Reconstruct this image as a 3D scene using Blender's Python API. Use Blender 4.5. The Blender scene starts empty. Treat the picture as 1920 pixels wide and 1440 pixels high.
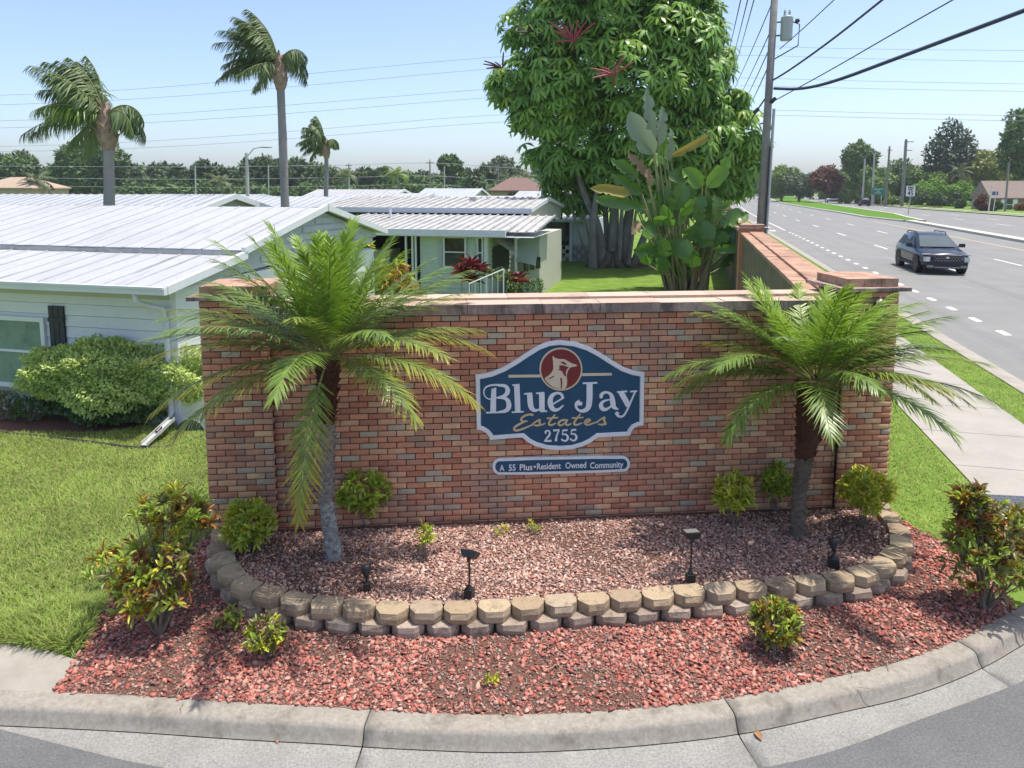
import bpy, bmesh, math, random
import numpy as np
from mathutils import Vector, Matrix
random.seed(7); RNG = np.random.default_rng(11)
R = math.radians
SC = bpy.context.scene
COL = SC.collection
# ---------------------------------------------------------------- camera
F, PY, TH, HC = 1333.0, 512.0, math.atan(.1215), 3.8
cd = bpy.data.cameras.new('camera'); cam = bpy.data.objects.new('camera', cd); COL.objects.link(cam)
cd.sensor_width = 36; cd.lens = 36*F/1920; cd.shift_y = -(720-PY)/1920
cd.clip_start = .1; cd.clip_end = 3000
cam.location = (0, 0, HC); cam.rotation_euler = (math.pi/2-TH, 0, 0)
SC.camera = cam
# ---------------------------------------------------------------- sky and sun
SUNV = Vector((.27, .06, 1)).normalized()          # towards the sun
w = bpy.data.worlds.new('World'); SC.world = w; w.use_nodes = True
nt = w.node_tree; bg = nt.nodes['Background']
sk = nt.nodes.new('ShaderNodeTexSky'); sk.sky_type = 'NISHITA'; sk.sun_disc = False
sk.sun_elevation = math.asin(SUNV.z); sk.sun_rotation = math.atan2(SUNV.x, SUNV.y)
sk.altitude = 5; sk.air_density = .72; sk.dust_density = 2.1; sk.ozone_density = 1.6
nt.links.new(sk.outputs[0], bg.inputs[0]); bg.inputs[1].default_value = .14
sd = bpy.data.lights.new('sun', 'SUN'); so = bpy.data.objects.new('sun', sd); COL.objects.link(so)
sd.energy = 2.75; sd.angle = R(.53); sd.color = (1, .95, .87)
so.rotation_euler = (-SUNV).to_track_quat('-Z', 'Y').to_euler(); so.location = (0, 0, 60)
vs = SC.view_settings; vs.view_transform = 'Standard'; vs.look = 'None'; vs.exposure = .94; vs.gamma = 1
vs.use_curve_mapping = False
SC.cycles.max_bounces = 6; SC.cycles.transparent_max_bounces = 8
# ---------------------------------------------------------------- pixel of the photograph -> place in the world
_c, _s = math.cos(TH), math.sin(TH)
def ray(x, y):
    a = (x-960)/F; b = (y-PY)/F
    return Vector((a, _c-b*_s, -(_s+b*_c)))
def P(x, y, z=0.):
    r = ray(x, y); t = (z-HC)/r.z; return Vector((r.x*t, r.y*t, z))
def D(x, y, Y):
    r = ray(x, y); t = Y/r.y; return Vector((r.x*t, Y, HC+r.z*t))
# ---------------------------------------------------------------- objects
def link(name, me, mat=None, parent=None, loc=None):
    o = bpy.data.objects.new(name, me); COL.objects.link(o)
    if me is not None and mat is not None and not me.materials:
        for m in (mat if isinstance(mat, (list, tuple)) else [mat]): me.materials.append(m)
    if parent is not None: o.parent = parent
    if loc is not None: o.location = loc
    return o
def tag(o, label=None, cat=None, group=None, kind=None):
    if label: o['label'] = label
    if cat: o['category'] = cat
    if group: o['group'] = group
    if kind: o['kind'] = kind
    return o
def thing(name, label, cat, loc=(0, 0, 0), rz=0, group=None, parent=None):
    o = bpy.data.objects.new(name, None); COL.objects.link(o); o.empty_display_size = .1
    o.location = loc; o.rotation_euler = (0, 0, rz)
    return tag(o, label, cat, group)
def npmesh(name, V, Fc, mat=None, smooth=False):
    """mesh from vertex array and a face array of equal-sized faces"""
    V = np.asarray(V, dtype=np.float32).reshape(-1, 3); Fc = np.asarray(Fc, dtype=np.int32)
    n, k = Fc.shape
    me = bpy.data.meshes.new(name)
    me.vertices.add(len(V)); me.vertices.foreach_set('co', V.ravel())
    me.loops.add(n*k); me.loops.foreach_set('vertex_index', Fc.ravel())
    me.polygons.add(n); me.polygons.foreach_set('loop_start', np.arange(0, n*k, k, dtype=np.int32))
    try: me.polygons.foreach_set('loop_total', np.full(n, k, dtype=np.int32))
    except Exception: pass
    if smooth: me.polygons.foreach_set('use_smooth', np.ones(n, dtype=bool))
    me.update(calc_edges=True); me.validate()
    if mat is not None: me.materials.append(mat)
    return me
def scatter(tv, tf, pos, X, Y, Z, sc):
    """copies of a template (tv, tf) with axes X, Y, Z at pos, scaled by sc (n,3)"""
    tv = np.asarray(tv, dtype=np.float64); tf = np.asarray(tf, dtype=np.int64)
    n = len(pos); sc = np.asarray(sc, dtype=np.float64)
    if sc.ndim == 1: sc = np.repeat(sc[:, None], 3, 1)
    V = (pos[:, None, :] + tv[None, :, 0:1]*sc[:, None, 0:1]*X[:, None, :]
         + tv[None, :, 1:2]*sc[:, None, 1:2]*Y[:, None, :] + tv[None, :, 2:3]*sc[:, None, 2:3]*Z[:, None, :])
    Fc = tf[None]+(np.arange(n)*len(tv))[:, None, None]
    return V.reshape(-1, 3), Fc.reshape(-1, tf.shape[1])
def nrm(a):
    a = np.asarray(a, dtype=np.float64); return a/np.maximum(np.linalg.norm(a, axis=-1, keepdims=True), 1e-9)
def frames(Yd, up=None):
    """orthonormal frames with y along Yd, z near up"""
    Yd = nrm(Yd); up = np.tile([0, 0, 1.], (len(Yd), 1)) if up is None else np.asarray(up, dtype=float)
    X = np.cross(Yd, up); bad = np.linalg.norm(X, axis=1) < 1e-3; X[bad] = [1, 0, 0]
    X = nrm(X); return X, Yd, np.cross(X, Yd)
def rdir(n):
    return nrm(RNG.normal(size=(n, 3)))
class MB:
    """collects simple solids into one mesh"""
    def __init__(s): s.v = []; s.f = []; s.m = []; s.cur = 0
    def add(s, vs, fs):
        b = len(s.v); s.v += [tuple(p) for p in vs]; s.f += [tuple(i+b for i in f) for f in fs]; s.m += [s.cur]*len(fs)
    def box(s, c, d, rz=0, M=None):
        x, y, z = [q/2 for q in d]
        vs = [Vector(p) for p in ((-x,-y,-z),(x,-y,-z),(x,y,-z),(-x,y,-z),(-x,-y,z),(x,-y,z),(x,y,z),(-x,y,z))]
        if M is None: M = Matrix.Rotation(rz, 3, 'Z')
        s.add([M @ v + Vector(c) for v in vs], [(0,3,2,1),(4,5,6,7),(0,1,5,4),(1,2,6,5),(2,3,7,6),(3,0,4,7)])
    def bbox(s, lo, hi): s.box([(a+b)/2 for a, b in zip(lo, hi)], [b-a for a, b in zip(lo, hi)])
    def tube(s, pts, rad, n=8, cap=True):
        pts = [Vector(p) for p in pts]
        if not isinstance(rad, (list, tuple)): rad = [rad]*len(pts)
        b0 = len(s.v); ref = Vector((.12, .31, .94)); vs = []; fs = []
        for i, p in enumerate(pts):
            t = (pts[min(i+1, len(pts)-1)]-pts[max(i-1, 0)]).normalized()
            x = t.cross(ref)
            if x.length < .05: x = t.cross(Vector((1, 0, 0)))
            x.normalize(); y = t.cross(x)
            for k in range(n):
                a = 2*math.pi*k/n; vs.append(p+(x*math.cos(a)+y*math.sin(a))*rad[i])
        for i in range(len(pts)-1):
            for k in range(n):
                fs.append((i*n+k, (i+1)*n+k, (i+1)*n+(k+1) % n, i*n+(k+1) % n))
        if cap: fs.append(tuple(range(n))); fs.append(tuple(reversed([(len(pts)-1)*n+k for k in range(n)])))
        s.add(vs, fs)
    def lathe(s, prof, c=(0, 0, 0), n=16, M=None):
        vs = []; fs = []
        for r, z in prof:
            for k in range(n):
                a = 2*math.pi*k/n; v = Vector((r*math.cos(a), r*math.sin(a), z))
                if M is not None: v = M @ v
                vs.append(v+Vector(c))
        for i in range(len(prof)-1):
            for k in range(n): fs.append((i*n+k, i*n+(k+1) % n, (i+1)*n+(k+1) % n, (i+1)*n+k))
        fs.append(tuple(reversed(range(n)))); fs.append(tuple((len(prof)-1)*n+k for k in range(n)))
        s.add(vs, fs)
    def prism(s, poly, a, b, f):
        """polygon (list of 2-D points) swept between depth a and b; f(u,v,d)->point"""
        n = len(poly); vs = [f(u, v, a) for u, v in poly]+[f(u, v, b) for u, v in poly]
        s.add(vs, [tuple(range(n)), tuple(reversed(range(n, 2*n)))]+[(i, i+n, (i+1) % n+n, (i+1) % n) for i in range(n)])
    def mesh(s, name, mat=None, smooth=False, fixn=True):
        me = bpy.data.meshes.new(name); me.from_pydata([tuple(v) for v in s.v], [], s.f)
        if mat is not None:
            for m in (mat if isinstance(mat, (list, tuple)) else [mat]): me.materials.append(m)
            if isinstance(mat, (list, tuple)): me.polygons.foreach_set('material_index', s.m)
        if fixn:
            bm = bmesh.new(); bm.from_mesh(me); bmesh.ops.recalc_face_normals(bm, faces=bm.faces); bm.to_mesh(me); bm.free()
        if smooth: me.polygons.foreach_set('use_smooth', [True]*len(me.polygons))
        me.update(); return me
    def obj(s, name, mat, parent=None, smooth=False): return link(name, s.mesh(name, mat, smooth), None, parent)
def sheet(name, pts, z, mat, parent=None):
    """flat polygon"""
    me = bpy.data.meshes.new(name); me.from_pydata([(p[0], p[1], z) for p in pts], [], [tuple(range(len(pts)))])
    if me.polygons[0].normal.z < 0: me.flip_normals()
    return link(name, me, mat, parent)
def strip(name, A, B, mat, parent=None):
    """ribbon between two lists of points"""
    n = len(A); me = bpy.data.meshes.new(name)
    me.from_pydata([tuple(p) for p in A]+[tuple(p) for p in B], [], [(i, i+1, n+i+1, n+i) for i in range(n-1)])
    if me.polygons[0].normal.z < 0: me.flip_normals()
    return link(name, me, mat, parent)
def copytree(o, parent=None):
    c = o.copy(); COL.objects.link(c); c.parent = parent
    for ch in list(o.children): copytree(ch, c)
    return c
def chaikin(p, k=2, closed=False):
    p = [Vector(q) for q in p]
    for _ in range(k):
        q = [] if closed else [p[0]]
        for i in range(len(p) if closed else len(p)-1):
            a, b = p[i], p[(i+1) % len(p)]; q += [a*.75+b*.25, a*.25+b*.75]
        if not closed: q.append(p[-1])
        p = q
    return p
def resample(p, step):
    p = [Vector(q) for q in p]; L = [0]
    for a, b in zip(p, p[1:]): L.append(L[-1]+(b-a).length)
    n = max(2, round(L[-1]/step)+1); out = []
    for i in range(n):
        t = L[-1]*i/(n-1); j = 0
        while j < len(L)-2 and L[j+1] < t: j += 1
        out.append(p[j].lerp(p[j+1], (t-L[j])/max(1e-9, L[j+1]-L[j])))
    return out
# ---------------------------------------------------------------- materials
MATS = {}
def M(name, cols, rough=.8, rnd=None, nz=None, bump=None, spec=.4, transl=0, metal=0, coat=0, dirt=None, streak=None, const=False, emit=None, mixn=0, obj=False):
    """procedural material. cols: one colour or a ramp; rnd: island/obj/noise drives the ramp; nz=(scale, amount) value mottling;
    bump=(scale, strength[, dist]); dirt=(scale, threshold, colour, amount)"""
    if name in MATS: return MATS[name]
    m = bpy.data.materials.new(name); m.use_nodes = True; t = m.node_tree; N = t.nodes; L = t.links
    b = N['Principled BSDF']; MATS[name] = m
    def nd(ty, **k):
        n = N.new('ShaderNode'+ty)
        for a, v in k.items(): setattr(n, a, v)
        return n
    def mth(op, a, c):
        n = nd('Math', operation=op)
        for i, v in enumerate((a, c)):
            if hasattr(v, 'type'): L.new(v, n.inputs[i])
            else: n.inputs[i].default_value = v
        return n.outputs[0]
    pos = nd('NewGeometry').outputs['Position'] if not obj else nd('TexCoord').outputs['Object']
    def noise(sc, det=4, ro=.6, vec=None):
        n = nd('TexNoise'); n.inputs['Scale'].default_value = sc; n.inputs['Detail'].default_value = det
        n.inputs['Roughness'].default_value = ro; L.new(vec or pos, n.inputs['Vector']); return n.outputs['Fac']
    def mix(f, a, c, bt='MIX'):
        n = nd('Mix', data_type='RGBA', blend_type=bt); n.clamp_factor = True
        for i, v in ((0, f), (6, a), (7, c)):
            if hasattr(v, 'type'): L.new(v, n.inputs[i])
            elif i == 0: n.inputs[i].default_value = v
            else: n.inputs[i].default_value = (*v, 1)
        return n.outputs[2]
    if not isinstance(cols[0], (list, tuple)): cols = [cols]
    if len(cols) == 1 and not rnd:
        n = nd('RGB'); n.outputs[0].default_value = (*cols[0], 1); c = n.outputs[0]
    else:
        rp = nd('ValToRGB'); e = rp.color_ramp
        if const: e.interpolation = 'CONSTANT'
        while len(e.elements) < len(cols): e.elements.new(.5)
        for i, cc in enumerate(cols):
            e.elements[i].position = i/len(cols) if const else i/max(1, len(cols)-1)
            e.elements[i].color = (*cc, 1)
        if rnd in ('island', 'both', 'obj'):
            f = None
            if rnd != 'obj': f = nd('NewGeometry').outputs['Random Per Island']
            if rnd != 'island':
                o = nd('ObjectInfo').outputs['Random']
                f = o if f is None else mth('FRACT', mth('ADD', f, o), 0)
            if mixn:
                f = mth('ADD', mth('MULTIPLY', f, 1-.6), mth('MULTIPLY', mth('MULTIPLY_ADD' if False else 'SUBTRACT', noise(mixn, 3), .2), 1.0))
        else: 
            sc = rnd if isinstance(rnd, (int, float)) else 3.
            f = mth('MULTIPLY', mth('SUBTRACT', noise(sc, 6, .65), .28), 2.3)
        L.new(f, rp.inputs[0]); c = rp.outputs[0]
    if nz:
        g = mth('ADD', mth('MULTIPLY', noise(nz[0], 5, .65), 2*nz[1]), 1-nz[1])
        n = nd('Mix', data_type='RGBA', blend_type='MULTIPLY'); n.inputs[0].default_value = 1
        L.new(c, n.inputs[6]); L.new(g, n.inputs[7]); c = n.outputs[2]
    if dirt:
        for dd in (dirt if isinstance(dirt, list) else [dirt]):
            vec = None
            if len(dd) > 4:
                mp = nd('Mapping'); mp.inputs['Scale'].default_value = dd[4]; L.new(pos, mp.inputs[0]); vec = mp.outputs[0]
                if len(dd) > 5: mp.vector_type = 'TEXTURE'; mp.inputs['Rotation'].default_value = (0, 0, dd[5])
            f = mth('MULTIPLY', mth('SUBTRACT', noise(dd[0], 6, .7, vec), dd[1]), 7)
            n = nd('Clamp'); L.new(f, n.inputs[0])
            c = mix(mth('MULTIPLY', n.outputs[0], dd[3]), c, dd[2])
    L.new(c, b.inputs['Base Color'])
    b.inputs['Roughness'].default_value = rough; b.inputs['Specular IOR Level'].default_value = spec
    b.inputs['Metallic'].default_value = metal
    if coat: b.inputs['Coat Weight'].default_value = coat; b.inputs['Coat Roughness'].default_value = .04
    if bump:
        bn = nd('Bump'); bn.inputs['Strength'].default_value = bump[1]; bn.inputs['Distance'].default_value = bump[2] if len(bump) > 2 else .02
        L.new(noise(bump[0], 6, .7), bn.inputs['Height']); L.new(bn.outputs[0], b.inputs['Normal'])
    if emit: b.inputs['Emission Color'].default_value = (*emit[0], 1); b.inputs['Emission Strength'].default_value = emit[1]
    if transl:
        tr = nd('BsdfTranslucent'); L.new(mix(.35, c, (.75, .9, .12), 'MIX') if False else c, tr.inputs[0])
        ms = nd('MixShader'); ms.inputs[0].default_value = transl
        L.new(b.outputs[0], ms.inputs[1]); L.new(tr.outputs[0], ms.inputs[2]); L.new(ms.outputs[0], N['Material Output'].inputs[0])
    return m
def glass(name, col, rough=.06):
    return M(name, col, rough, spec=.8, nz=(1.5, .25))
# ================================================================ setting: ground, roads, kerbs
DIRT = (.09, .07, .055)
m_lawn = M('lawn_turf', [(.10, .17, .03), (.15, .24, .04), (.21, .30, .06)], .95, rnd=1.6, nz=(30, .35), bump=(90, .6, .03), spec=.1,
           dirt=(.9, .62, (.26, .22, .11), .45))
m_asph = M('asphalt', [(.19, .188, .178), (.235, .232, .22)], .9, rnd=.5, nz=(220, .22), bump=(300, .35, .004), spec=.3, dirt=[(.35, .56, (.165, .165, .16), .5), (1.1, .5, (.15, .15, .147), .45, (1, 60, 1), -R(14.2)), (.9, .56, (.27, .265, .25), .4, (1.6, 90, 1), -R(14.2))])
m_asph2 = M('asphalt_dark', [(.085, .085, .085), (.18, .18, .178)], .9, rnd=60., nz=(2.2, .28), bump=(260, .6, .006), spec=.3)
m_conc = M('concrete', [(.27, .245, .205), (.37, .34, .29)], .9, rnd=2.2, nz=(60, .12), bump=(120, .25, .006), spec=.25, dirt=(1.7, .57, (.26, .23, .19), .55))
m_walk = M('sidewalk_concrete', [(.30, .28, .245), (.38, .355, .315)], .9, rnd=1.2, nz=(40, .2), bump=(150, .2, .005), spec=.25, dirt=(1.1, .6, (.30, .27, .23), .5))
m_kerb = M('kerb_concrete', [(.25, .225, .185), (.345, .315, .27)], .9, rnd=22., nz=(48, .34), bump=(140, .35, .006), spec=.2,
           dirt=[(2.6, .53, (.15, .13, .105), .7), (9., .58, (.12, .10, .085), .55), (1.0, .55, (.30, .20, .15), .4)])
m_gut = M('gutter_concrete', [(.17, .165, .15), (.36, .35, .32)], .9, rnd=62., nz=(2.5, .25), bump=(220, .6, .006), spec=.2, dirt=(1.8, .58, (.2, .185, .16), .5))
m_paint = M('road_paint', [(.62, .61, .58), (.75, .74, .70)], .7, rnd=6., nz=(40, .12))
m_yel = M('road_paint_yellow', [(.55, .40, .16), (.62, .48, .24)], .7, rnd=6., nz=(40, .12))
m_joint = M('joint_dark', (.07, .06, .05), .95)
m_mulch = M('mulch_soil', [(.07, .04, .03), (.19, .10, .075), (.27, .15, .11)], .95, rnd=38., nz=(9, .3), bump=(70, .9, .03), spec=.1)
sl = R(14.2); RD = Vector((math.sin(sl), math.cos(sl), 0)); RN = Vector((math.cos(sl), -math.sin(sl), 0))
def XL(Y): return 9.5+.2528*(Y-12.9)+(.0003*(Y-80)**2 if Y > 80 else 0)
def RP(o, Y, z=0.):                                   # offset o to the right of the road's near edge
    d = .2528+(.0006*(Y-80) if Y > 80 else 0); k = math.sqrt(1+d*d)
    return Vector((XL(Y)+o/k*1.0*(1) , Y-o*d/k*0, z)) if True else None
YS = [-40, -10, 3, 8, 13, 18, 24, 30, 38, 46, 55, 66, 78, 90, 105, 120, 140, 160, 185, 210, 240, 280, 330, 400]
def rstrip(name, o0, o1, z, mat, y0=-40, y1=400, parent=None, kind='structure'):
    ys = [y0]+[y for y in YS if y0 < y < y1]+[y1]
    f0 = o0 if callable(o0) else (lambda y: o0); f1 = o1 if callable(o1) else (lambda y: o1)
    o = strip(name, [RP(f0(y)*1.032, y, z) for y in ys], [RP(f1(y)*1.032, y, z) for y in ys], mat, parent)
    if parent is None: tag(o, kind=kind)
    return o
g = sheet('ground', [(-900, -60), (900, -60), (900, 1500), (-900, 1500)], -.30, m_lawn); tag(g, kind='structure')
# kerb of the entrance drive
KB = [(-420, 1262), (-200, 1283), (0, 1297), (178, 1304), (311, 1311), (470, 1322), (640, 1330), (701, 1335), (830, 1341), (963, 1345), (1160, 1336), (1373, 1314),
      (1527, 1280), (1676, 1250), (1800, 1203), (1869, 1164), (1920, 1139), (2010, 1085), (2100, 1020)]
kb = resample(chaikin([P(x, y, 0) for x, y in KB], 2), .12)
def offs(p, d):
    out = []
    for i in range(len(p)):
        t = (p[min(i+1, len(p)-1)]-p[max(0, i-1)]).normalized(); out.append(p[i]+Vector((t.y, -t.x, 0))*d)
    return out
kerb = thing('kerb', None, None); tag(kerb, kind='structure')
gutter = thing('gutter', None, None); tag(gutter, kind='structure')
prof = [(-.02, -.2), (-.02, .004), (.0, .010), (.125, .010), (.15, .003), (.168, -.018), (.185, -.062), (.212, -.098)]
gprof = [(.214, -.104), (.30, -.112), (.85, -.142), (.85, -.2)]
cuts = [0]
for x in (-150, 690, 1385, 1812):
    q = P(x, 1335 if x < 1400 else 1205, 0); cuts.append(min(range(len(kb)), key=lambda i: (kb[i]-q).length))
cuts.append(len(kb)-1)
lines = [[v+Vector((0, 0, z)) for v in offs(kb, d)] for d, z in prof]; glines = [[v+Vector((0, 0, z)) for v in offs(kb, d)] for d, z in gprof]
for i0, i1 in zip(cuts, cuts[1:]):
    for LN, nm, mt, par in ((lines, 'kerb_section', m_kerb, kerb), (glines, 'gutter_section', m_gut, gutter)):
        mb = MB(); n = i1-i0+1; vs = []
        for ln in LN:
            seg = [Vector(v) for v in ln[i0:i1+1]]; tA = (seg[1]-seg[0]).normalized(); seg[0] += tA*.005; seg[-1] -= tA*.005; vs += seg
        fs = [(j*n+k, j*n+k+1, (j+1)*n+k+1, (j+1)*n+k) for j in range(len(LN)-1) for k in range(n-1)]
        fs += [tuple(j*n for j in range(len(LN))), tuple(j*n+n-1 for j in range(len(LN)))]
        mb.add(vs, fs); o = mb.obj(nm, mt, par)
        sm = np.array([len(p.vertices) == 4 for p in o.data.polygons]); o.data.polygons.foreach_set('use_smooth', sm)
sub = sheet('kerb_base', offs(kb, .0)+list(reversed(offs(kb, .80))), -.165, m_joint); tag(sub, kind='structure')
# entrance drive asphalt
ae = [P(x, y, -.14) for x, y in ((-420, 1285), (-200, 1325), (0, 1376), (130, 1409), (260, 1442), (500, 1480), (930, 1500), (1250, 1482), (1480, 1441), (1600, 1406), (1700, 1366), (1800, 1331), (1920, 1286), (2050, 1220), (2150, 1150))]
ae = chaikin(ae, 2)
o = sheet('entrance_road', ae+[Vector((14, 3, 0)), Vector((14, -8, 0)), Vector((-14, -8, 0))], -.102, m_asph2); tag(o, kind='structure')
# main road
o = rstrip('main_road', .3, lambda y: 36 if y < 96 else (31 if y > 130 else 36-5*(y-96)/34), -.05, m_asph)
mk = thing('road_marking', None, None); tag(mk, kind='structure')
def dash(o, y0, y1, w, mat=m_paint): rstrip('dash', o-w/2, o+w/2, -.045, mat, y0, y1, mk)
y = 3.
while y < 60: dash(2.1, y, y+.62, .20); y += 1.9 if y < 300 else 2
dash(2.05, 63, 260, .13)
for off in (5.95, 10.0):
    y = -6.+(1.2 if off < 6 else 4.0)
    while y < 240: dash(off, y, y+3.3, .14); y += 12.2
dash(14.0, -20, 79, .13, m_yel)
y = 62
while y < 78: dash(.9, y, y+1.4, .5); y += 5
for off in (25.5, 29.5):
    y = 10
    while y < 200: dash(off, y, y+3.2, .14); y += 12.2
med_l = lambda y: 15.8 if y < 105 else max(12.5, 15.8-(y-105)*.05)
med_r = lambda y: 21.8 if y > 92 else 20.4
m_med = M('median_grass', [(.07, .16, .02), (.13, .25, .03)], .95, rnd=2., nz=(20, .35), bump=(20, .9, .1), spec=.1)
mb = MB()
def ring(o, y, z): return RP(o*1.032, y, z)
med = thing('median', None, None); tag(med, kind='structure')
ys = [79, 84, 90, 100, 110, 125, 140, 160, 185, 215, 250, 300]
def mw(y): return min(1, .35+(y-79)/16)
A0 = [ring(18.6-(18.6-med_l(y))*mw(y), y, .10) for y in ys]; B0 = [ring(18.6+(med_r(y)-18.6)*mw(y), y, .10) for y in ys]
strip('median_turf', A0, B0, m_med, med)
for side, pts in ((-1, A0), (1, B0)):
    mb = MB()
    for a, b in zip(pts, pts[1:]):
        a2 = a+RN*side*.45; b2 = b+RN*side*.45
        mb.add([a+Vector((0, 0, .01)), b+Vector((0, 0, .01)), b2+Vector((0, 0, .01)), a2+Vector((0, 0, .01)), a2-Vector((0, 0, .16)), b2-Vector((0, 0, .16))], [(0, 1, 2, 3), (3, 2, 5, 4)])
    mb.obj('median_kerb', M('pale_kerb', [(.42, .40, .35), (.50, .48, .42)], .9, rnd=1., nz=(8, .12)), med)
A1 = [ring(15.6+1.7*(y/79.), y, 0) for y in (-5, 20, 40, 60, 78.8)]; B1 = [v+RN*1.0 for v in A1]
mb = MB()
for i in range(4):
    a, b, c, d_ = A1[i], A1[i+1], B1[i+1], B1[i]; up = Vector((0, 0, .14)); dn = Vector((0, 0, -.06))
    mb.add([a+up, b+up, c+up, d_+up, a+dn, b+dn, c+dn, d_+dn], [(0, 1, 2, 3), (0, 4, 5, 1), (3, 2, 6, 7), (0, 3, 7, 4), (1, 5, 6, 2)])
mb.obj('traffic_separator', MATS['pale_kerb'], med)
# lawn: everything between the kerbs, the sign and the homes
lawn_edge = [RP(-.02, y) for y in YS if y >= 8]
o = sheet('lawn', list(kb[:-4])+[Vector((v.x, v.y, 0)) for v in lawn_edge]+[Vector((20, 420, 0)), Vector((-260, 420, 0)), Vector((-260, 4.2, 0))], 0, m_lawn); tag(o, kind='structure')
ys = [6.5, 8, 10, 13, 17, 22, 30, 45, 70, 110, 160, 240, 330]
mb = MB(); a = [RP(-.03, y) for y in ys]; b = [RP(.16, y) for y in ys]; c = [RP(.46, y) for y in ys]
zz = (.02, .02, -.046)
for i in range(len(ys)-1):
    for (p, q), (z0, z1) in zip(((a, b), (b, c)), ((.02, .015), (.015, -.044))):
        mb.add([p[i]+Vector((0, 0, z0)), p[i+1]+Vector((0, 0, z0)), q[i+1]+Vector((0, 0, z1)), q[i]+Vector((0, 0, z1))], [(0, 1, 2, 3)])
tag(mb.obj('road_kerb', m_conc), kind='structure')
# right-hand verge of the main road
ys = [-40]+[y for y in YS if y > -40]
oR = lambda y: 36.3 if y < 96 else (31.3 if y > 130 else 36.3-5*(y-96)/34)
o = strip('far_verge', [RP(oR(y)*1.032, y, .02) for y in ys], [Vector((500, y, .02)) if y < 200 else RP(300, y, .02) for y in ys], m_lawn); tag(o, kind='structure')
rstrip('far_kerb', oR, lambda y: oR(y)+.5, .06, MATS['pale_kerb'])
rstrip('far_sidewalk', lambda y: oR(y)+3.2, lambda y: oR(y)+4.8, .03, m_walk)
# sidewalk along the road
side = thing('sidewalk', None, None); tag(side, kind='structure')
ss = [4.9, 6.45, 7.9, 9.35, 10.78, 12.2, 13.7, 15.2, 16.7, 18.2, 19.7, 21.2, 24, 27, 30, 34, 40, 50, 65, 90, 130]
mb = MB(); mb.bbox((-.5, -.5, -.03), (.5, .5, 0))
for y0, y1 in zip(ss, ss[1:]):
    flare = 0.0 if y0 > 6 else .0
    q = [RP(-2.62-flare, y0+.006), RP(-.85, y0+.006-.41), RP(-.85, y1-.006-.41), RP(-2.62, y1-.006)]
    mb = MB(); z0, z1 = -.03, .02
    mb.add([Vector((v.x, v.y, z1)) for v in q]+[Vector((v.x, v.y, z0)) for v in q], [(0, 1, 2, 3), (0, 4, 5, 1), (1, 5, 6, 2), (2, 6, 7, 3), (3, 7, 4, 0)])
    mb.obj('paving_slab', m_walk, side)
o = strip('slab_joint', [RP(-2.6, y, .008) for y in ss], [RP(-.87, y-.41, .008) for y in ss], m_joint, side)
# tactile warning mat: truncated domes on a dark plate
q = [P(1832, 926, .024), P(2010, 935, .024), P(2030, 975, .024), P(1872, 962, .024)]
mat_t = tag(thing('tactile_paving', 'dark slate blue tactile warning mat set in the sidewalk', 'tactile paving'))
mb = MB(); mb.prism([(v.x, v.y) for v in q], .0205, .026, lambda u, v, d: Vector((u, v, d)))
m_tac = M('tactile', [(.055, .065, .085), (.09, .10, .12)], .8, rnd=30., nz=(60, .3)); mb.obj('plate', m_tac, mat_t)
mb = MB()
for i in range(16):
    for j in range(7):
        a = q[0].lerp(q[1], (i+.5)/16).lerp(q[3].lerp(q[2], (i+.5)/16), (j+.5)/7)
        mb.lathe([(.013, .026), (.010, .031)], (a.x, a.y, 0), 6)
mb.obj('domes', m_tac, mat_t)['kind'] = 'stuff'
# concrete path at the lower left corner
pp = [P(x, y, .008) for x, y in ((-420, 1205), (-100, 1200), (0, 1203), (70, 1212), (150, 1240), (128, 1268), (96, 1300))]
kk = [v for v in kb if v.x < pp[-1].x]
path = sheet('path', pp+list(reversed(kk)), .008, m_conc); tag(path, kind='structure')
# red mulch bed in front of the sign (ground under the stones)
BED = [P(x, y) for x, y in ((96, 1300), (140, 1245), (185, 1140), (250, 1085), (350, 1035), (405, 995), (425, 960))]
BED_R = [P(x, y) for x, y in ((1640, 930), (1690, 975), (1735, 1002), (1790, 1025), (1840, 1060), (1885, 1110), (1905, 1147))]
front = [v for v in kb if P(96, 1300).x < v.x < BED_R[-1].x]
bed_poly = chaikin(BED, 2)+chaikin(BED_R, 2)+list(reversed(front))
o = sheet('mulch_bed', bed_poly, .006, m_mulch); tag(o, kind='structure')

# ================================================================ the brick sign wall
WO = Vector((.5, 7.53, 0)); wa = R(5.15); WT = Vector((math.cos(wa), math.sin(wa), 0)); WN = Vector((math.sin(wa), -math.cos(wa), 0))
def Wp(u, z, d=0.): return WO+WT*u+WN*d+Vector((0, 0, z))
def onwall(x, y, d=0.):
    r = ray(x, y); c = Vector((0, 0, HC)); t = (WO+WN*d-c).dot(WN)/r.dot(WN); q = c+r*t-WO
    return q.dot(WT), q.z
MW = Matrix((WT, -WN, Vector((0, 0, 1)))).transposed()          # columns: along, into the wall, up
UL0, UL1, UR0, UR1 = -3.70, -3.02, 3.20, 3.80
ZB, ZT, ZP = -.05, 2.455, 2.655
BW, BH, JT = .1965, .0655, .0092
brick_cols = [(0.530, 0.226, 0.137), (0.615, 0.296, 0.177), (0.445, 0.191, 0.120), (0.678, 0.429, 0.257), (0.562, 0.244, 0.148), (0.382, 0.232, 0.160), (0.604, 0.336, 0.205), (0.445, 0.371, 0.274), (0.541, 0.232, 0.142), (0.657, 0.371, 0.217), (0.477, 0.255, 0.165), (0.572, 0.278, 0.165), (0.403, 0.174, 0.114), (0.583, 0.261, 0.160)]
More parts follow.
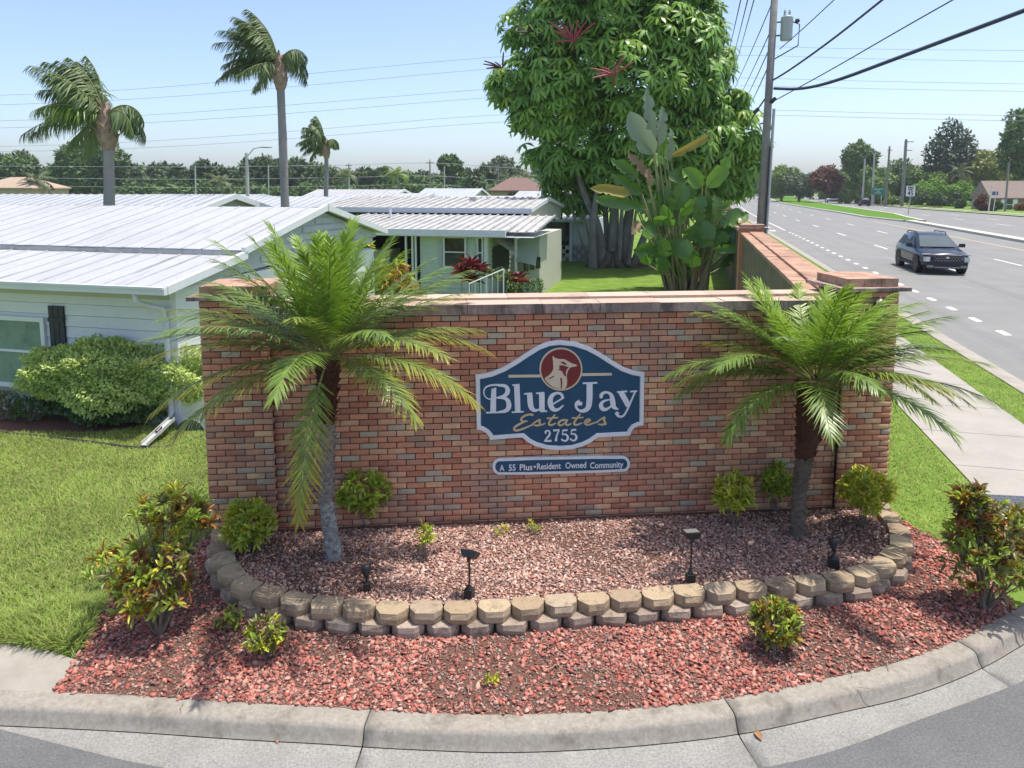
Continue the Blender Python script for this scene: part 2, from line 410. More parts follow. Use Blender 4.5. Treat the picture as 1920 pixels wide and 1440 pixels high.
m_brick = M('brick', brick_cols, .88, rnd='both', nz=(26, .28), bump=(90, .5, .006), spec=.2, const=True,
            dirt=[(1.35, .52, (.32, .245, .195), .68), (14., .6, (.24, .18, .14), .55), (.55, .56, (.58, .37, .27), .45), (5., .60, (.60, .50, .42), .45)])
m_mortar = M('mortar', [(.035, .022, .017), (.075, .048, .038)], .95, rnd=6., nz=(50, .2))
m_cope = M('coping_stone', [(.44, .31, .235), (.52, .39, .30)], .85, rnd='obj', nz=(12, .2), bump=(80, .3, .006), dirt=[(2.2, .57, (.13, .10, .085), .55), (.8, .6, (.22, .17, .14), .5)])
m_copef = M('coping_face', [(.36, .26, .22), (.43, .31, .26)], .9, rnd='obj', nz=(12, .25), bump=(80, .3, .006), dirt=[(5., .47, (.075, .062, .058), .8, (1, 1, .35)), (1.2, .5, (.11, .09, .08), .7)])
m_copet = M('cap_tile', [(.36, .20, .135), (.46, .29, .20), (.40, .22, .14)], .85, rnd='obj', nz=(9, .3), bump=(80, .3, .006), dirt=[(3., .52, (.13, .085, .065), .7), (16., .55, (.12, .085, .07), .6)])
wall = thing('brick_sign_wall', 'red brick entrance sign wall with end pillars behind the planter', 'wall', WO)
def wobj(mb, name, mat): o = mb.obj(name, mat); o.parent = wall; o.matrix_parent_inverse = Matrix.Translation(-WO); return o
def wbox(mb, u0, u1, z0, z1, d0, d1):      # d0 back, d1 front (positive towards the camera)
    vs = [Wp(u, z, d) for u, z, d in ((u0, z0, d1), (u1, z0, d1), (u1, z0, d0), (u0, z0, d0), (u0, z1, d1), (u1, z1, d1), (u1, z1, d0), (u0, z1, d0))]
    mb.add(vs, [(0, 3, 2, 1), (4, 5, 6, 7), (0, 1, 5, 4), (1, 2, 6, 5), (2, 3, 7, 6), (3, 0, 4, 7)])
mb = MB(); wbox(mb, UL1-.02, UR0+.02, ZB, ZT, -.40, 0); wobj(mb, 'panel_core', m_mortar)
PD = .075
mb = MB(); wbox(mb, UL0+.006, UL1-.006, ZB, ZP, -.55, PD-.006); wobj(mb, 'pillar_core', m_mortar)
mb = MB(); wbox(mb, UR0+.006, UR1-.006, ZB, ZP, -.55, PD-.006); wobj(mb, 'pillar_core', m_mortar)
# bricks: a chamfered block, several lengths share one mesh each
def brick_mesh(L, dep=.03):
    h = BH-JT; e = .004
    vs = [(0, dep, 0), (L, dep, 0), (L, dep, h), (0, dep, h), (0, e, 0), (L, e, 0), (L, e, h), (0, e, h), (e, 0, e), (L-e, 0, e), (L-e, 0, h-e), (e, 0, h-e)]
    fs = [(0, 1, 5, 4), (1, 2, 6, 5), (2, 3, 7, 6), (3, 0, 4, 7), (4, 5, 9, 8), (5, 6, 10, 9), (6, 7, 11, 10), (7, 4, 8, 11), (8, 9, 10, 11)]
    return vs, fs
_bm = {}
def bmesh_for(L):
    k = round(L, 3)
    if k not in _bm:
        me = bpy.data.meshes.new('brick'); me.from_pydata(*[brick_mesh(k)[0], [], brick_mesh(k)[1]]); me.materials.append(m_brick); _bm[k] = me
    return _bm[k]
bricks = []
def lay(u0, u1, z1, d, rowshift=0):
    z = .03; r = rowshift
    while z+BH-JT < z1:
        u = u0-(r % 2)*BW/2
        while u < u1-.02:
            a = max(u, u0); b = min(u+BW-JT, u1)
            if b-a > .03: bricks.append((a, b-a, z, d+random.uniform(0, .0035)))
            u += BW
        z += BH; r += 1
lay(UL1+.0, UR0-.0, ZT-.005, .013)
lay(UL0, UL1, ZP-.005, PD+.006, 1); lay(UR0, UR1, ZP-.005, PD+.006, 0)
# sides of the pillars are laid the same way with bricks turned
def hidden(a, L, z):
    c = Wp(a+L/2, z); return (-.40 < (a+L/2) < 1.0 and .93 < z < 2.1 and False)
sg = [onwall(893, 700), onwall(1207, 840)]
def key(b):
    u = b[0]+b[1]/2; p = Wp(u, b[2])
    hid = (sg[0][0]-.02 < u < sg[1][0]+.02 and 1.0 < b[2] < 1.75) or u < -1.7 or u > 2.4 or b[2] < .2 or b[1] < .15
    return (hid, (p-Vector((0, 0, HC))).length)
bricks.sort(key=key)
MI = Matrix.Translation(-WO)
for a, L, z, d in bricks[:300]:
    o = link('brick', bmesh_for(L)); o.parent = wall; o.matrix_parent_inverse = MI
    o.matrix_basis = Matrix.Translation(Wp(a, z, d)) @ MW.to_4x4()
V = []; Q = []; 
for a, L, z, d in bricks[300:]:
    vs, fs = brick_mesh(L); b = len(V); V += [tuple(Wp(a, z, d)+MW @ Vector(v)) for v in vs]; Q += [tuple(i+b for i in f) for f in fs]
o = link('brickwork', npmesh('brickwork', V, Q, m_brick), None, wall); o.matrix_parent_inverse = MI; o['kind'] = 'stuff'
# right side of the left pillar and outer sides of pillars
V = []; Q = []
for u, sgn in ((UL0, -1), (UR1, 1), (UL1, 1)):
    z = .03; r = 0
    while z+BH < ZP:
        dd = PD-(r % 2)*BW/2
        while dd > -.50:
            a = PD if dd > PD-BW/2+.001 and r % 2 == 0 else dd
            L = min(BW-JT, a+.55)
            if sgn > 0 and u == UL1: L = min(L, .06)
            vs, fs = brick_mesh(L); b = len(V)
            ax = -WN; nrmv = WT*sgn
            for v in vs: V.append(tuple(Wp(u, z, a)+ax*v[0]+nrmv*(.004-v[1])+Vector((0, 0, v[2]))))
            Q += [tuple(i+b for i in f) for f in fs]; dd -= BW
            if u == UL1: break
        z += BH; r += 1
o = link('brickwork', npmesh('pillar_side_bricks', V, Q, m_brick), None, wall); o.matrix_parent_inverse = MI; o['kind'] = 'stuff'
# coping stones of the panel: front course and raised rear course
u = UL1+.004; 
while u < UR0-.05:
    L = min(random.choice([.62, .72, .80, .66]), UR0-.004-u)
    j = random.uniform(-.004, .004)
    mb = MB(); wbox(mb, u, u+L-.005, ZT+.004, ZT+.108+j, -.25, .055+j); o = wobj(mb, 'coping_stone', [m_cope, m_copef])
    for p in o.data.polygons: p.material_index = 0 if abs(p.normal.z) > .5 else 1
    u += L
u = UL1+.004
while u < UR0-.05:
    L = min(random.choice([.78, .9, .7]), UR0-.004-u)
    mb = MB(); wbox(mb, u, u+L-.005, ZT+.09, ZT+.135, -.56, -.255); wobj(mb, 'coping_stone', m_cope); u += L
for u0, u1 in ((UL0, UL1), (UR0, UR1)):
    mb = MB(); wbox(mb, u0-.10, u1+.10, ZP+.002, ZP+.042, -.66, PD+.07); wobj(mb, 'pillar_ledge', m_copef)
    n = 3
    for i in range(n):
        for j in range(3):
            a = u0-.0+(u1-u0)*i/n; b = u0+(u1-u0)*(i+1)/n; c0 = -.60+.66*j/3; c1 = -.60+.66*(j+1)/3
            mb = MB(); wbox(mb, a+.003, b-.003, ZP+.044, ZP+.135+random.uniform(-.003, .003), c0+.003, c1-.003); wobj(mb, 'cap_tile', m_copet)
# ================================================================ side wall along the road
sw0 = Wp((UR0+UR1)/2+.02, 0, -.55)
sdir = RD; sn = RN
m_stuc = M('wall_render', [(.16, .12, .085), (.25, .19, .14)], .95, rnd=2.2, nz=(14, .3), bump=(40, .5, .02), dirt=[(6., .5, (.08, .06, .045), .6, (1, 1, .4))])
sidew = thing('brick_side_wall', 'long brick wall with tiled coping and pillars running along the main road', 'wall', sw0)
MS = Matrix.Translation(-sw0)
def S(t, o, z): return sw0+sdir*t+sn*o+Vector((0, 0, z))
def sbox(nm, mat, t0, t1, o0, o1, z0, z1):
    mb = MB(); mb.add([S(t, o, z) for t, o, z in ((t0, o0, z0), (t1, o0, z0), (t1, o1, z0), (t0, o1, z0), (t0, o0, z1), (t1, o0, z1), (t1, o1, z1), (t0, o1, z1))],
        [(0, 3, 2, 1), (4, 5, 6, 7), (0, 1, 5, 4), (1, 2, 6, 5), (2, 3, 7, 6), (3, 0, 4, 7)])
    o = mb.obj(nm, mat); o.parent = sidew; o.matrix_parent_inverse = MS; return o
pil = [(14.0, .70), (33.0, .70), (53., .7)]
tt = .06
for tp, pw in pil:
    sbox('wall_panel', m_stuc, tt, tp-pw/2, -.24, .24, -.1, 2.34)
    t = tt; n = 0
    while t < tp-pw/2-.05:
        L = min(.42 if tp < 20 else 1.2, tp-pw/2-t)
        for o0, o1, z0, z1 in ((-.33, -.10, 2.345, 2.41), (-.095, .30, 2.345, 2.45)):
            sbox('coping_tile', m_copet, t, t+L-.006, o0, o1, z0, z1+random.uniform(-.004, .004))
        t += L
    sbox('pillar', m_brick, tp-pw/2, tp+pw/2, -.36, .36, -.1, 2.52)
    sbox('pillar_ledge', m_copef, tp-pw/2-.09, tp+pw/2+.09, -.45, .47, 2.522, 2.56)
    sbox('cap_tile', m_copet, tp-pw/2+.0, tp+pw/2, -.33, .36, 2.562, 2.65)
    tt = tp+pw/2
# lantern on the right pillar
lu, lz = onwall(1648, 568, .12)
lan = thing('wall_lantern', 'small dark lantern fixed to the right brick pillar', 'lantern', Wp(lu, lz, .14))
m_blk = M('black_metal', [(.012, .012, .013), (.03, .03, .032)], .45, rnd=9., nz=(20, .3), spec=.5)
mb = MB(); mb.lathe([(.004, .075), (.010, .065), (.006, .055), (.02, .045), (.055, .02), (.06, .012)]); mb.obj('lantern_cap', M('lantern_pale', (.35, .31, .27), .4), lan, True)
mb = MB(); mb.lathe([(.035, -.12), (.045, .010)]); mb.obj('lantern_glass', M('lamp_glass', (.16, .15, .14), .15, spec=.7), lan)
mb = MB(); mb.lathe([(.02, -.15), (.04, -.122)]); mb.box((0, .055, -.13), (.03, .14, .02)); mb.obj('lantern_bracket', m_blk, lan)
# ================================================================ the sign board (outline and lettering copied from the photograph)
m_navy = M('sign_navy', [(.008, .058, .115), (.012, .072, .14)], .5, rnd=3., nz=(8, .1), bump=(60, .1, .003))
m_white = M('sign_white', [(.62, .66, .70), (.74, .77, .80)], .5, rnd=4., nz=(9, .08), bump=(60, .15, .003))
m_gold = M('sign_gold', [(.55, .42, .22), (.62, .49, .28)], .5, rnd=5., nz=(9, .1))
m_maroon = M('sign_maroon', [(.16, .018, .018), (.20, .026, .024)], .55, rnd=5., nz=(9, .1))
m_cream = M('sign_cream', [(.60, .50, .34), (.66, .56, .40)], .55, rnd=5., nz=(9, .08))
BD = .045
def zs(x, y): return onwall(860+x/4.5, 600+y/4.5, BD)          # enlarged crop -> wall plane
def area(p): return sum(a[0]*b[1]-b[0]*a[1] for a, b in zip(p, p[1:]+p[:1]))/2
def ccw(p): return p if area(p) > 0 else p[::-1]
def inset(p, d):
    n = len(p); out = []
    for i in range(n):
        a, b, c = Vector(p[i-1]), Vector(p[i]), Vector(p[(i+1) % n])
        e0 = (b-a).normalized(); e1 = (c-b).normalized(); n0 = Vector((-e0.y, e0.x)); n1 = Vector((-e1.y, e1.x))
        k = (n0+n1); k = k/max(.35, k.dot(n0)) if k.length > 1e-6 else n0
        out.append(tuple(b+k*d))
    return out
def flat(nm, poly, d0, d1, mat, par):
    """prism of a polygon in wall coordinates"""
    mb = MB(); mb.prism(ccw([tuple(q) for q in poly]), d0, d1, lambda u, v, d: Wp(u, v, d)); o = mb.obj(nm, mat); o.parent = par; o.matrix_parent_inverse = Matrix.Translation(-par.location); return o
OUT = [(140, 465), (150, 925), (190, 930), (228, 952), (252, 980), (262, 1012), (400, 1001), (535, 991), (580, 1030), (640, 1062), (740, 1090), (850, 1098), (960, 1090), (1050, 1064), (1120, 1030), (1175, 990), (1310, 983), (1448, 976),
       (1458, 940), (1480, 912), (1515, 895), (1560, 888), (1567, 443), (1480, 430), (1390, 398), (1290, 338), (1190, 273), (1090, 221), (980, 185), (850, 172), (760, 182), (670, 216), (570, 278), (470, 345), (370, 402), (270, 442), (200, 457)]
outp = ccw([zs(*q) for q in OUT])
root = Wp(*zs(850, 1000))
sign = thing('sign_board', 'navy blue entrance sign with white border reading Blue Jay Estates 2755', 'sign', root)
flat('backing', outp, .016, BD, m_white, sign)
inn = inset(outp, .050)
# raised border: ring between outline and inset
mb = MB(); n = len(outp)
vs = [Wp(*q, BD) for q in outp]+[Wp(*q, BD+.018) for q in inset(outp, .007)]+[Wp(*q, BD+.018) for q in inset(outp, .042)]+[Wp(*q, BD+.002) for q in inn]
mb.add(vs, [(j*n+i, j*n+(i+1) % n, (j+1)*n+(i+1) % n, (j+1)*n+i) for j in range(3) for i in range(n)])
o = mb.obj('border', m_white); o.parent = sign; o.matrix_parent_inverse = Matrix.Translation(-root)
flat('face', inn, BD-.01, BD+.004, m_navy, sign)
def stroke(pts, wds, sm=2):
    """ribbon polygon along a centre line with varying width (crop pixels)"""
    if sm:
        q = chaikin([Vector((*p, wd)) for p, wd in zip(pts, wds if isinstance(wds, (list, tuple)) else [wds]*len(pts))], sm)
    else: q = [Vector((*p, wd)) for p, wd in zip(pts, wds if isinstance(wds, (list, tuple)) else [wds]*len(pts))]
    L = []; Rr = []
    for i in range(len(q)):
        t = (q[min(i+1, len(q)-1)]-q[max(i-1, 0)]); t = Vector((t.x, t.y)).normalized(); nn = Vector((-t.y, t.x))*q[i].z/2
        L.append((q[i].x+nn.x, q[i].y+nn.y)); Rr.append((q[i].x-nn.x, q[i].y-nn.y))
    return L, Rr
def glyph(nm, strokes, mat, d0, d1, par, mapf):
    mb = MB(); k = 0
    for pts, wds, *sm in strokes:
        L, Rr = stroke(pts, wds, sm[0] if sm else 2); n = len(L); e = k*.0004; k += 1
        a = [Wp(*mapf(*p), d1+e) for p in L]; b = [Wp(*mapf(*p), d1+e) for p in Rr]
        a0 = [Wp(*mapf(*p), d0) for p in L]; b0 = [Wp(*mapf(*p), d0) for p in Rr]
        vs = a+b+a0+b0
        fs = [(i, i+1, n+i+1, n+i) for i in range(n-1)]+[(i, 2*n+i, 2*n+i+1, i+1) for i in range(n-1)]+[(n+i, n+i+1, 3*n+i+1, 3*n+i) for i in range(n-1)]+[(0, n, 3*n, 2*n), (n-1, 3*n-1, 4*n-1, 2*n-1)]
        mb.add(vs, fs)
    o = mb.obj(nm, mat); o.parent = par; o.matrix_parent_inverse = Matrix.Translation(-par.location); return o
T0, T1 = BD+.003, BD+.012
G = {}
G['B'] = [([(296, 578), (292, 680), (290, 778)], [40, 46, 48], 0), ([(232, 780), (340, 777)], 12, 0),
          ([(262, 668), (226, 652), (208, 610), (222, 566), (275, 545), (345, 546)], [8, 9, 11, 13, 14, 16]), ([(330, 548), (400, 552), (418, 598), (392, 640), (322, 654)], [18, 28, 42, 30, 10]),
          ([(322, 654), (405, 656), (428, 715), (408, 765), (330, 776)], [10, 28, 46, 32, 14]), ([(262, 668), (325, 652)], 9, 0), ([(285, 588), (316, 572)], 14, 0)]
G['l'] = [([(490, 542), (498, 775)], 46, 0), ([(452, 548), (512, 543)], 12, 0), ([(448, 776), (548, 772)], 11, 0)]
G['u'] = [([(598, 616), (602, 690), (610, 740), (640, 764), (672, 756), (690, 738)], [44, 46, 44, 26, 12, 8]), ([(552, 622), (618, 616)], 12, 0), ([(700, 612), (702, 768)], 46, 0), ([(652, 617), (720, 611)], 12, 0), ([(690, 770), (745, 766)], 11, 0)]
G['e'] = [([(776, 718), (884, 654)], 12, 0), ([(878, 658), (868, 622), (826, 610), (778, 640), (768, 700), (790, 752), (836, 760), (884, 716)], [22, 24, 18, 36, 46, 40, 20, 8])]
G['J'] = [([(1103, 532), (1103, 690), (1088, 752), (1030, 772), (988, 742), (990, 700), (1022, 688)], [50, 50, 40, 22, 18, 28, 34]), ([(1046, 532), (1168, 528)], 13, 0), ([(1005, 700), (1040, 706)], [34, 26], 0)]
G['a'] = [([(1196, 640), (1216, 612), (1252, 606), (1290, 628), (1298, 690), (1304, 734), (1346, 752)], [30, 22, 16, 32, 46, 40, 8]), ([(1282, 668), (1218, 680), (1194, 716), (1212, 752), (1250, 754), (1290, 718)], [10, 16, 36, 36, 20, 10]), ([(1190, 640), (1212, 650)], [26, 26], 0)]
G['y'] = [([(1366, 604), (1432, 722)], [46, 46], 0), ([(1334, 606), (1420, 600)], 12, 0), ([(1488, 600), (1410, 782), (1376, 818), (1338, 806), (1326, 780)], [13, 14, 16, 20, 24]), ([(1446, 602), (1504, 598)], 12, 0), ([(1322, 784), (1350, 790)], [28, 24], 0)]
for ch in 'BlueJay': glyph('letter', G[ch], m_white, T0, T1, sign, zs)
S_ = {}
S_['E'] = [([(628, 800), (600, 792), (552, 806), (520, 836), (540, 856), (580, 850)], [18, 14, 16, 17, 14, 10]), ([(552, 856), (500, 882), (464, 908), (470, 930), (510, 928), (580, 900), (628, 880)], [14, 17, 18, 18, 16, 13, 10])]
S_['s'] = [([(612, 884), (664, 846), (690, 836), (676, 858), (692, 876), (668, 890), (632, 884)], [10, 12, 14, 15, 16, 15, 10]), ([(690, 886), (730, 870)], 9, 0)]
S_['t'] = [([(812, 796), (768, 848), (756, 878), (778, 888), (820, 868)], [12, 15, 17, 15, 9]), ([(744, 828), (838, 822)], 11, 0)]
S_['a'] = [([(905, 842), (868, 842), (838, 866), (846, 888), (876, 884), (912, 850)], [14, 15, 17, 16, 12, 10]), ([(918, 838), (898, 872), (914, 888), (950, 872)], [15, 16, 14, 9])]
S_['t2'] = [([(1026, 790), (982, 846), (968, 874), (990, 886), (1040, 866)], [12, 15, 17, 15, 9]), ([(954, 826), (1052, 820)], 11, 0)]
S_['e'] = [([(1052, 868), (1100, 856), (1112, 836), (1082, 836), (1058, 862), (1076, 884), (1112, 878), (1156, 860)], [10, 13, 14, 15, 17, 15, 12, 9])]
S_['s2'] = [([(1156, 866), (1208, 828), (1236, 816), (1220, 842), (1240, 864), (1214, 884), (1176, 876)], [10, 12, 15, 16, 18, 15, 10]), ([(1226, 878), (1248, 874)], 12, 0)]
for k_ in S_: glyph('script_letter', S_[k_], m_gold, T0, T1, sign, zs)
N_ = [[([(728, 948), (740, 930), (766, 934), (770, 962), (740, 1000), (722, 1020)], [14, 10, 12, 18, 14, 10]), ([(720, 1019), (782, 1017)], [12, 16], 0), ([(728, 950), (738, 952)], 14, 0)],
      [([(796, 930), (850, 927)], 14, 0), ([(846, 930), (826, 970), (818, 1020)], [9, 13, 20])],
      [([(876, 930), (918, 926)], 14, 0), ([(877, 930), (874, 966)], 8, 0), ([(874, 966), (900, 958), (924, 984), (912, 1016), (880, 1018), (868, 1002)], [8, 12, 20, 14, 10, 16])],
      [([(950, 927), (990, 923)], 14, 0), ([(951, 927), (948, 963)], 8, 0), ([(948, 963), (974, 955), (996, 981), (984, 1013), (954, 1015), (942, 999)], [8, 12, 20, 14, 10, 16])]]
for s_ in N_: glyph('digit', s_, m_white, T0, T1, sign, zs)
# emblem: ring, maroon disc, cream bird head
cx, cy = 861, 412
circ = lambda r: [zs(cx+r*math.cos(a), cy+r*1.0*math.sin(a)) for a in np.linspace(0, 2*math.pi, 40, endpoint=False)]
for a in ([(420, 462), (420, 484), (690, 481), (690, 459)], [(1034, 448), (1034, 471), (1290, 466), (1290, 445)]): flat('gold_bar', [zs(*q) for q in a], T0, T1, m_cream, sign)
em = flat('emblem_ring', circ(181), BD+.002, BD+.016, m_cream, sign)
o = flat('emblem_disc', circ(168), BD+.014, BD+.0185, m_maroon, sign)
bird = [(788, 292), (810, 318), (850, 326), (892, 326), (926, 348), (960, 366), (998, 374), (990, 388), (950, 392), (930, 404), (916, 432), (908, 466), (914, 520), (904, 572), (860, 581), (800, 566), (752, 530), (718, 488), (756, 466), (784, 438), (798, 404), (794, 350)]
flat('bird', [zs(q[0], q[1]) for q in chaikin([(x, y, 0) for x, y in bird], 1, True)], BD+.016, BD+.022, m_cream, sign)
for pl in ([(842, 384), (866, 376), (902, 386), (928, 392), (910, 412), (900, 440), (906, 474), (886, 462), (872, 430), (836, 412), (852, 402)], [(852, 352), (880, 346), (904, 362), (908, 376), (890, 372), (872, 360)],
           [(854, 484), (868, 484), (872, 530), (866, 574), (858, 574), (860, 530)], [(742, 496), (780, 476), (806, 462), (800, 474), (772, 490)]):
    flat('bird_marking', [zs(*q) for q in pl], BD+.02, BD+.0245, m_maroon, sign)
# lower plaque
PL = [(340, 1165), (1385, 1145), (1430, 1165), (1450, 1210), (1432, 1262), (1390, 1283), (345, 1311), (300, 1288), (282, 1240), (298, 1190)]
plp = ccw([zs(*q) for q in PL]); plp = [tuple(q[:2]) for q in chaikin([(*q, 0) for q in plp], 1, True)]
plq = thing('sign_plaque', 'long narrow navy plaque with white border below the main sign board', 'sign', Wp(*zs(860, 1300)))
flat('border', plp, .016, BD, m_white, plq); flat('face', inset(plp, .030), BD-.01, BD+.004, m_navy, plq)
def textobj(nm, body, size, mat, par, loc, M3, ext=.002, bold=.0, sx=1.):
    cu = bpy.data.curves.new(nm, 'FONT'); cu.body = body; cu.size = size; cu.extrude = ext; cu.offset = bold; cu.align_x = 'CENTER'; cu.align_y = 'CENTER'; cu.resolution_u = 3
    cu.materials.append(mat); tmp = bpy.data.objects.new('tmp', cu); COL.objects.link(tmp)
    dg = bpy.context.evaluated_depsgraph_get(); me = bpy.data.meshes.new_from_object(tmp.evaluated_get(dg)); bpy.data.objects.remove(tmp)
    if not me.materials: me.materials.append(mat)
    o = link(nm, me, None, par)
    Mx = Matrix.Translation(Vector(loc)) @ M3.to_4x4() @ Matrix.Diagonal((sx, 1, 1, 1))
    if par is not None: o.matrix_parent_inverse = Matrix.Translation(-par.location)
    o.matrix_basis = Mx; return o
MT = Matrix((WT+Vector((0, 0, .006)), Vector((0, 0, 1)), WN)).transposed()
for wd, xa, xb, yy in (('A', 345, 385, 1250), ('55', 422, 480, 1247), ('Plus', 515, 622, 1243), ('•', 632, 650, 1240), ('Resident', 660, 862, 1234), ('Owned', 900, 1075, 1226), ('Community', 1108, 1388, 1224)):
    a = zs(xa, yy); b = zs(xb, yy)
    o = textobj('wording', wd, .088, m_white, plq, Wp((a[0]+b[0])/2, a[1]*.5+b[1]*.5, BD+.005), MT, bold=.0012)
    wdt = o.dimensions.x if o.dimensions.x > 0 else 1
    xs = [v.co.x for v in o.data.vertices]; k = (b[0]-a[0])/max(1e-4, max(xs)-min(xs)); mx = (max(xs)+min(xs))/2
    o.matrix_basis = o.matrix_basis @ Matrix.Diagonal((k, 1.12, 1, 1)) @ Matrix.Translation((-mx, 0, 0))
# ================================================================ planter of stacked concrete blocks
m_blkst = M('planter_block', [(.36, .275, .175), (.45, .355, .235), (.40, .305, .20), (.32, .24, .16), (.42, .34, .25)], .92, rnd='both', nz=(16, .2), bump=(55, .7, .012), spec=.15,
            dirt=[(7., .53, (.12, .092, .072), .7), (1.6, .55, (.18, .145, .12), .55), (28., .56, (.14, .11, .09), .5)])
m_blkst2 = M('planter_block_low', [(.33, .26, .20), (.41, .33, .265), (.36, .28, .215), (.28, .22, .175)], .92, rnd='both', nz=(16, .2), bump=(55, .7, .012), spec=.15, dirt=[(7., .50, (.12, .095, .08), .7), (28., .55, (.12, .095, .08), .5)])
BC = [(420, 995), (418, 1024), (424, 1050), (440, 1078), (478, 1100), (535, 1117), (590, 1127), (650, 1132), (714, 1135), (776, 1137), (838, 1137), (898, 1135), (960, 1131), (1022, 1127), (1082, 1122), (1140, 1118), (1200, 1114), (1260, 1110), (1320, 1105), (1380, 1100),
      (1435, 1095), (1490, 1090), (1545, 1084), (1600, 1077), (1640, 1064), (1668, 1046), (1684, 1025), (1686, 1000), (1674, 976), (1652, 952), (1630, 925)]
ZK = .20
bc = resample(chaikin([P(x, y, ZK) for x, y in BC], 1), .292)
def block_mesh(k):
    rr = random.Random(k); w2 = .144; d = .19; h = .098
    j = lambda s=.006: rr.uniform(-s, s)*1.8
    # top outline: back edge narrower, three-faceted front (front is -y)
    top = [(-.115, .09), (.115, .09), (w2, .005), (w2-.008, -.04), (.075+j(.008), -.112+j()), (-.075+j(.008), -.112+j()), (-w2+.008, -.04), (-w2, .005)]
    mid = [(x*1.0, y if y > 0 else y*1.06-.004+j(.004)) for x, y in top]
    bot = [(x*.985, y if y > 0 else y*1.0+j(.004)) for x, y in top]
    vs = [(x*.985, y*.985, h+j(.002)) for x, y in top]+[(x, y, h-.006+j(.0025)) for x, y in top]+[(x, y, h*.5+j(.004)) for x, y in mid]+[(x, y, 0) for x, y in bot]
    fs = [tuple(range(8))]+[(r*8+i, (r+1)*8+i, (r+1)*8+(i+1) % 8, r*8+(i+1) % 8) for r in range(3) for i in range(8)]
    mb = MB(); mb.add(vs, fs); return mb.mesh('block')
bmA = [block_mesh(i) for i in range(6)]; bmB = [block_mesh(20+i) for i in range(6)]
for b in bmA: b.materials.append(m_blkst)
for b in bmB: b.materials.append(m_blkst2)
plant = thing('planter_wall', 'low curved planter edging of stacked tan concrete blocks', 'planter', bc[len(bc)//2]*1)
plant.location.z = 0
def course(pts, z, out, meshes):
    for i in range(len(pts)):
        t = (pts[min(i+1, len(pts)-1)]-pts[max(i-1, 0)]).normalized(); n = Vector((t.y, -t.x, 0))
        q = pts[i]+n*(out+random.uniform(-.014, .014))
        ang = math.atan2(t.y, t.x)+random.uniform(-.07, .07)
        o = link('block', random.choice(meshes), None, plant); o.matrix_parent_inverse = Matrix.Translation(-plant.location)
        o.matrix_basis = Matrix.Translation((q.x, q.y, z+random.uniform(-.003, .003))) @ Matrix.Rotation(ang, 4, 'Z') @ Matrix.Rotation(random.uniform(-.02, .02), 4, 'X')
course(bc, ZK-.098, .0, bmA)
mid = [a.lerp(b, .5) for a, b in zip(bc, bc[1:])]; course(mid, ZK-.196, .042, bmB); course(bc[1:-1], ZK-.298, .055, bmB)
# raised bed surface inside the planter
inner = offs(bc, -.06)
wl = [Wp(u, 0, .0) for u in np.linspace(UR1-.05, UL0+.02, 12)]
poly = [Vector((v.x, v.y, 0)) for v in inner]+wl
me = bpy.data.meshes.new('planter_soil'); bm = bmesh.new()
f = bm.faces.new([bm.verts.new((v.x, v.y, .145)) for v in poly]); bmesh.ops.triangulate(bm, faces=[f]); bm.to_mesh(me); bm.free()
if me.polygons[0].normal.z < 0: me.flip_normals()
o = link('planter_soil', me, m_mulch); tag(o, kind='structure')
# ---------------------------------------------------------------- red lava stones
def rock_t(k):
    r = np.random.default_rng(k)
    v = np.array([(0, 0, 1), (.9, 0, .35), (.28, .85, .35), (-.72, .53, .35), (-.72, -.53, .35), (.28, -.85, .35), (.72, .5, -.45), (-.28, .85, -.45), (-.9, 0, -.45), (-.28, -.85, -.45), (.72, -.5, -.45), (0, 0, -.8)])
    v = v*(1+r.uniform(-.38, .34, (12, 1)))*np.array([1, .78, .42])
    f = [(0, 1, 2), (0, 2, 3), (0, 3, 4), (0, 4, 5), (0, 5, 1), (1, 6, 2), (2, 7, 3), (3, 8, 4), (4, 9, 5), (5, 10, 1), (6, 7, 2), (7, 8, 3), (8, 9, 4), (9, 10, 5), (10, 6, 1), (11, 7, 6), (11, 8, 7), (11, 9, 8), (11, 10, 9), (11, 6, 10)]
    return v, np.array(f)
ROCK = [rock_t(i) for i in range(6)]
def inside(px, py, poly):
    x = np.array([p[0] for p in poly]); y = np.array([p[1] for p in poly]); c = np.zeros(len(px), bool); j = len(x)-1
    for i in range(len(x)):
        k = ((y[i] > py) != (y[j] > py)) & (px < (x[j]-x[i])*(py-y[i])/(y[j]-y[i]+1e-12)+x[i]); c ^= k; j = i
    return c
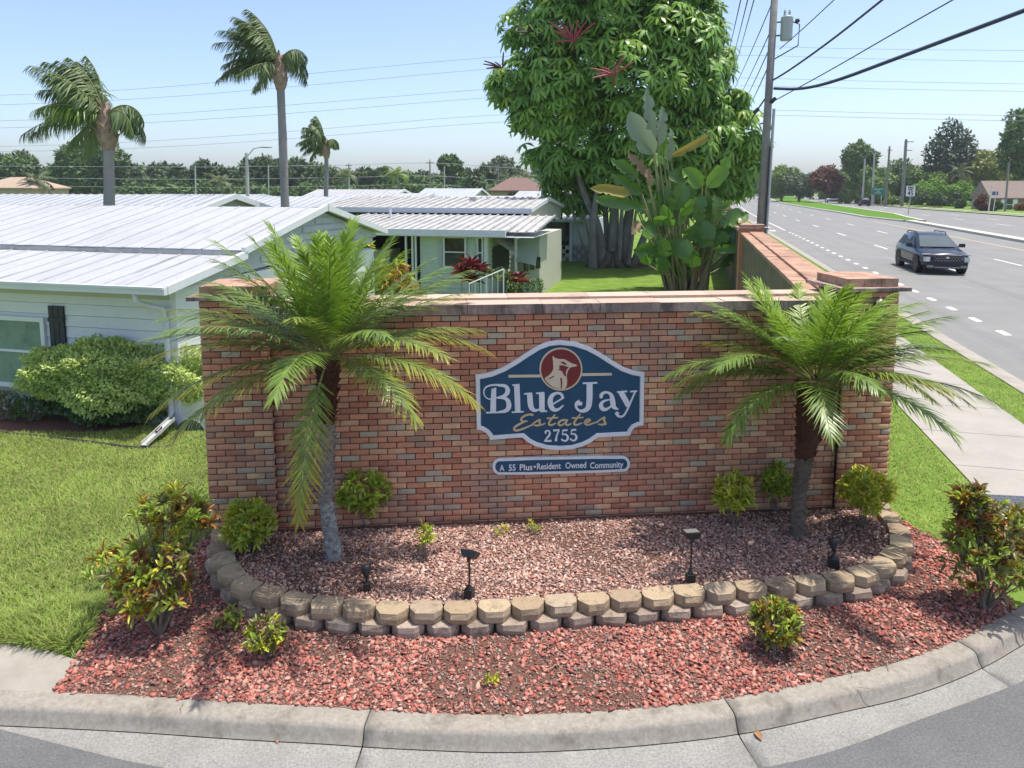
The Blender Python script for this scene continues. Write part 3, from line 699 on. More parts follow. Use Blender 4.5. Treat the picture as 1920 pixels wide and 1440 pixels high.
def rocks(name, label, n, poly, z, mat, smin, smax, excl=None, dens=None):
    xs = [p[0] for p in poly]; ys_ = [p[1] for p in poly]; px = RNG.uniform(min(xs), max(xs), n*4); py = RNG.uniform(min(ys_), max(ys_), n*4)
    k = inside(px, py, poly)
    if excl is not None: k &= ~inside(px, py, excl)
    if dens is not None: k &= dens(px, py)
    px, py = px[k][:n], py[k][:n]; n = len(px); V = []; Q = []; b = 0
    size = smin+(smax-smin)*RNG.random(n)**2.8
    tilt = RNG.normal(0, .45, (n, 3)); up = nrm(np.array([0, 0, 1.])+tilt*np.array([1, 1, 0])); a = RNG.uniform(0, 6.28, n)
    h = np.stack([np.cos(a), np.sin(a), np.zeros(n)], 1); X = nrm(np.cross(h, up)); Y = np.cross(up, X)
    pos = np.stack([px, py, z+size*RNG.uniform(.0, .5, n)], 1)
    g = RNG.integers(0, len(ROCK), n)
    for r in range(len(ROCK)):
        q = g == r; v, f_ = scatter(ROCK[r][0], ROCK[r][1], pos[q], X[q], Y[q], up[q], np.stack([size[q]*RNG.uniform(.8, 1.5, q.sum()), size[q], size[q]*RNG.uniform(.6, 1.1, q.sum())], 1))
        V.append(v); Q.append(f_+b); b += len(v)
    o = link(name, npmesh(name, np.concatenate(V), np.concatenate(Q), mat)); return tag(o, label, 'gravel', kind='stuff')
from math import sin
patch = lambda x, y: (np.sin(x*2.3+1.1)+np.sin(y*4.1+x*1.7)+np.sin(x*5.1-y*3.)*.6)/2.6
red = [(.44, .20, .155), (.40, .25, .20), (.42, .15, .115), (.50, .22, .17), (.36, .11, .085), (.54, .27, .21), (.30, .095, .075), (.45, .16, .12), (.58, .34, .27), (.40, .13, .10), (.25, .13, .11), (.48, .19, .145), (.36, .16, .13), (.44, .15, .115), (.20, .12, .10), (.52, .24, .18)]
m_rock1 = M('lava_stone_red', red, .95, rnd='island', nz=(3.2, .38), bump=(160, .4, .006), spec=.1, const=True)
pale = [(.56, .33, .26), (.50, .27, .21), (.62, .42, .34), (.42, .23, .18), (.54, .32, .25), (.33, .20, .165), (.66, .49, .41), (.48, .24, .19), (.32, .21, .18), (.46, .34, .28)]
m_rock2 = M('lava_stone_pale', pale, .95, rnd='island', nz=(2.6, .24), bump=(160, .4, .006), spec=.1, const=True)
m_chip = M('bark_chip', [(.14, .09, .07), (.26, .17, .13), (.36, .25, .20), (.20, .12, .09), (.42, .31, .26), (.24, .21, .19)], .95, rnd='island', const=True)
pout = [(v.x, v.y) for v in offs(bc, .13)]+[(v.x, v.y) for v in reversed([Wp(UL0, 0, 0), Wp(UR1, 0, 0)])]
pin = [(v.x, v.y) for v in offs(bc, -.09)]+[(v.x, v.y) for v in (Wp(UR1-.1, 0, .09), Wp(UL0+.1, 0, .09))]
bp = [(v[0], v[1]) for v in bed_poly]
rocks('lava_stones', 'coarse red lava stones between the planter and the kerb', 36000, bp, .008, m_rock1, .006, .029, excl=pout, dens=lambda x, y: (patch(x, y) < .08) | (RNG.random(len(x)) < .3))
rocks('bark_chips', 'fine brown chips showing through the red stones by the kerb', 26000, bp, .007, m_chip, .005, .016, excl=pout)
rocks('planter_stones', 'pale red stones covering the bed inside the planter', 26000, pin, .148, m_rock2, .007, .024, dens=lambda x, y: (patch(x+2, y) < .3) | (RNG.random(len(x)) < .4))
rocks('planter_chips', 'fine brown bark chips among the stones in the planter', 15000, pin, .147, m_chip, .006, .016)
# ---------------------------------------------------------------- garden lights
def tb(mb, c, r, h): mb.lathe([(r, c[2]), (r, c[2]+h)], (c[0], c[1], 0))
def flood(x, yb, yt, label, yaw, tilt):
    b = P(x, yb, .16); top = D(x, yt, b.y).z
    t = thing('flood_light', label, 'garden light', b, yaw, 'black lights in the planter')
    mb = MB(); mb.box((0, 0, .03), (.075, .07, .09)); mb.lathe([(.026, .075), (.02, .10)]); mb.obj('junction_box', m_blk, t)
    H = top-b.z
    mb = MB(); mb.tube([(0, 0, .09), (.004, 0, H*.5), (0, 0, H-.02)], .009, 8); mb.obj('stake', m_blk, t)
    mb = MB(); Mx = Matrix.Rotation(tilt, 3, 'X')
    vs = [(-.055, -.045, .0), (.055, -.045, .0), (.055, .045, 0), (-.055, .045, 0), (-.075, -.06, .05), (.075, -.06, .05), (.075, .06, .05), (-.075, .06, .05), (-.075, -.06, .062), (.075, -.06, .062), (.075, .06, .062), (-.075, .06, .062)]
    mb.add([Mx @ Vector(v)+Vector((0, 0, H)) for v in vs], [(0, 3, 2, 1), (0, 1, 5, 4), (1, 2, 6, 5), (2, 3, 7, 6), (3, 0, 4, 7), (4, 5, 9, 8), (5, 6, 10, 9), (6, 7, 11, 10), (7, 4, 8, 11), (8, 9, 10, 11)]); hd = mb.obj('lamp_head', m_blk, t)
    mb = MB(); mb.add([Mx @ Vector(v)+Vector((0, 0, H)) for v in ((-.062, -.048, .0635), (.062, -.048, .0635), (.062, .048, .0635), (-.062, .048, .0635))], [(0, 1, 2, 3)]); mb.obj('lens', M('lamp_lens', (.20, .20, .19), .12, spec=.8), hd)
    mb = MB(); mb.box((0, 0, H-.012), (.02, .05, .03)); mb.obj('bracket', m_blk, t)
flood(880, 1118, 1046, 'black flood light on a thin stake in the planter under the sign', R(-20), R(-35))
flood(1294, 1090, 1008, 'black flood light on a stake at the planter edge, right of centre', R(8), R(-8))
def bullet(x, yb, yt, label, yaw, s=1.):
    b = P(x, yb, .16); H = D(x, yt, b.y).z-b.z
    t = thing('bullet_light', label, 'garden light', b, yaw, 'black lights in the planter')
    mb = MB(); mb.box((0, 0, .03), (.085*s, .08*s, .10*s)); mb.lathe([(.03*s, .08*s), (.018*s, .105*s)]); mb.obj('junction_box', m_blk, t)
    mb = MB(); mb.lathe([(.012, .09*s), (.012, .13*s)]); mb.obj('swivel', m_blk, t)
    Mx = Matrix.Rotation(R(-22), 3, 'X')
    mb = MB(); mb.lathe([(.014, 0), (.026, .03), (.045, .085), (.048, .12), (.042, .121), (.036, .105)], (0, 0, H-.12), 16, Mx); mb.obj('lamp_head', m_blk, t, True)
bullet(688, 1106, 1062, 'small black spotlight left of the sign, beside the palm', R(15), .75)
bullet(1562, 1062, 1012, 'stubby black spotlight on a box below the right palm', R(-10), 1.05)
# ================================================================ plants
def leafmat(name, cols, rough=.42, transl=.3, spec=.45, tip=None, const=False, nz=None):
    m = M(name, cols, rough, rnd='island', transl=transl, spec=spec, const=const, nz=nz)
    if tip:
        t = m.node_tree; N = t.nodes; L = t.links; b = N['Principled BSDF']
        src = b.inputs['Base Color'].links[0].from_socket
        at = N.new('ShaderNodeAttribute'); at.attribute_name = 'tip'
        mx = N.new('ShaderNodeMix'); mx.data_type = 'RGBA'; mx.clamp_factor = True
        L.new(at.outputs['Fac'], mx.inputs[0]); L.new(src, mx.inputs[6]); mx.inputs[7].default_value = (*tip, 1)
        L.new(mx.outputs[2], b.inputs['Base Color'])
        for n in N:
            if n.type == 'BSDF_TRANSLUCENT': L.new(mx.outputs[2], n.inputs[0])
    return m
# leaf templates: x across, y along, z up
def tleaf(st, fold=.0, curl=.0):
    """three vertices per station: centre line and two edges"""
    v = []; f = []
    for y, w_ in st:
        z = -curl*y*y; v += [(-w_/2, y, z+fold*w_), (0, y, z), (w_/2, y, z+fold*w_)]
    for i in range(len(st)-1):
        a = i*3; f += [(a, a+1, a+4, a+3), (a+1, a+2, a+5, a+4)]
    return np.array(v), np.array(f)
def tblade(st, curl=.0, fold=0):
    v = []; f = []
    for y, w_ in st: z = -curl*y*y; v += [(-w_/2, y, z), (w_/2, y, z)]
    for i in range(len(st)-1): a = i*2; f.append((a, a+1, a+3, a+2))
    return np.array(v), np.array(f)
LEAFLET = tblade([(0, .6), (.25, 1), (.6, .75), (1, .05)], .24)
def arrmesh(name, parts, mats):
    """parts: list of (V, F(quads), material index, tip array or None)"""
    V = np.concatenate([p[0] for p in parts]); b = 0; Fs = []; mi = []; tp = []
    for p in parts:
        Fs.append(p[1]+b); b += len(p[0]); mi += [p[2]]*len(p[1]); tp.append(np.zeros(len(p[0])) if p[3] is None else p[3])
    me = npmesh(name, V, np.concatenate(Fs))
    for m in mats: me.materials.append(m)
    me.polygons.foreach_set('material_index', np.array(mi, dtype=np.int32))
    a = me.attributes.new('tip', 'FLOAT', 'POINT'); a.data.foreach_set('value', np.concatenate(tp).astype(np.float32))
    return me
def tubearr(pts, rad, n=6):
    mb = MB(); mb.tube(pts, rad, n, cap=False); return np.array([tuple(v) for v in mb.v]), np.array(mb.f)
def frond(name, base, az, el, length, droop, mats, parent, nl=44, ll=.30, lw=.022, wind=(0, 0, 0), vee=.45, yellow=0., hang=0., stem=.011, bare=.14, rag=.1, twist=0., inv=None):
    n = 14; pts = [Vector(base)]; tang = []
    d0 = Vector((math.cos(az)*math.cos(el), math.sin(az)*math.cos(el), math.sin(el))); d = d0.copy(); wv = Vector(wind)
    for i in range(n):
        s = (i+1)/n
        d = (d+Vector((0, 0, -1))*droop*(.35+1.3*s)/n+wv*(.3+1.2*s)/n).normalized(); tang.append(d.copy()); pts.append(pts[-1]+d*length/n)
    PT = np.array([tuple(p) for p in pts]); TG = np.array([tuple(t) for t in tang]+[tuple(tang[-1])])
    s = np.linspace(bare, .985, nl); s = np.concatenate([s, s+.5*(1-bare)/nl]); s = np.minimum(s, .995); sd_ = np.repeat([-1., 1.], nl)
    s = s+RNG.normal(0, .004, len(s)); s = np.clip(s, .02, .998)
    ii = np.clip((s*n).astype(int), 0, n-1); fr = s*n-ii
    pos = PT[ii]*(1-fr)[:, None]+PT[ii+1]*fr[:, None]; tg = nrm(TG[ii]*(1-fr)[:, None]+TG[ii+1]*fr[:, None])
    side = np.cross(tg, [0, 0, 1.]); bad = np.linalg.norm(side, axis=1) < .12
    side[bad] = [-math.sin(az), math.cos(az), 0]; side = nrm(side); upn = nrm(np.cross(side, tg))
    if twist:
        c_, s_ = math.cos(twist), math.sin(twist); side, upn = side*c_+upn*s_, upn*c_-side*s_
    ang = np.interp(s, [0, .3, 1], [1.15, .95, .42])+RNG.normal(0, rag, len(s))
    ve = vee+RNG.normal(0, rag, len(s))
    dr = tg*np.cos(ang)[:, None]+(side*sd_[:, None]*np.cos(ve)[:, None]+upn*np.sin(ve)[:, None])*np.sin(ang)[:, None]
    dr = nrm(dr+np.array([0, 0, -1.])*hang*RNG.uniform(.7, 1.2, len(s))[:, None]+np.array(wind)[None]*.5)
    Lf = ll*np.interp(s, [0, bare+.04, .35, .7, 1], [.45, .6, 1, .9, .42])*RNG.uniform(.88, 1.1, len(s))
    X, Y, Z = frames(dr, upn)
    v, f = scatter(*LEAFLET, pos, X, Y, Z, np.stack([np.full(len(s), lw), Lf, Lf*(.6+hang)], 1))
    tip = None
    if yellow:
        tip = np.clip((np.tile(LEAFLET[0][:, 1], len(s))*.75+np.repeat(s, len(LEAFLET[0]))*.6-.45)*yellow*1.6, 0, 1)
    rv, rf = tubearr([pts[i] for i in range(0, n+1, 1)], [stem*(1-.8*i/n) for i in range(n+1)], 5)
    me = arrmesh(name, [(v, f, 0, tip), (rv, rf, 1, None)], mats)
    o = link(name, me, None, parent); o.matrix_parent_inverse = Matrix.Translation(-parent.location) if inv is None else inv; return o
m_datel = leafmat('date_palm_leaf', [(0.098, 0.168, 0.030), (0.156, 0.252, 0.041), (0.221, 0.336, 0.050), (0.124, 0.216, 0.034)], .38, .3, .5, tip=(.45, .36, .04))
m_daten = leafmat('date_palm_young_leaf', [(0.204, 0.319, 0.031), (0.276, 0.418, 0.042), (0.228, 0.363, 0.035)], .4, .35, .5, tip=(.4, .4, .05))
m_stem = M('palm_stem', [(.16, .19, .05), (.22, .22, .07)], .5, rnd=4.)
m_ptrunk = M('palm_trunk', [(.07, .05, .038), (.22, .175, .135), (.13, .095, .07)], .95, rnd=20., nz=(22, .5), bump=(40, .9, .03))
m_ptrunkw = M('palm_trunk_pale', [(.20, .185, .165), (.52, .51, .48)], .95, rnd=26., nz=(22, .5), bump=(40, .9, .03))
m_fibre = M('palm_fibre', [(.055, .022, .012), (.13, .055, .03), (.085, .038, .02)], .95, rnd=14., nz=(40, .4), bump=(60, 1., .04))
def trunkmesh(pts, rads, boots=0, blen=.05, n=12, seed=0, jit=.06):
    rr = random.Random(seed); mb = MB(); pts = [Vector(p) for p in pts]
    q = chaikin([Vector((*p, 0)[:3]) for p in pts], 2); m = len(q)
    L = [0]
    for a, b in zip(q, q[1:]): L.append(L[-1]+(b-a).length)
    L0 = [0]
    for a, b in zip(pts, pts[1:]): L0.append(L0[-1]+(b-a).length)
    ra = [float(np.interp(l/L[-1], np.array(L0)/L0[-1], rads)) for l in L]
    mb.tube(q, ra, n)
    mb.v = [tuple(Vector(v)+Vector((rr.gauss(0, 1), rr.gauss(0, 1), rr.gauss(0, .5)))*jit*ra[0]) for v in mb.v]
    for k in range(boots):
        t = (k+.5)/boots; a = k*2.39996; l = t*L[-1]; j = 0
        while j < m-2 and L[j+1] < l: j += 1
        c = q[j].lerp(q[j+1], (l-L[j])/max(1e-6, L[j+1]-L[j])); tv = (q[j+1]-q[j]).normalized(); r_ = float(np.interp(l, L, ra))
        o = Vector((math.cos(a), math.sin(a), 0)); s = tv.cross(o).normalized()
        w_ = r_*.45; b0 = c+o*r_*.85; tp = c+o*(r_*1.0+blen*rr.uniform(.35, .6))+tv*blen*rr.uniform(.7, 1.2)
        mb.add([b0-s*w_, b0+s*w_, b0+tv*blen*.5+s*w_*.6, b0+tv*blen*.5-s*w_*.6, tp-s*w_*.3, tp+s*w_*.3], [(0, 1, 5, 4), (1, 2, 5), (0, 4, 3), (3, 4, 5, 2)])
    return mb
def date_palm(label, base, bend, top, fronds, rads, pale, midm):
    t = thing('date_palm', label, 'palm tree', base)
    inv = Matrix.Translation(-t.location)
    def fin(mb, nm, mat):
        o = mb.obj(nm, mat, t); o.matrix_parent_inverse = inv; return o
    b = Vector(base); pts = [b+Vector((0, 0, -.05)), *[Vector(q) for q in bend], Vector(top)]
    mid_ = (pts[1]+pts[2])/2
    fin(trunkmesh([pts[0], pts[0].lerp(pts[1], .5), pts[1]+Vector((0, 0, .03))], [rads[0]*1.3, rads[0]*1.05, rads[0]], 60, .045), 'trunk_base', pale)
    fin(trunkmesh([pts[1], mid_, pts[2]], [rads[0]*.99, rads[0]*1.02, rads[1]], 80, .05, seed=2), 'trunk', midm)
    fin(trunkmesh(pts[2:], [rads[1], rads[2], rads[2]*.6] if len(pts) > 4 else [rads[1]*1.0, rads[2]], 70, .06, seed=3), 'fibre_sheath', m_fibre)
    tp = Vector(top)
    for (az, el, ln, dr, yel, young, *ex) in fronds:
        kw = ex[0] if ex else {}
        bb = tp+Vector((math.cos(az), math.sin(az), 0))*rads[2]*.6*math.cos(max(el, 0))+Vector((0, 0, .08*math.sin(el)))
        frond('frond', bb, az, el, ln, dr, [m_daten if young else m_datel, m_stem], t, yellow=yel, inv=inv, **kw)
    return t
rr = random.Random(5)
def autofronds(n, L, lo, hi, wind=None, seed=1, lean=(0, 0), ll=.29, dr0=.95):
    r = random.Random(seed); out = []
    for i in range(n):
        f = (i+.5)/n; az = i*2.39996+r.uniform(-.25, .25); el = R(lo+(hi-lo)*f**.9+r.uniform(-6, 6))
        ln = L*(1.0-.28*f)*r.uniform(.9, 1.08); dr = dr0*(1.05-.55*f)*r.uniform(.8, 1.2)
        kw = dict(nl=62, ll=ll*(1-.15*f), lw=.0155, hang=.12+.16*r.random(), vee=.3, rag=.13, stem=.011)
        if wind: kw['wind'] = wind
        out.append((az, el, ln, dr, .0 if r.random() < .6 else r.uniform(.2, .6) if f < .45 else 0, f > .62, kw))
    return out
b1 = P(628, 1045, .15)
zt = D(615, 672, b1.y).z; tx = D(615, 672, b1.y).x
kw0 = dict(nl=66, ll=.31, lw=.0155, hang=.14, vee=.2, rag=.12)
extra = [(R(-95), R(-35), 1.45, 1.5, 1.0, False, dict(kw0, vee=.05)), (R(-155), R(8), 1.55, .85, .7, False, kw0), (R(-172), R(18), 1.65, .7, .8, False, kw0), (R(-20), R(10), 1.55, .85, .9, False, kw0),
         (R(8), R(22), 1.55, .9, .8, False, kw0), (R(-42), R(8), 1.3, .95, .5, False, kw0), (R(-140), R(2), 1.45, .85, .5, False, kw0), (R(178), R(30), 1.6, .6, .3, False, kw0), (R(20), R(42), 1.5, .7, .2, False, kw0)]
date_palm('pygmy date palm with pale scarred trunk left of the sign board', b1, [b1.lerp(Vector((tx-.02, b1.y, zt)), .28)+Vector((-.06, 0, 0)), b1.lerp(Vector((tx, b1.y, zt)), .68)+Vector((-.03, 0, 0))], (tx, b1.y, zt),
          autofronds(40, 1.62, 14, 80, seed=2, dr0=.62)+extra, (.066, .072, .115), m_ptrunkw, M('palm_trunk_grey', [(.11, .09, .075), (.33, .30, .265), (.20, .17, .145)], .95, rnd=20., nz=(22, .45), bump=(40, .9, .03)))
b2 = P(1495, 1003, .15); t2 = D(1532, 716, b2.y)
date_palm('wind-swept pygmy date palm with brown trunk right of the sign board', b2, [Vector((b2.x-.0, b2.y, .62)), Vector((D(1508, 860, b2.y).x, b2.y, D(1508, 860, b2.y).z))], t2,
          autofronds(46, 1.52, 16, 64, wind=(.30, .0, .0), seed=9, ll=.30, dr0=.92)+[(R(180), R(20), 1.4, 1.1, .1, False, kw0), (R(165), R(15), 1.4, .9, .1, False, kw0), (R(-150), R(10), 1.3, 1.2, .1, False, kw0),
           (R(-20), R(5), 1.35, 1.3, .1, False, dict(kw0, wind=(.3, 0, 0))), (R(-5), R(15), 1.5, 1.0, .1, False, dict(kw0, wind=(.3, 0, 0))), (R(15), R(10), 1.45, 1.0, .1, False, dict(kw0, wind=(.3, 0, 0)))], (.066, .085, .20), m_ptrunk, m_ptrunk)
# ---------------------------------------------------------------- crotons and other shrubs
LEAF = tleaf([(0, .12), (.3, .85), (.65, 1), (.88, .55), (1, .05)], .16, .22)
def shrub(name, label, base, h, rx, ry, n, mats, leaf=(.075, .024), cat='shrub', z0=.35, stems=7, per=9, group=None, droop=.0, seed=0, lobes=None, frac=None, stemr=.006, tmpl=None):
    """stems with rosettes of leaves at their ends; mats: list of leaf materials used for different rosettes"""
    g_ = np.random.default_rng(seed+100); t = thing(name, label, cat, base, 0, group)
    nr = max(3, n//per)
    d = nrm(g_.normal(size=(nr, 3))); d[:, 2] = np.where(d[:, 2] < 0, d[:, 2]*.85, d[:, 2])
    rad = g_.uniform(.45, 1.0, nr)**.5
    if lobes is None:
        c = d*rad[:, None]*np.array([rx, ry, h*(1-z0)*.5])+np.array([0, 0, h*(z0+(1-z0)*.5)])
    else:
        k = g_.integers(0, len(lobes), nr); lb = np.array(lobes)[k]
        c = d*rad[:, None]*lb[:, 3:4]*np.array([1, 1, .85])+lb[:, :3]
    out = nrm(c-np.array([0, 0, h*.3]))
    R_ = np.repeat(np.arange(nr), per); m = len(R_)
    dd = nrm(out[R_]*.75+g_.normal(size=(m, 3))*.75+np.array([0, 0, .35-droop]))
    pos = c[R_]+dd*leaf[0]*.12+g_.normal(size=(m, 3))*leaf[0]*.15
    X, Y, Z = frames(dd, nrm(out[R_]+np.array([0, 0, .8])+g_.normal(size=(m, 3))*.3))
    L_ = leaf[0]*g_.uniform(.7, 1.25, m)
    T = tmpl or LEAF
    kk = g_.integers(0, len(mats), nr)[R_]
    for i, mm in enumerate(mats):
        q = kk == i
        if not q.any(): continue
        v, f = scatter(T[0], T[1], pos[q], X[q], Y[q], Z[q], np.stack([leaf[1]*g_.uniform(.8, 1.2, q.sum()), L_[q], L_[q]], 1))
        o = link('leaves', npmesh('leaves', v, f, mm), None, t); o['kind'] = 'stuff'
    mb = MB(); r2 = random.Random(seed)
    for i in range(stems):
        tgt = Vector(c[r2.randrange(nr)]); a = Vector((r2.uniform(-.03, .03), r2.uniform(-.03, .03), -.02))
        mid_ = a.lerp(tgt, .5)+Vector((r2.uniform(-.04, .04), r2.uniform(-.04, .04), .02)); mb.tube([a, mid_, tgt], [stemr*1.5, stemr, stemr*.5], 5)
    mb.obj('stems', M('shrub_stem', [(.16, .12, .085), (.26, .21, .16)], .9, rnd=12.), t)
    return t
cy = leafmat('croton_yellow', [(.58, .57, .05), (.70, .66, .07), (.44, .50, .05), (.66, .58, .05)], .35, .25)
cg = leafmat('croton_green', [(0.247, 0.352, 0.045), (0.351, 0.462, 0.060), (0.468, 0.550, 0.070)], .35, .33)
clg = leafmat('shrub_light_green', [(0.408, 0.528, 0.070), (0.528, 0.616, 0.100), (0.336, 0.462, 0.060)], .38, .38)
cd_ = leafmat('croton_dark', [(.16, .20, .055), (.22, .16, .06), (.19, .25, .065), (.25, .13, .06)], .35, .2)
cr = leafmat('croton_red', [(.28, .09, .03), (.38, .15, .035), (.17, .06, .03)], .35, .2)
co = leafmat('croton_orange', [(.42, .20, .025), (.36, .26, .03), (.46, .32, .04)], .35, .25)
def sh(x, yb, yt, wpx, z, label, mats, n=500, name='croton', **k):
    n = int(n*1.9); k.setdefault('leaf', (.082, .027))
    b = P(x, yb, z); s = b.y*1.05/F; h = (D(x, yt, b.y).z-z)*.93; return shrub(name, label, b, h, wpx*s/2, wpx*s/2*.85, n, mats, seed=int(x), **k)
sh(468, 1030, 940, 84, .15, 'round yellow-green croton in front of the left brick pillar', [clg, clg, cy], 560, z0=.08)
sh(685, 985, 874, 92, .15, 'bright green leafy shrub right of the left palm trunk', [clg], 620, name='leafy_shrub', z0=.22, leaf=(.08, .03))
sh(797, 1045, 985, 30, .15, 'spindly young croton sprout alone in the planter bed', [clg, cy], 70, z0=.35, leaf=(.06, .018), stems=3)
sh(1376, 985, 890, 74, .15, 'golden yellow croton between the sign and the right palm', [cy, cy, clg], 330, z0=.28)
sh(1456, 958, 870, 54, .15, 'green croton close to the wall, left of the right palm trunk', [cg, clg], 300, z0=.3)
sh(1620, 985, 880, 88, .15, 'yellow-green croton in front of the right brick pillar', [cy, clg, cy], 520, z0=.26, lobes=None)
b = P(300, 1185, .01)
shrub('croton', 'tall leggy croton with dark red and yellow leaves on the left', b, 1.25, .5, .4, 1700, [cd_, cg, cg, cr, co, cd_, cy], seed=33, stems=26,
      lobes=[(-.28, .02, .55, .26), (.05, .0, .68, .24), (.12, .16, 1.0, .24), (-.02, .14, 1.05, .2), (.26, .12, .95, .18), (.15, -.1, .42, .22), (-.12, -.08, .40, .22)], leaf=(.085, .026), stemr=.008)
sh(424, 1180, 1140, 46, .01, 'low dark green seedling left of the curved blocks', [cg, cd_], 80, z0=.1, leaf=(.06, .02), stems=3)
sh(500, 1232, 1160, 66, .01, 'small croton with yellow spots below the left end of the planter', [cd_, cg, cy, cd_], 210, z0=.25, leaf=(.065, .022))
sh(1452, 1218, 1128, 86, .01, 'compact dark croton with orange tips in front of the planter', [cd_, cg, cd_, cg, co], 380, z0=.15, leaf=(.07, .022))
b = P(1846, 1140, .01)
shrub('croton', 'large dark bronze croton by the kerb at the right edge', b, 1.25, .42, .4, 2500, [cd_, cd_, cg, cr, cg, co, cd_], seed=71, stems=16,
      lobes=[(-.02, .0, .45, .34), (.16, .0, .55, .32), (-.12, .02, .62, .26), (-.16, .05, 1.0, .13), (.12, .05, .72, .24), (.3, 0, .42, .24), (-.08, .03, .84, .17)], leaf=(.085, .027), stemr=.008)
for i, (x, y, lb) in enumerate(((940, 1003, 'tiny weed sprouting near the wall base under the sign'), (1000, 997, 'tiny yellow weed near the wall base below the plaque'), (920, 1282, 'tuft of yellow weed in the red stones near the kerb'))):
    sh(x, y, y-16, 22, .15 if y < 1100 else .01, lb, [clg, cy], 30, name='weed', cat='weed', z0=.1, leaf=(.045, .010), stems=2)
mb = MB(); r_ = random.Random(8)
for i in range(70):
    q = P(r_.uniform(200, 1750), r_.uniform(1195, 1320), .025) if i < 40 else P(r_.uniform(480, 1600), r_.uniform(1000, 1090), .165)
    a = r_.uniform(0, 6.3); l_ = r_.uniform(.04, .16); mb.tube([q, q+Vector((math.cos(a)*l_*.5, math.sin(a)*l_*.5, .012)), q+Vector((math.cos(a+.2)*l_, math.sin(a+.2)*l_, .004))], [.003, .0025, .0015], 4)
tag(mb.obj('fallen_twigs', M('twig', [(.30, .24, .18), (.42, .35, .27)], .9, rnd='island')), 'dry fallen twigs lying on the red stones', 'twigs', kind='stuff')
for i, (x, y, z, lb) in enumerate(((520, 1394, -.10, 'dry brown leaf in the gutter at the left'), (1428, 1388, -.10, 'dry tan leaf in the gutter below the middle joint'), (895, 1335, .012, 'red stone chip fallen onto the kerb'))):
    q = P(x, y, z); t = thing('fallen_leaf' if i < 2 else 'loose_stone', lb, 'leaf' if i < 2 else 'stone', q)
    if i < 2: v, f = scatter(*LEAF, np.zeros((1, 3)), np.array([[1., .2, .1]]), np.array([[-.2, 1., .15]]), np.array([[0, 0, 1.]]), np.array([[.05, .09, .09]])); link('blade', npmesh('blade', v, f, M('dead_leaf', (.30, .16, .08), .9)), None, t)
    else: link('stone', npmesh('stone', ROCK[1][0]*.025+np.array([0, 0, .012]), ROCK[1][1], M('stone_red', (.36, .14, .10), .95)), None, t)
# ---------------------------------------------------------------- grass blades on the near lawns
m_blade = leafmat('grass_blade', [(.17, .27, .045), (.25, .36, .065), (.33, .43, .09), (.40, .42, .15), (.21, .32, .05)], .6, .3, .2, nz=(1.1, .62))
m_blade2 = leafmat('grass_blade_dry', [(.30, .27, .13), (.22, .22, .08), (.36, .31, .17)], .7, .25, .2)
BLADE = tblade([(0, 1.), (.5, .8), (1, .08)], .5)
def grass(name, label, poly, n, hmin, hmax, mat, excl=(), bare=.0):
    xs = [p[0] for p in poly]; ys_ = [p[1] for p in poly]; px = RNG.uniform(min(xs), max(xs), n*3); py = RNG.uniform(min(ys_), max(ys_), n*3)
    k = inside(px, py, poly)
    for e in excl: k &= ~inside(px, py, e)
    pt = (np.sin(px*1.9+.7)+np.sin(py*2.7+px)+np.sin(px*4.3-py*3.1)*.7+np.sin(py*7+px*6)*.4)/3.1
    k &= RNG.random(len(px)) > bare*np.clip(pt*1.6+.35, 0, 1)
    px, py, pt = px[k][:n], py[k][:n], pt[k][:n]; n = len(px)
    a = RNG.uniform(0, 6.28, n); le = RNG.uniform(.15, 1.0, n)
    dr = nrm(np.stack([np.cos(a)*le, np.sin(a)*le, np.ones(n)], 1)); X, Y, Z = frames(dr)
    h = hmin+(hmax-hmin)*RNG.random(n)*np.clip(1.1-.75*pt, .35, 2); wd = RNG.uniform(.006, .011, n)
    v, f = scatter(*BLADE, np.stack([px, py, np.zeros(n)], 1), X, Y, Z, np.stack([wd, h, h], 1))
    o = link(name, npmesh(name, v, f, mat)); return tag(o, label, 'grass', kind='stuff')
bedx = [(v[0], v[1]) for v in bed_poly]
lawnp = [tuple(P(x, y)[:2]) for x, y in ((-160, 1195), (60, 1212), (150, 1238), (190, 1140), (255, 1085), (350, 1035), (408, 995), (405, 780), (200, 812), (-120, 812))]
grass('lawn_grass', 'short green lawn grass left of the sign wall', lawnp, 95000, .03, .075, m_blade, (bedx,), .25)
grass('dry_grass', 'dry straw-coloured blades in the left lawn', lawnp, 20000, .025, .06, m_blade2, (bedx,), 0)
tfp = [tuple(P(x, y)[:2]) for x, y in ((-100, 1150), (20, 1165), (120, 1130), (200, 1120), (165, 1225), (90, 1218), (0, 1208), (-100, 1204))]
grass('tall_grass', 'longer grass tufts along the edge of the concrete path', tfp, 6500, .07, .15, m_blade, (bedx,), 0)
rs = [tuple(RP(-2.66, y)[:2]) for y in (6.4, 8, 10, 12, 14, 17, 20, 24)]
ls = [tuple(q[:2]) for q in ([S(t, .28, 0) for t in (15, 10, 5, .5)]+[Wp(UR1+.03, 0, -.4), Wp(UR1+.03, 0, .1), P(1690, 985), P(1790, 1030), P(1835, 1070), P(1885, 1112)])]
grass('verge_grass', 'bright grass between the sign wall and the sidewalk', rs+ls, 42000, .03, .07, m_blade, (), .05)
rs2 = [tuple(RP(-.83, y-.41)[:2]) for y in (8, 10, 12, 14, 17, 21, 26)]+[tuple(RP(-.03, y)[:2]) for y in (26, 21, 17, 14, 12, 10, 8)]
grass('kerbside_grass', 'narrow strip of grass between the sidewalk and the main road', rs2, 30000, .03, .075, m_blade, (), .05)
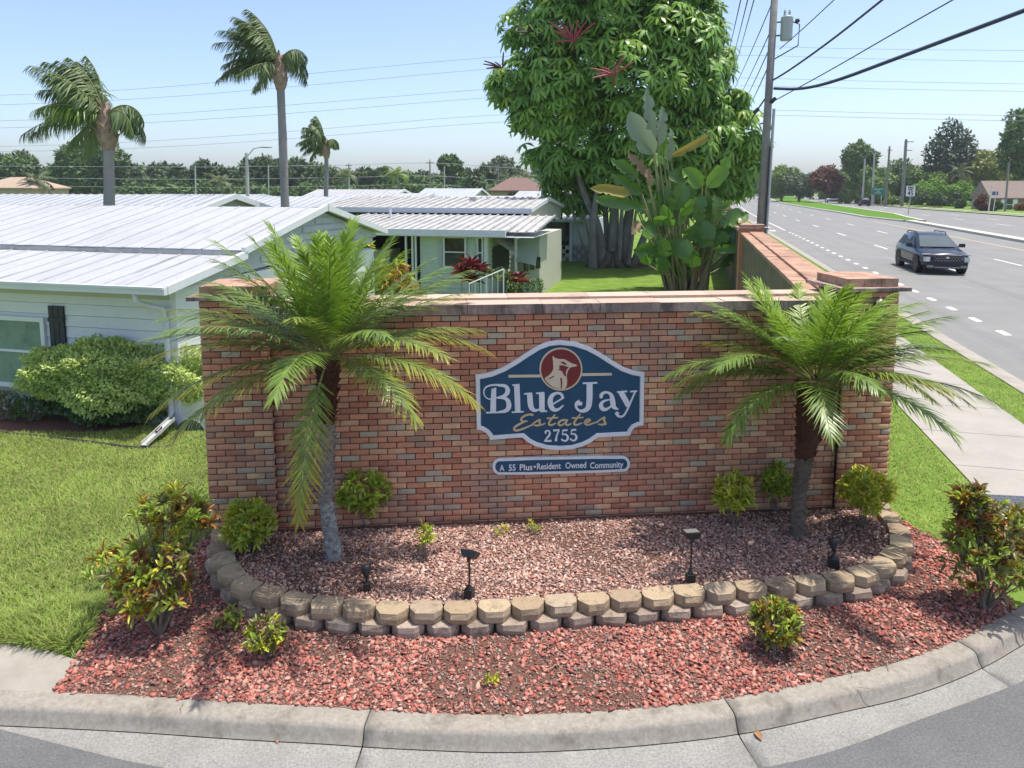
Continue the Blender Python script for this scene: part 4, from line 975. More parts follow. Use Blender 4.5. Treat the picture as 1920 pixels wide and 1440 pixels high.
# ================================================================ homes, aligned with the road grid (RN across, RD along)
m_rooft = M('white_roof', [(.38, .385, .39), (.45, .455, .46)], .55, rnd=.5, nz=(6, .10), dirt=[(1.0, .575, (.13, .13, .135), .8, (.14, 2.2, 1), -R(14.2)), (1.0, .57, (.27, .27, .27), .55, (.5, 5., 1), -R(14.2))])
m_roofg = M('grey_roof', [(.36, .38, .40), (.44, .46, .48)], .5, rnd=.4, nz=(5, .12), dirt=[(1.5, .6, (.3, .31, .32), .5)])
m_roofs = M('weathered_roof', [(.38, .375, .36), (.50, .495, .48)], .55, rnd=1.2, nz=(8, .2), dirt=[(2.5, .52, (.24, .22, .205), .6)])
m_fas = M('fascia_white', [(.64, .65, .67), (.69, .70, .715)], .5, rnd=1., nz=(6, .08))
m_sid = M('siding_white', [(.68, .68, .69), (.74, .74, .745)], .5, rnd=.6, nz=(7, .05), dirt=(3., .66, (.5, .5, .47), .4))
m_sidg = M('siding_green', [(.50, .58, .50), (.54, .62, .53)], .6, rnd=.6, nz=(7, .06))
m_sidb = M('siding_blue', [(.52, .60, .66), (.56, .64, .70)], .6, rnd=.6, nz=(7, .06))
m_sidy = M('siding_cream', [(.50, .50, .42), (.54, .54, .46)], .6, rnd=.6, nz=(7, .06))
m_gable = M('gable_grey', [(.42, .44, .46), (.48, .495, .51)], .6, rnd=.6, nz=(7, .08))
m_trimw = M('trim_white', [(.68, .70, .72), (.74, .75, .76)], .45, rnd=2., nz=(9, .05))
m_dark = M('shade_black', (.012, .014, .016), .7)  # near-black colour standing in for shade: carport depth, upper eave, behind screen blocks
m_shut = M('shutter_slate', [(.030, .034, .040), (.05, .054, .062)], .6, rnd=8., nz=(20, .2))
m_gl1 = M('window_glass_green', [(.10, .165, .145), (.20, .28, .255), (.12, .19, .17)], .08, rnd=2.2, spec=.5)
m_gl2 = M('window_glass_dark', [(.012, .018, .018), (.045, .065, .055)], .05, rnd=3., spec=.7)
class Frame:
    """local frame: a along RN, b along RD, z up"""
    def __init__(s, org, root=None): s.o = Vector((org[0], org[1], 0)); s.root = root
    def p(s, a, b, z): return s.o+RN*a+RD*b+Vector((0, 0, z))
    def box(s, nm, mat, a0, a1, b0, b1, z0, z1, par=None, sl=0.):
        mb = MB(); mb.add([s.p(a, b, z) for a, b, z in ((a0, b0, z0), (a1, b0, z0), (a1, b1, z0+sl), (a0, b1, z0+sl), (a0, b0, z1), (a1, b0, z1), (a1, b1, z1+sl), (a0, b1, z1+sl))],
            [(0, 3, 2, 1), (4, 5, 6, 7), (0, 1, 5, 4), (1, 2, 6, 5), (2, 3, 7, 6), (3, 0, 4, 7)])
        return s.put(mb, nm, mat, par)
    def put(s, mb, nm, mat, par=None, smooth=False):
        o = mb.obj(nm, mat, None, smooth); o.parent = par or s.root
        if par is None: o.matrix_parent_inverse = s.inv()
        return o
    def inv(s): return Matrix.Translation(-s.root.location)
    def poly(s, nm, mat, pts, th, ax, par=None):
        """thick polygon; ax = thickness direction"""
        mb = MB(); q = [s.p(*p) for p in pts]; n = len(q); q2 = [v+ax*th for v in q]
        mb.add(q+q2, [tuple(range(n)), tuple(reversed(range(n, 2*n)))]+[(i, i+n, (i+1) % n+n, (i+1) % n) for i in range(n)]); return s.put(mb, nm, mat, par)
UP = Vector((0, 0, 1))
def slope_panels(fr, a0, a1, b0, z0, b1, z1, w_, mat, par=None, rib=.035, th=.03, nm='roof_panel', joined=False):
    """standing-seam roof slope made of separate pans with a raised seam each"""
    n = max(1, round((a1-a0)/w_)); one = MB()
    for i in range(n):
        p0 = a0+(a1-a0)*i/n; p1 = a0+(a1-a0)*(i+1)/n
        mb = one if joined else MB()
        j = random.uniform(-.004, .004); pr = [(p0+.004, 0), (p1-.05, 0), (p1-.045, rib), (p1-.008, rib), (p1-.004, 0), (p1-.004, -th), (p0+.004, -th)]
        vs = [fr.p(a, b0, z0+h+j) for a, h in pr]+[fr.p(a, b1, z1+h+j) for a, h in pr]; k = len(pr)
        mb.add(vs, [tuple(range(k)), tuple(reversed(range(k, 2*k)))]+[(q, q+k, (q+1) % k+k, (q+1) % k) for q in range(k)])
        if not joined: fr.put(mb, nm, mat, par)
    if joined: return fr.put(one, nm, mat, par)
def window(fr, a0, a1, b, z0, z1, gm, split=.5, fw=.05, par=None, sill=True):
    w_ = fr.box('window', gm, a0+.01, a1-.01, b-.012, b+.01, z0+.01, z1-.01, par)
    zm = z0+(z1-z0)*split
    for q in ((a0-fw, a0+.012, z0-fw, z1+fw), (a1-.012, a1+fw, z0-fw, z1+fw), (a0+.013, a1-.013, z1-.012, z1+fw-.001), (a0+.013, a1-.013, z0-fw+.001, z0+.012), (a0+.013, a1-.013, zm-.02, zm+.02)):
        fr.box('window_frame', m_trimw, q[0], q[1], b-.045, b-.001, q[2], q[3], w_)
    return w_
# ---- the white home at the left
C1 = P(302, 545, 2.25)
h1 = thing('mobile_home', 'white mobile home with wide pale metal roof and dark shutter at the left', 'house', (C1.x, C1.y, 0))
f1 = Frame(C1, h1)
A_ = -15
wall_b = .38
f1.box('wall', m_sid, A_, -.16, wall_b+.03, 7.5, .0, 2.26)
zz_ = .42; k = 0
m_skirt = M('skirting', [(.30, .34, .33), (.36, .40, .38)], .7, rnd=2.)
f1.box('skirting', m_skirt, A_, -.17, wall_b-.004, wall_b+.028, -.02, .415)
while zz_ < 1.95:
    f1.box('siding_board', m_sid, -9, -.16, wall_b-.006, wall_b+.028, zz_, zz_+.178); 
    mb = MB(); mb.add([f1.p(a, b, z) for a, b, z in ((-9, wall_b-.028, zz_+.002), (-.16, wall_b-.028, zz_+.002), (-.16, wall_b-.006, zz_+.178), (-9, wall_b-.006, zz_+.178), (-9, wall_b-.0055, zz_+.002), (-.16, wall_b-.0055, zz_+.002))], [(0, 1, 2, 3), (0, 4, 5, 1)]); f1.put(mb, 'siding_board', m_sid)
    zz_ += .186
f1.box('frieze_board', m_sidy, -9, -.165, wall_b-.012, wall_b+.028, 1.93, 2.20)
f1.box('corner_trim', m_sid, -.30, -.13, wall_b-.04, wall_b+.06, .1, 1.93)
mb = MB(); 
slope_panels(f1, A_, .12, -.02, 2.27, 1.92, 2.60, .42, m_rooft, rib=.012, nm='porch_roof_panel')
f1.box('roof_step', m_roofs, A_, .10, 1.90, 1.99, 2.50, 2.69)
slope_panels(f1, A_, .14, 1.9, 2.70, 4.85, 3.36, .42, m_rooft, rib=.012)
slope_panels(f1, A_, .14, 7.85, 2.66, 4.86, 3.36, .84, m_rooft, rib=.012, nm='rear_roof_panel')
f1.box('gutter', m_fas, A_, .16, -.13, -.03, 2.20, 2.31)
f1.box('gutter_lip', m_fas, A_, .16, -.155, -.125, 2.285, 2.32)
# gable end and rakes
f1.poly('gable', m_gable, [(-.03, .3, 2.20), (-.03, 7.6, 2.55), (-.03, 7.6, 2.62), (-.03, 4.85, 3.28), (-.03, 1.95, 2.62), (-.03, .3, 2.3)], .05, -RN)
f1.box('gable_wall', m_sid, -.16, -.06, .36, 7.5, 0, 2.25)
for i in range(5): f1.box('gable_board', m_gable, -.032, -.005, 2.4+i*.5+.2, 7.35-i*.5, 2.42+i*.15, 2.44+i*.15+.09)
for (b0, z0, b1, z1) in ((-.05, 2.20, 1.95, 2.55), (1.88, 2.62, 4.87, 3.30), (7.88, 2.60, 4.83, 3.30)):
    mb = MB(); mb.add([f1.p(a, b, z) for a, b, z in ((.09, b0, z0), (.17, b0, z0), (.17, b1, z1), (.09, b1, z1), (.09, b0, z0+.13), (.17, b0, z0+.13), (.17, b1, z1+.13), (.09, b1, z1+.13))], [(0, 3, 2, 1), (4, 5, 6, 7), (0, 1, 5, 4), (1, 2, 6, 5), (2, 3, 7, 6), (3, 0, 4, 7)]); f1.put(mb, 'rake_board', m_fas)
# downspout
mb = MB(); mb.tube([f1.p(-.42, -.06, 2.21), f1.p(-.42, -.03, 2.05), f1.p(-.38, .15, 1.98), f1.p(-.22, .26, 1.93), f1.p(-.20, .30, 1.7), f1.p(-.20, .30, .25), f1.p(-.18, .2, .12)], .045, 8); f1.put(mb, 'downspout', m_fas, None, True)
def on_f(fr, x, y, b):           # pixel on the plane b=const of a frame -> (a,z)
    r = ray(x, y); c = Vector((0, 0, HC)); t = (fr.p(0, b, 0)-c).dot(RD)/r.dot(RD); q = c+r*t-fr.o; return q.dot(RN), q.z
wa0, wz1 = on_f(f1, -80, 592, wall_b); wa1, wz0 = on_f(f1, 92, 722, wall_b)
window(f1, wa0, wa1, wall_b-.03, wz0, wz1, m_gl1, .52, .065)
sa0, sz1 = on_f(f1, 94, 572, wall_b); sa1, sz0 = on_f(f1, 132, 690, wall_b)
sht = thing('tmp', None, None); bpy.data.objects.remove(sht)
sh0 = f1.box('shutter', m_shut, sa0, sa1, wall_b-.034, wall_b-.03, sz0, sz1)
nb = 3
for i in range(nb): f1.box('shutter_board', m_shut, sa0+(sa1-sa0)*i/nb+.006, sa0+(sa1-sa0)*(i+1)/nb-.006, wall_b-.055, wall_b-.035, sz0+.0+.004*i, sz1-.004*i, sh0)
for q in (.22, .78): f1.box('shutter_batten', m_shut, sa0+.0, sa1-.0, wall_b-.075, wall_b-.056, sz0+(sz1-sz0)*q-.035, sz0+(sz1-sz0)*q+.035, sh0)
# planting bed of the home, hedge, small shrubs
hb = [P(x, y, 0) for x, y in ((-260, 780), (0, 812), (90, 820), (190, 832), (260, 842), (330, 838), (400, 812), (420, 770), (300, 740), (-260, 730))]
o = sheet('house_bed', chaikin(hb, 1, True), .005, m_mulch); tag(o, kind='structure')
mb = MB(); e = chaikin([P(x, y, .0) for x, y in ((-200, 787), (0, 812), (90, 821), (190, 833), (260, 843), (330, 839), (392, 815))], 2); mb.tube([v+Vector((0, 0, .01)) for v in e], .028, 6)
tag(mb.obj('bed_edging', m_blk), 'black plastic edging curving round the bed of the white home', 'garden edging')
SM = tleaf([(0, .2), (.4, 1), (.8, .7), (1, .08)], .15, .15)
def bush(name, label, c, rad, n, mat, leaf=.05, wid=.03, cat='shrub', sq=2.6, under=-.35, seed=0, group=None, core=None, stems=6, trunkz=0.):
    """clipped bush: leaves over a rounded box, twigs inside"""
    g_ = np.random.default_rng(seed+500); t = thing(name, label, cat, (c[0], c[1], 0), 0, group); inv = Matrix.Translation(-t.location)
    d = nrm(g_.normal(size=(n, 3))); d = d[d[:, 2] > under]; n = len(d)
    k = (np.abs(d)**sq).sum(1)**(-1/sq); rr_ = np.array(rad)
    lump = 1+.10*np.sin(d[:, 0]*7+seed)+.08*np.sin(d[:, 1]*9+d[:, 2]*6)+.05*np.sin(d[:, 0]*17+d[:, 2]*13)
    pos = d*(k*lump*(1-.30*g_.random(n)**2))[:, None]*rr_+np.array(c)
    dr = nrm(d*rr_.mean()/rr_+g_.normal(size=(n, 3))*.7+np.array([0, 0, .4])); X, Y, Z = frames(dr, nrm(d+np.array([0, 0, .9])+g_.normal(size=(n, 3))*.35))
    v, f = scatter(*SM, pos, X, Y, Z, np.stack([np.full(n, wid), leaf*g_.uniform(.7, 1.3, n), np.full(n, leaf)], 1))
    o = link('foliage', npmesh('foliage', v, f, mat), None, t); o.matrix_parent_inverse = inv; o['kind'] = 'stuff'
    mb = MB(); r2 = random.Random(seed)
    for i in range(stems):
        q = Vector(pos[r2.randrange(n)]); b0 = Vector((c[0]+r2.uniform(-.3, .3)*rad[0], c[1]+r2.uniform(-.2, .2)*rad[1], 0)); mb.tube([b0, b0.lerp(q, .5)+Vector((0, 0, .08)), q], [.02, .014, .006], 5)
    o = mb.obj('branches', M('shrub_stem', (.2, .16, .12)), t); o.matrix_parent_inverse = inv
    return t
lp = leafmat('hedge_pale', [(.42, .53, .14), (.53, .63, .20), (.60, .69, .26), (.47, .58, .17)], .45, .3)
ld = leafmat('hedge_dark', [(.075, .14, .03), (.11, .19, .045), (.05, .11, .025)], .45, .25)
hc = P(205, 800, 0); 
bush('hedge_bush', 'wide clipped pale green bush in front of the white home', (hc.x+.06, hc.y+.3, .80), (1.3, .66, .56), 27000, lp, .06, .036, seed=2, under=-.75)
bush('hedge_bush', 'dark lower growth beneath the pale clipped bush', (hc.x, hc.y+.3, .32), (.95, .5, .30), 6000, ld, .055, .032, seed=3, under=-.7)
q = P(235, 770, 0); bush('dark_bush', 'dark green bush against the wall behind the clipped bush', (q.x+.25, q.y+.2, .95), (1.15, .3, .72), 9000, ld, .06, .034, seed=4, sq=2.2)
q = P(8, 790, 0); bush('small_bush', 'small rounded bush at the left edge by the window wall', (q.x-.05, q.y+.1, .22), (.22, .2, .24), 700, leafmat('bush_olive', [(.13, .17, .05), (.2, .22, .08), (.1, .14, .04)]), .05, .03, seed=5, sq=2)
q = P(62, 790, 0); bush('small_bush', 'low dark spiky bush beside the pale clipped bush', (q.x, q.y+.05, .16), (.3, .2, .2), 520, ld, .08, .03, seed=6, sq=2)
# downspout extension and green splash hood in the bed
ta, tb_ = P(270, 836, .05), P(322, 788, .22)
ds = thing('drain_extension', 'white dirty gutter downspout extension lying in the bed', 'drain pipe', ta)
ax = (tb_-ta).normalized(); sdv = ax.cross(UP).normalized()
mb = MB(); pr = [(-.055, 0), (.055, 0), (.055, .05), (.045, .05), (.045, .012), (-.045, .012), (-.045, .05), (-.055, .05)]
vs = [ta+sdv*x+UP*z for x, z in pr]+[tb_+sdv*x+UP*z for x, z in pr]; mb.add(vs, [(i, i+8, (i+1) % 8+8, (i+1) % 8) for i in range(8)]+[tuple(range(8)), tuple(range(15, 7, -1))])
o = mb.obj('channel', M('dirty_white', [(.36, .36, .33), (.55, .55, .52)], .6, rnd=8., dirt=(20., .6, (.15, .14, .12), .6)), ds); o.matrix_parent_inverse = Matrix.Translation(-ds.location)
mb = MB(); mb.tube([ta.lerp(tb_, .45)+UP*.03, ta.lerp(tb_, .6)+UP*.05], .028, 8); o = mb.obj('hinge', m_blk, ds); o.matrix_parent_inverse = Matrix.Translation(-ds.location)
gc = P(362, 806, .0)
gh = thing('garden_hose_box', 'dull green rounded plastic hood standing in the bed by the wall', 'garden box', gc)
m_gpl = M('green_plastic', [(.06, .10, .09), (.10, .15, .13)], .45, rnd=3., spec=.4)
mb = MB(); n = 9
for i in range(n):
    a0 = math.pi*i/n; a1 = math.pi*(i+1)/n
    for (s0, s1) in ((-.10, .10),):
        c0 = (.22*math.cos(a0), .20*math.sin(a0)); c1 = (.22*math.cos(a1), .20*math.sin(a1))
        mb.add([(c0[0], s0, c0[1]), (c1[0], s0, c1[1]), (c1[0], s1, c1[1]), (c0[0], s1, c0[1])], [(0, 1, 2, 3)])
mb.add([(.22*math.cos(math.pi*i/n), .10, .20*math.sin(math.pi*i/n)) for i in range(n+1)], [tuple(range(n+1))])
mb.add([(.22*math.cos(math.pi*i/n), -.10, .20*math.sin(math.pi*i/n)) for i in range(n+1)], [tuple(range(n+1))])
mb.obj('hood', m_gpl, gh, False)
mb = MB()
for i in range(n):
    a0 = math.pi*i/n; a1 = math.pi*(i+1)/n; mb.add([(.235*math.cos(a0), -.12, .215*math.sin(a0)), (.235*math.cos(a1), -.12, .215*math.sin(a1)), (.235*math.cos(a1), -.09, .215*math.sin(a1)), (.235*math.cos(a0), -.09, .215*math.sin(a0))], [(0, 1, 2, 3)])
mb.obj('rim', M('green_plastic_rim', (.16, .22, .20), .4), gh)
# ---- the pale green home behind the wall
C2 = P(942, 434, 2.38)
h2 = thing('mobile_home', 'pale green mobile home with ribbed grey roof behind the sign wall', 'house', (C2.x, C2.y, 0)); f2 = Frame(C2, h2)
slope_panels(f2, -6.6, .15, 0, 2.38, 3.6, 2.74, .30, m_roofs, rib=.05)
slope_panels(f2, .15, 1.05, 0.25, 2.36, 3.6, 2.74, .30, m_roofs, rib=.05)
f2.box('fascia', m_fas, -6.6, .12, -.10, .0, 2.20, 2.42)
f2.box('soffit', m_trimw, -6.6, 1.0, .01, 3.6, 2.18, 2.2)
ga0 = on_f(f2, 788, 500, .5)[0]; ga1 = on_f(f2, 911, 500, .5)[0]
f2.box('wall', m_sidg, ga0, ga1, .53, 8.0, 0, 2.2)
zz_ = .25
while zz_ < 2.15:
    mb = MB(); mb.add([f2.p(a, b, z) for a, b, z in ((ga0, .495, zz_), (ga1, .495, zz_), (ga1, .52, zz_+.165), (ga0, .52, zz_+.165), (ga0, .529, zz_), (ga1, .529, zz_))], [(0, 1, 2, 3), (0, 4, 5, 1)]); f2.put(mb, 'siding_board', m_sidg); zz_ += .165
wx0, wz1 = on_f(f2, 834, 445, .5); wx1, wz0 = on_f(f2, 873, 500, .5); window(f2, wx0, wx1, .47, wz0, wz1, m_gl2, .5, .05)
wx2, _ = on_f(f2, 897, 447, .5); wx3, _ = on_f(f2, 905, 500, .5); window(f2, wx2, wx3, .47, wz0, wz1, m_gl2, .5, .04)
f2.box('shutter', m_gable, wx0-.22, wx0-.08, .46, .49, wz0, wz1-.1)
f2.box('corner_post', m_trimw, ga1-.04, ga1+.08, .42, .54, 0, 2.2)
# side wall receding along the road, its window with an awning
for i in range(11): 
    z0 = .3+i*.17; mb = MB(); mb.add([f2.p(a, b, z) for a, b, z in ((ga1+.03, .55, z0), (ga1+.03, 8.0, z0), (ga1+.005, 8.0, z0+.17), (ga1+.005, .55, z0+.17))], [(0, 1, 2, 3)]); f2.put(mb, 'siding_board', m_sidg)
f2.box('side_window', m_gl2, ga1+.01, ga1+.05, 1.2, 3.4, .95, 1.75)
for i in range(9):
    b0 = 1.0+i*.3; mb = MB(); mb.add([f2.p(a, b, z) for a, b, z in ((ga1+.05, b0, 2.1), (ga1+.05, b0+.29, 2.1), (ga1+.75, b0+.29, 1.62), (ga1+.75, b0, 1.62), (ga1+.75, b0+.29, 1.52+.03*(i % 2)), (ga1+.75, b0, 1.52+.03*(i % 2)))], [(0, 1, 2, 3), (3, 2, 4, 5)]); f2.put(mb, 'awning_slat', m_gable)
aw0 = on_f(f2, 964, 445, 1.2)[0]; aw1 = on_f(f2, 1000, 445, 1.2)[0]
f2.box('porch_wall', m_sidy, aw0+.05, aw1, 2.2, 6.5, 0, 2.1)
mb = MB(); mb.add([f2.p(a, b, z) for a, b, z in ((aw0, 1.9, 2.16), (aw1+.1, 1.9, 2.16), (aw1+.02, 1.45, 1.15), (aw0, 1.45, 1.28))], [(0, 1, 2, 3)]); o = f2.put(mb, 'drop_awning', M('awning_grey', [(.30, .34, .32), (.35, .39, .37)], .7, rnd=2.))
for i in range(3): f2.box('porch_window', m_gl2, aw0+.10+i*.22, aw0+.26+i*.22, 2.16, 2.2, .85+.06*i, 1.25+.06*i)
f2.box('porch_post', m_trimw, aw0-.06, aw0+.02, 1.5, 1.58, 0, 2.18)
# carport at the left: near-black back painted for its inner shade, with posts and white pieces
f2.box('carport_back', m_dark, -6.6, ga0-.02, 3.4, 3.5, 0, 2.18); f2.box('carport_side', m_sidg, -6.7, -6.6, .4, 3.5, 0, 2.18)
for a in (-2.95-.55, -2.95-.2, ga0-.25): f2.box('carport_post', m_trimw, a, a+.06, .35, .41, 0, 2.18)
f2.box('carport_cabinet', m_sidy, -6.2, -4.8, 2.0, 3.0, 0, 1.5)
# upper roof
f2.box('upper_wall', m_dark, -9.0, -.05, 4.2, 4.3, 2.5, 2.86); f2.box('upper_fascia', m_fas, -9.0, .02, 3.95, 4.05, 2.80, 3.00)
slope_panels(f2, -9.0, .05, 4.0, 2.98, 7.4, 3.34, .36, m_roofs, rib=.05, nm='upper_roof_panel')
f2.poly('upper_gable', m_sidy, [(-.05, 4.05, 2.4), (-.05, 10.7, 2.4), (-.05, 10.7, 2.9), (-.05, 7.4, 3.28), (-.05, 4.05, 2.92)], .06, -RN)
slope_panels(f2, -9.0, .05, 10.8, 2.94, 7.42, 3.34, .9, m_roofs, rib=.05, nm='rear_roof_panel')
for (b0, z0, b1, z1) in ((3.95, 2.84, 7.42, 3.22), (10.85, 2.82, 7.38, 3.22)):
    mb = MB(); mb.add([f2.p(a, b, z) for a, b, z in ((.0, b0, z0), (.08, b0, z0), (.08, b1, z1), (.0, b1, z1), (.0, b0, z0+.15), (.08, b0, z0+.15), (.08, b1, z1+.15), (.0, b1, z1+.15))], [(0, 3, 2, 1), (4, 5, 6, 7), (0, 1, 5, 4), (1, 2, 6, 5), (2, 3, 7, 6), (3, 0, 4, 7)]); f2.put(mb, 'rake_board', m_fas)
f2.box('roof_vent', m_roofs, -3.0, -2.75, 6.0, 6.25, 3.1, 3.38)
mb = MB(); mb.tube([f2.p(-5.0, 2.6, 2.55), f2.p(-5.0, 2.6, 2.98)], .05, 8); f2.put(mb, 'vent_pipe', m_trimw)
# ti plants and hand rail in front of the green home
tir = leafmat('ti_leaf_red', [(.10, .012, .02), (.20, .025, .035), (.05, .012, .018), (.28, .05, .05)], .4, .25)
tig = leafmat('ti_leaf_green', [(.05, .10, .03), (.10, .17, .05), (.3, .32, .18)], .4, .25)
TI = tleaf([(0, .25), (.35, 1), (.75, .8), (1, .06)], .2, .3)
def ti(x, yb, yt, label, mats, lean=0., Y=21.6, n=16):
    b = D(x, yb, Y); b.z = 0; top = D(x, yt, Y).z-.3; t = thing('ti_plant', label, 'plant', b, 0, 'ti plants by the green home'); g_ = np.random.default_rng(int(x))
    mb = MB(); mb.tube([(0, 0, 0), (lean*.5, 0, top*.5), (lean, 0, top)], [.02, .017, .014], 6); mb.obj('cane', M('cane', (.26, .22, .17)), t)
    a = np.arange(n)*2.4; el = np.linspace(.2, 1.35, n); dr = np.stack([np.cos(a)*np.cos(el), np.sin(a)*np.cos(el), np.sin(el)], 1); X, Y_, Z = frames(dr)
    v, f = scatter(*TI, np.tile([lean, 0, top], (n, 1))+dr*.03, X, Y_, Z, np.stack([np.full(n, .10), g_.uniform(.34, .5, n), np.full(n, .5)], 1)); link('leaves', npmesh('leaves', v, f, mats), None, t)
for x, yt, lb, mt in ((866, 498, 'dark red ti plant below the large window of the green home', tir), (882, 484, 'tallest dark red ti plant, above the others at the green home', tir), (882, 512, 'short dark red ti plant between two taller ones', tir), (899, 492, 'dark red ti plant beside the white corner post', tir), (922, 505, 'dark green ti plant behind the white hand rail', tig), (968, 512, 'rust red ti plant at the right corner of the green home', tir), (950, 510, 'variegated ti plant by the porch of the green home', tig)):
    ti(x, 540, yt, lb, mt)
rl = thing('hand_rail', 'white metal hand rail sloping up beside the ti plants', 'railing', D(880, 545, 21.0)*1); inv = Matrix.Translation(-rl.location)
ra, rb = D(880, 532, 21.0), D(944, 505, 21.2)
mb = MB(); mb.tube([ra, rb], .02, 6); o = mb.obj('top_rail', m_trimw, rl); o.matrix_parent_inverse = inv
for i in range(7):
    q = ra.lerp(rb, i/6); mb = MB(); mb.tube([q, Vector((q.x, q.y, .2))], .022 if i in (0, 6) else .012, 6); o = mb.obj('baluster', m_trimw, rl); o.matrix_parent_inverse = inv
q = D(985, 535, 22); bush('white_flower_bush', 'bush with white and pink blooms at the corner of the green home', (q.x, q.y, .45), (.5, .4, .5), 900, [ld][0], .1, .05, seed=21)
for i, (x, y, lb, mt) in enumerate(((668, 455, 'red and orange croton under the carport of the green home', co), (735, 500, 'large red croton left of the carport post', cr), (752, 535, 'orange-yellow croton at the carport behind the palm', co))):
    q = D(x, y, 20.5); shrub('croton', lb, (q.x, q.y, 0), q.z+.3, .5, .45, 240, [mt, mt, clg], leaf=(.22, .07), seed=300+i, z0=.3)
q = D(365, 625, 12.2); bush('flowering_bush', 'pink-brown flowering bush behind the left brick pillar', (q.x, q.y, 1.0), (.75, .5, .9), 2200, leafmat('flower_bush', [(.10, .13, .04), (.16, .12, .06), (.30, .13, .10), (.38, .22, .19), (.08, .12, .03)], const=True), .07, .035, seed=31, sq=2.)
# ---- the pale blue home with porch
C3 = P(1000, 488, 0)
h3 = thing('mobile_home', 'pale blue mobile home with open porch and white roof beside the big tree', 'house', C3); f3 = Frame(C3, h3)
def a3(x): return on_f(f3, x, 450, 0)[0]
f3.box('wall', m_sidb, a3(999), a3(1024), 0, 6, 0, 2.1); f3.box('porch_back', m_sidy, a3(1024), a3(1072), 1.6, 1.7, 0, 2.1); f3.box('porch_floor', m_conc, a3(1024)+.01, a3(1072), .1, 1.6, 0, .3)
n = 9
for i in range(n): f3.box('wall_plank', m_trimw, a3(1072)+i*.12, a3(1072)+i*.12+.112, .0, .05, .9, 2.1)
f3.box('wall_end', m_sidb, a3(1072), a3(1072)+n*.12, .06, 6, 0, 2.1)
f3.box('porch_post', m_trimw, a3(1068), a3(1068)+.14, -.05, .08, 0, 2.1); f3.box('eave', m_trimw, a3(985), a3(1104), -.35, -.25, 2.02, 2.16)
slope_panels(f3, a3(985)-4, a3(1104), -.3, 2.12, 3.2, 2.55, .38, m_roofs, rib=.06)
f3.box('upper_roof', m_rooft, a3(985)-7, a3(1112), 3.2, 9.5, 2.58, 2.75, sl=.45)
# screen-block wall
rowz = 0
for r_ in range(4):
    a = a3(1024)-.0+(.0 if r_ % 2 == 0 else .2); 
    while a < a3(1104):
        if (r_ % 2 == 0) or True: f3.box('screen_block', m_sidy if a < a3(1072) else m_conc, a, a+.22, -.02, .12, r_*.2, r_*.2+.19)
        a += .40
    f3.box('block_course', m_sidy, a3(1024), a3(1104), -.018, .118, r_*.2+.19, r_*.2+.2)
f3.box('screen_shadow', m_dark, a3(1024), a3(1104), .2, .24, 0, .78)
f3.box('porch_window', m_gl2, a3(1050), a3(1058), 1.55, 1.6, 1.2, 1.9)
for nm, lb, x0, x1, z0, z1, mt in (('storage_bin', 'blue storage bin on the porch of the pale blue home', 1037, 1047, .3, 1.0, M('bin_blue', (.02, .03, .14), .4)), ('black_cabinet', 'black square cabinet on the porch of the pale blue home', 1049, 1058, .3, .92, m_blk)):
    bx_ = thing(nm, lb, 'container', f3.p((a3(x0)+a3(x1))/2, .8, .3)); fr = Frame(f3.o, bx_)
    fr.box('body', mt, a3(x0), a3(x1), .6, 1.1, z0, z1); fr.box('lid', mt, a3(x0)-.02, a3(x1)+.02, .58, 1.12, z1+.002, z1+.06)
pc = thing('folding_chair', 'dark folded chair with red fabric standing on the porch', 'chair', f3.p(a3(1032), .7, .3)); fr = Frame(f3.o, pc)
fr.box('backrest', M('chair_dark', (.05, .025, .025), .8), a3(1026), a3(1035), .75, .85, .9, 1.55); fr.box('seat', M('chair_red', (.30, .09, .10), .8), a3(1028), a3(1036), .55, .7, .35, 1.2)
for x in (1027, 1036): fr.box('leg', m_blk, a3(x), a3(x)+.03, .6, .63, .3, .9)
# ---- further mobile homes (roofs seen over the near ones)
def home(label, x, y, Yc, wpx, dep, ez, rz, roof, wall_m, vents=0, rib=.03):
    c = D(x, y, Yc); s = Yc/F; W_ = wpx*s
    t = thing('mobile_home', label, 'house', (c.x, c.y, 0), 0, 'mobile homes beyond the near roofs'); fr = Frame((c.x, c.y, 0), t)
    fr.box('wall', wall_m, -W_+.3, -.3, .3, dep-.3, 0, ez); fr.poly('gable', wall_m, [(-.29, .3, ez-.1), (-.29, dep-.3, ez-.1), (-.29, dep-.3, ez), (-.29, dep/2, rz-.08), (-.29, .3, ez)], .05, -RN)
    r0 = slope_panels(fr, -W_, 0, 0, ez, dep/2, rz, .45, roof, rib=rib, joined=True, nm='roof'); slope_panels(fr, -W_, 0, dep, ez, dep/2+.005, rz, .45, roof, rib=rib, joined=True, nm='roof')
    fr.box('fascia', m_fas, -W_, 0, -.06, -.01, ez-.16, ez+.02)
    for b0, b1 in ((-.05, dep/2), (dep+.05, dep/2)):
        mb = MB(); mb.add([fr.p(a, b, z) for a, b, z in ((-.02, b0, ez-.16), (.05, b0, ez-.16), (.05, b1, rz-.16), (-.02, b1, rz-.16), (-.02, b0, ez+.05), (.05, b0, ez+.05), (.05, b1, rz+.05), (-.02, b1, rz+.05))], [(0, 3, 2, 1), (4, 5, 6, 7), (0, 1, 5, 4), (1, 2, 6, 5), (2, 3, 7, 6), (3, 0, 4, 7)]); fr.put(mb, 'rake_board', m_fas)
    for i in range(vents): mb = MB(); q = -W_*(.3+.3*i); mb.tube([fr.p(q, dep*.3, ez), fr.p(q, dep*.3, rz+.25)], .09, 6); fr.put(mb, 'vent_pipe', m_fas)
home('grey-roofed mobile home with a low gable behind the white home at the left', 338, 376, 25, 800, 6.2, 2.75, 3.48, m_roofg, m_gable)
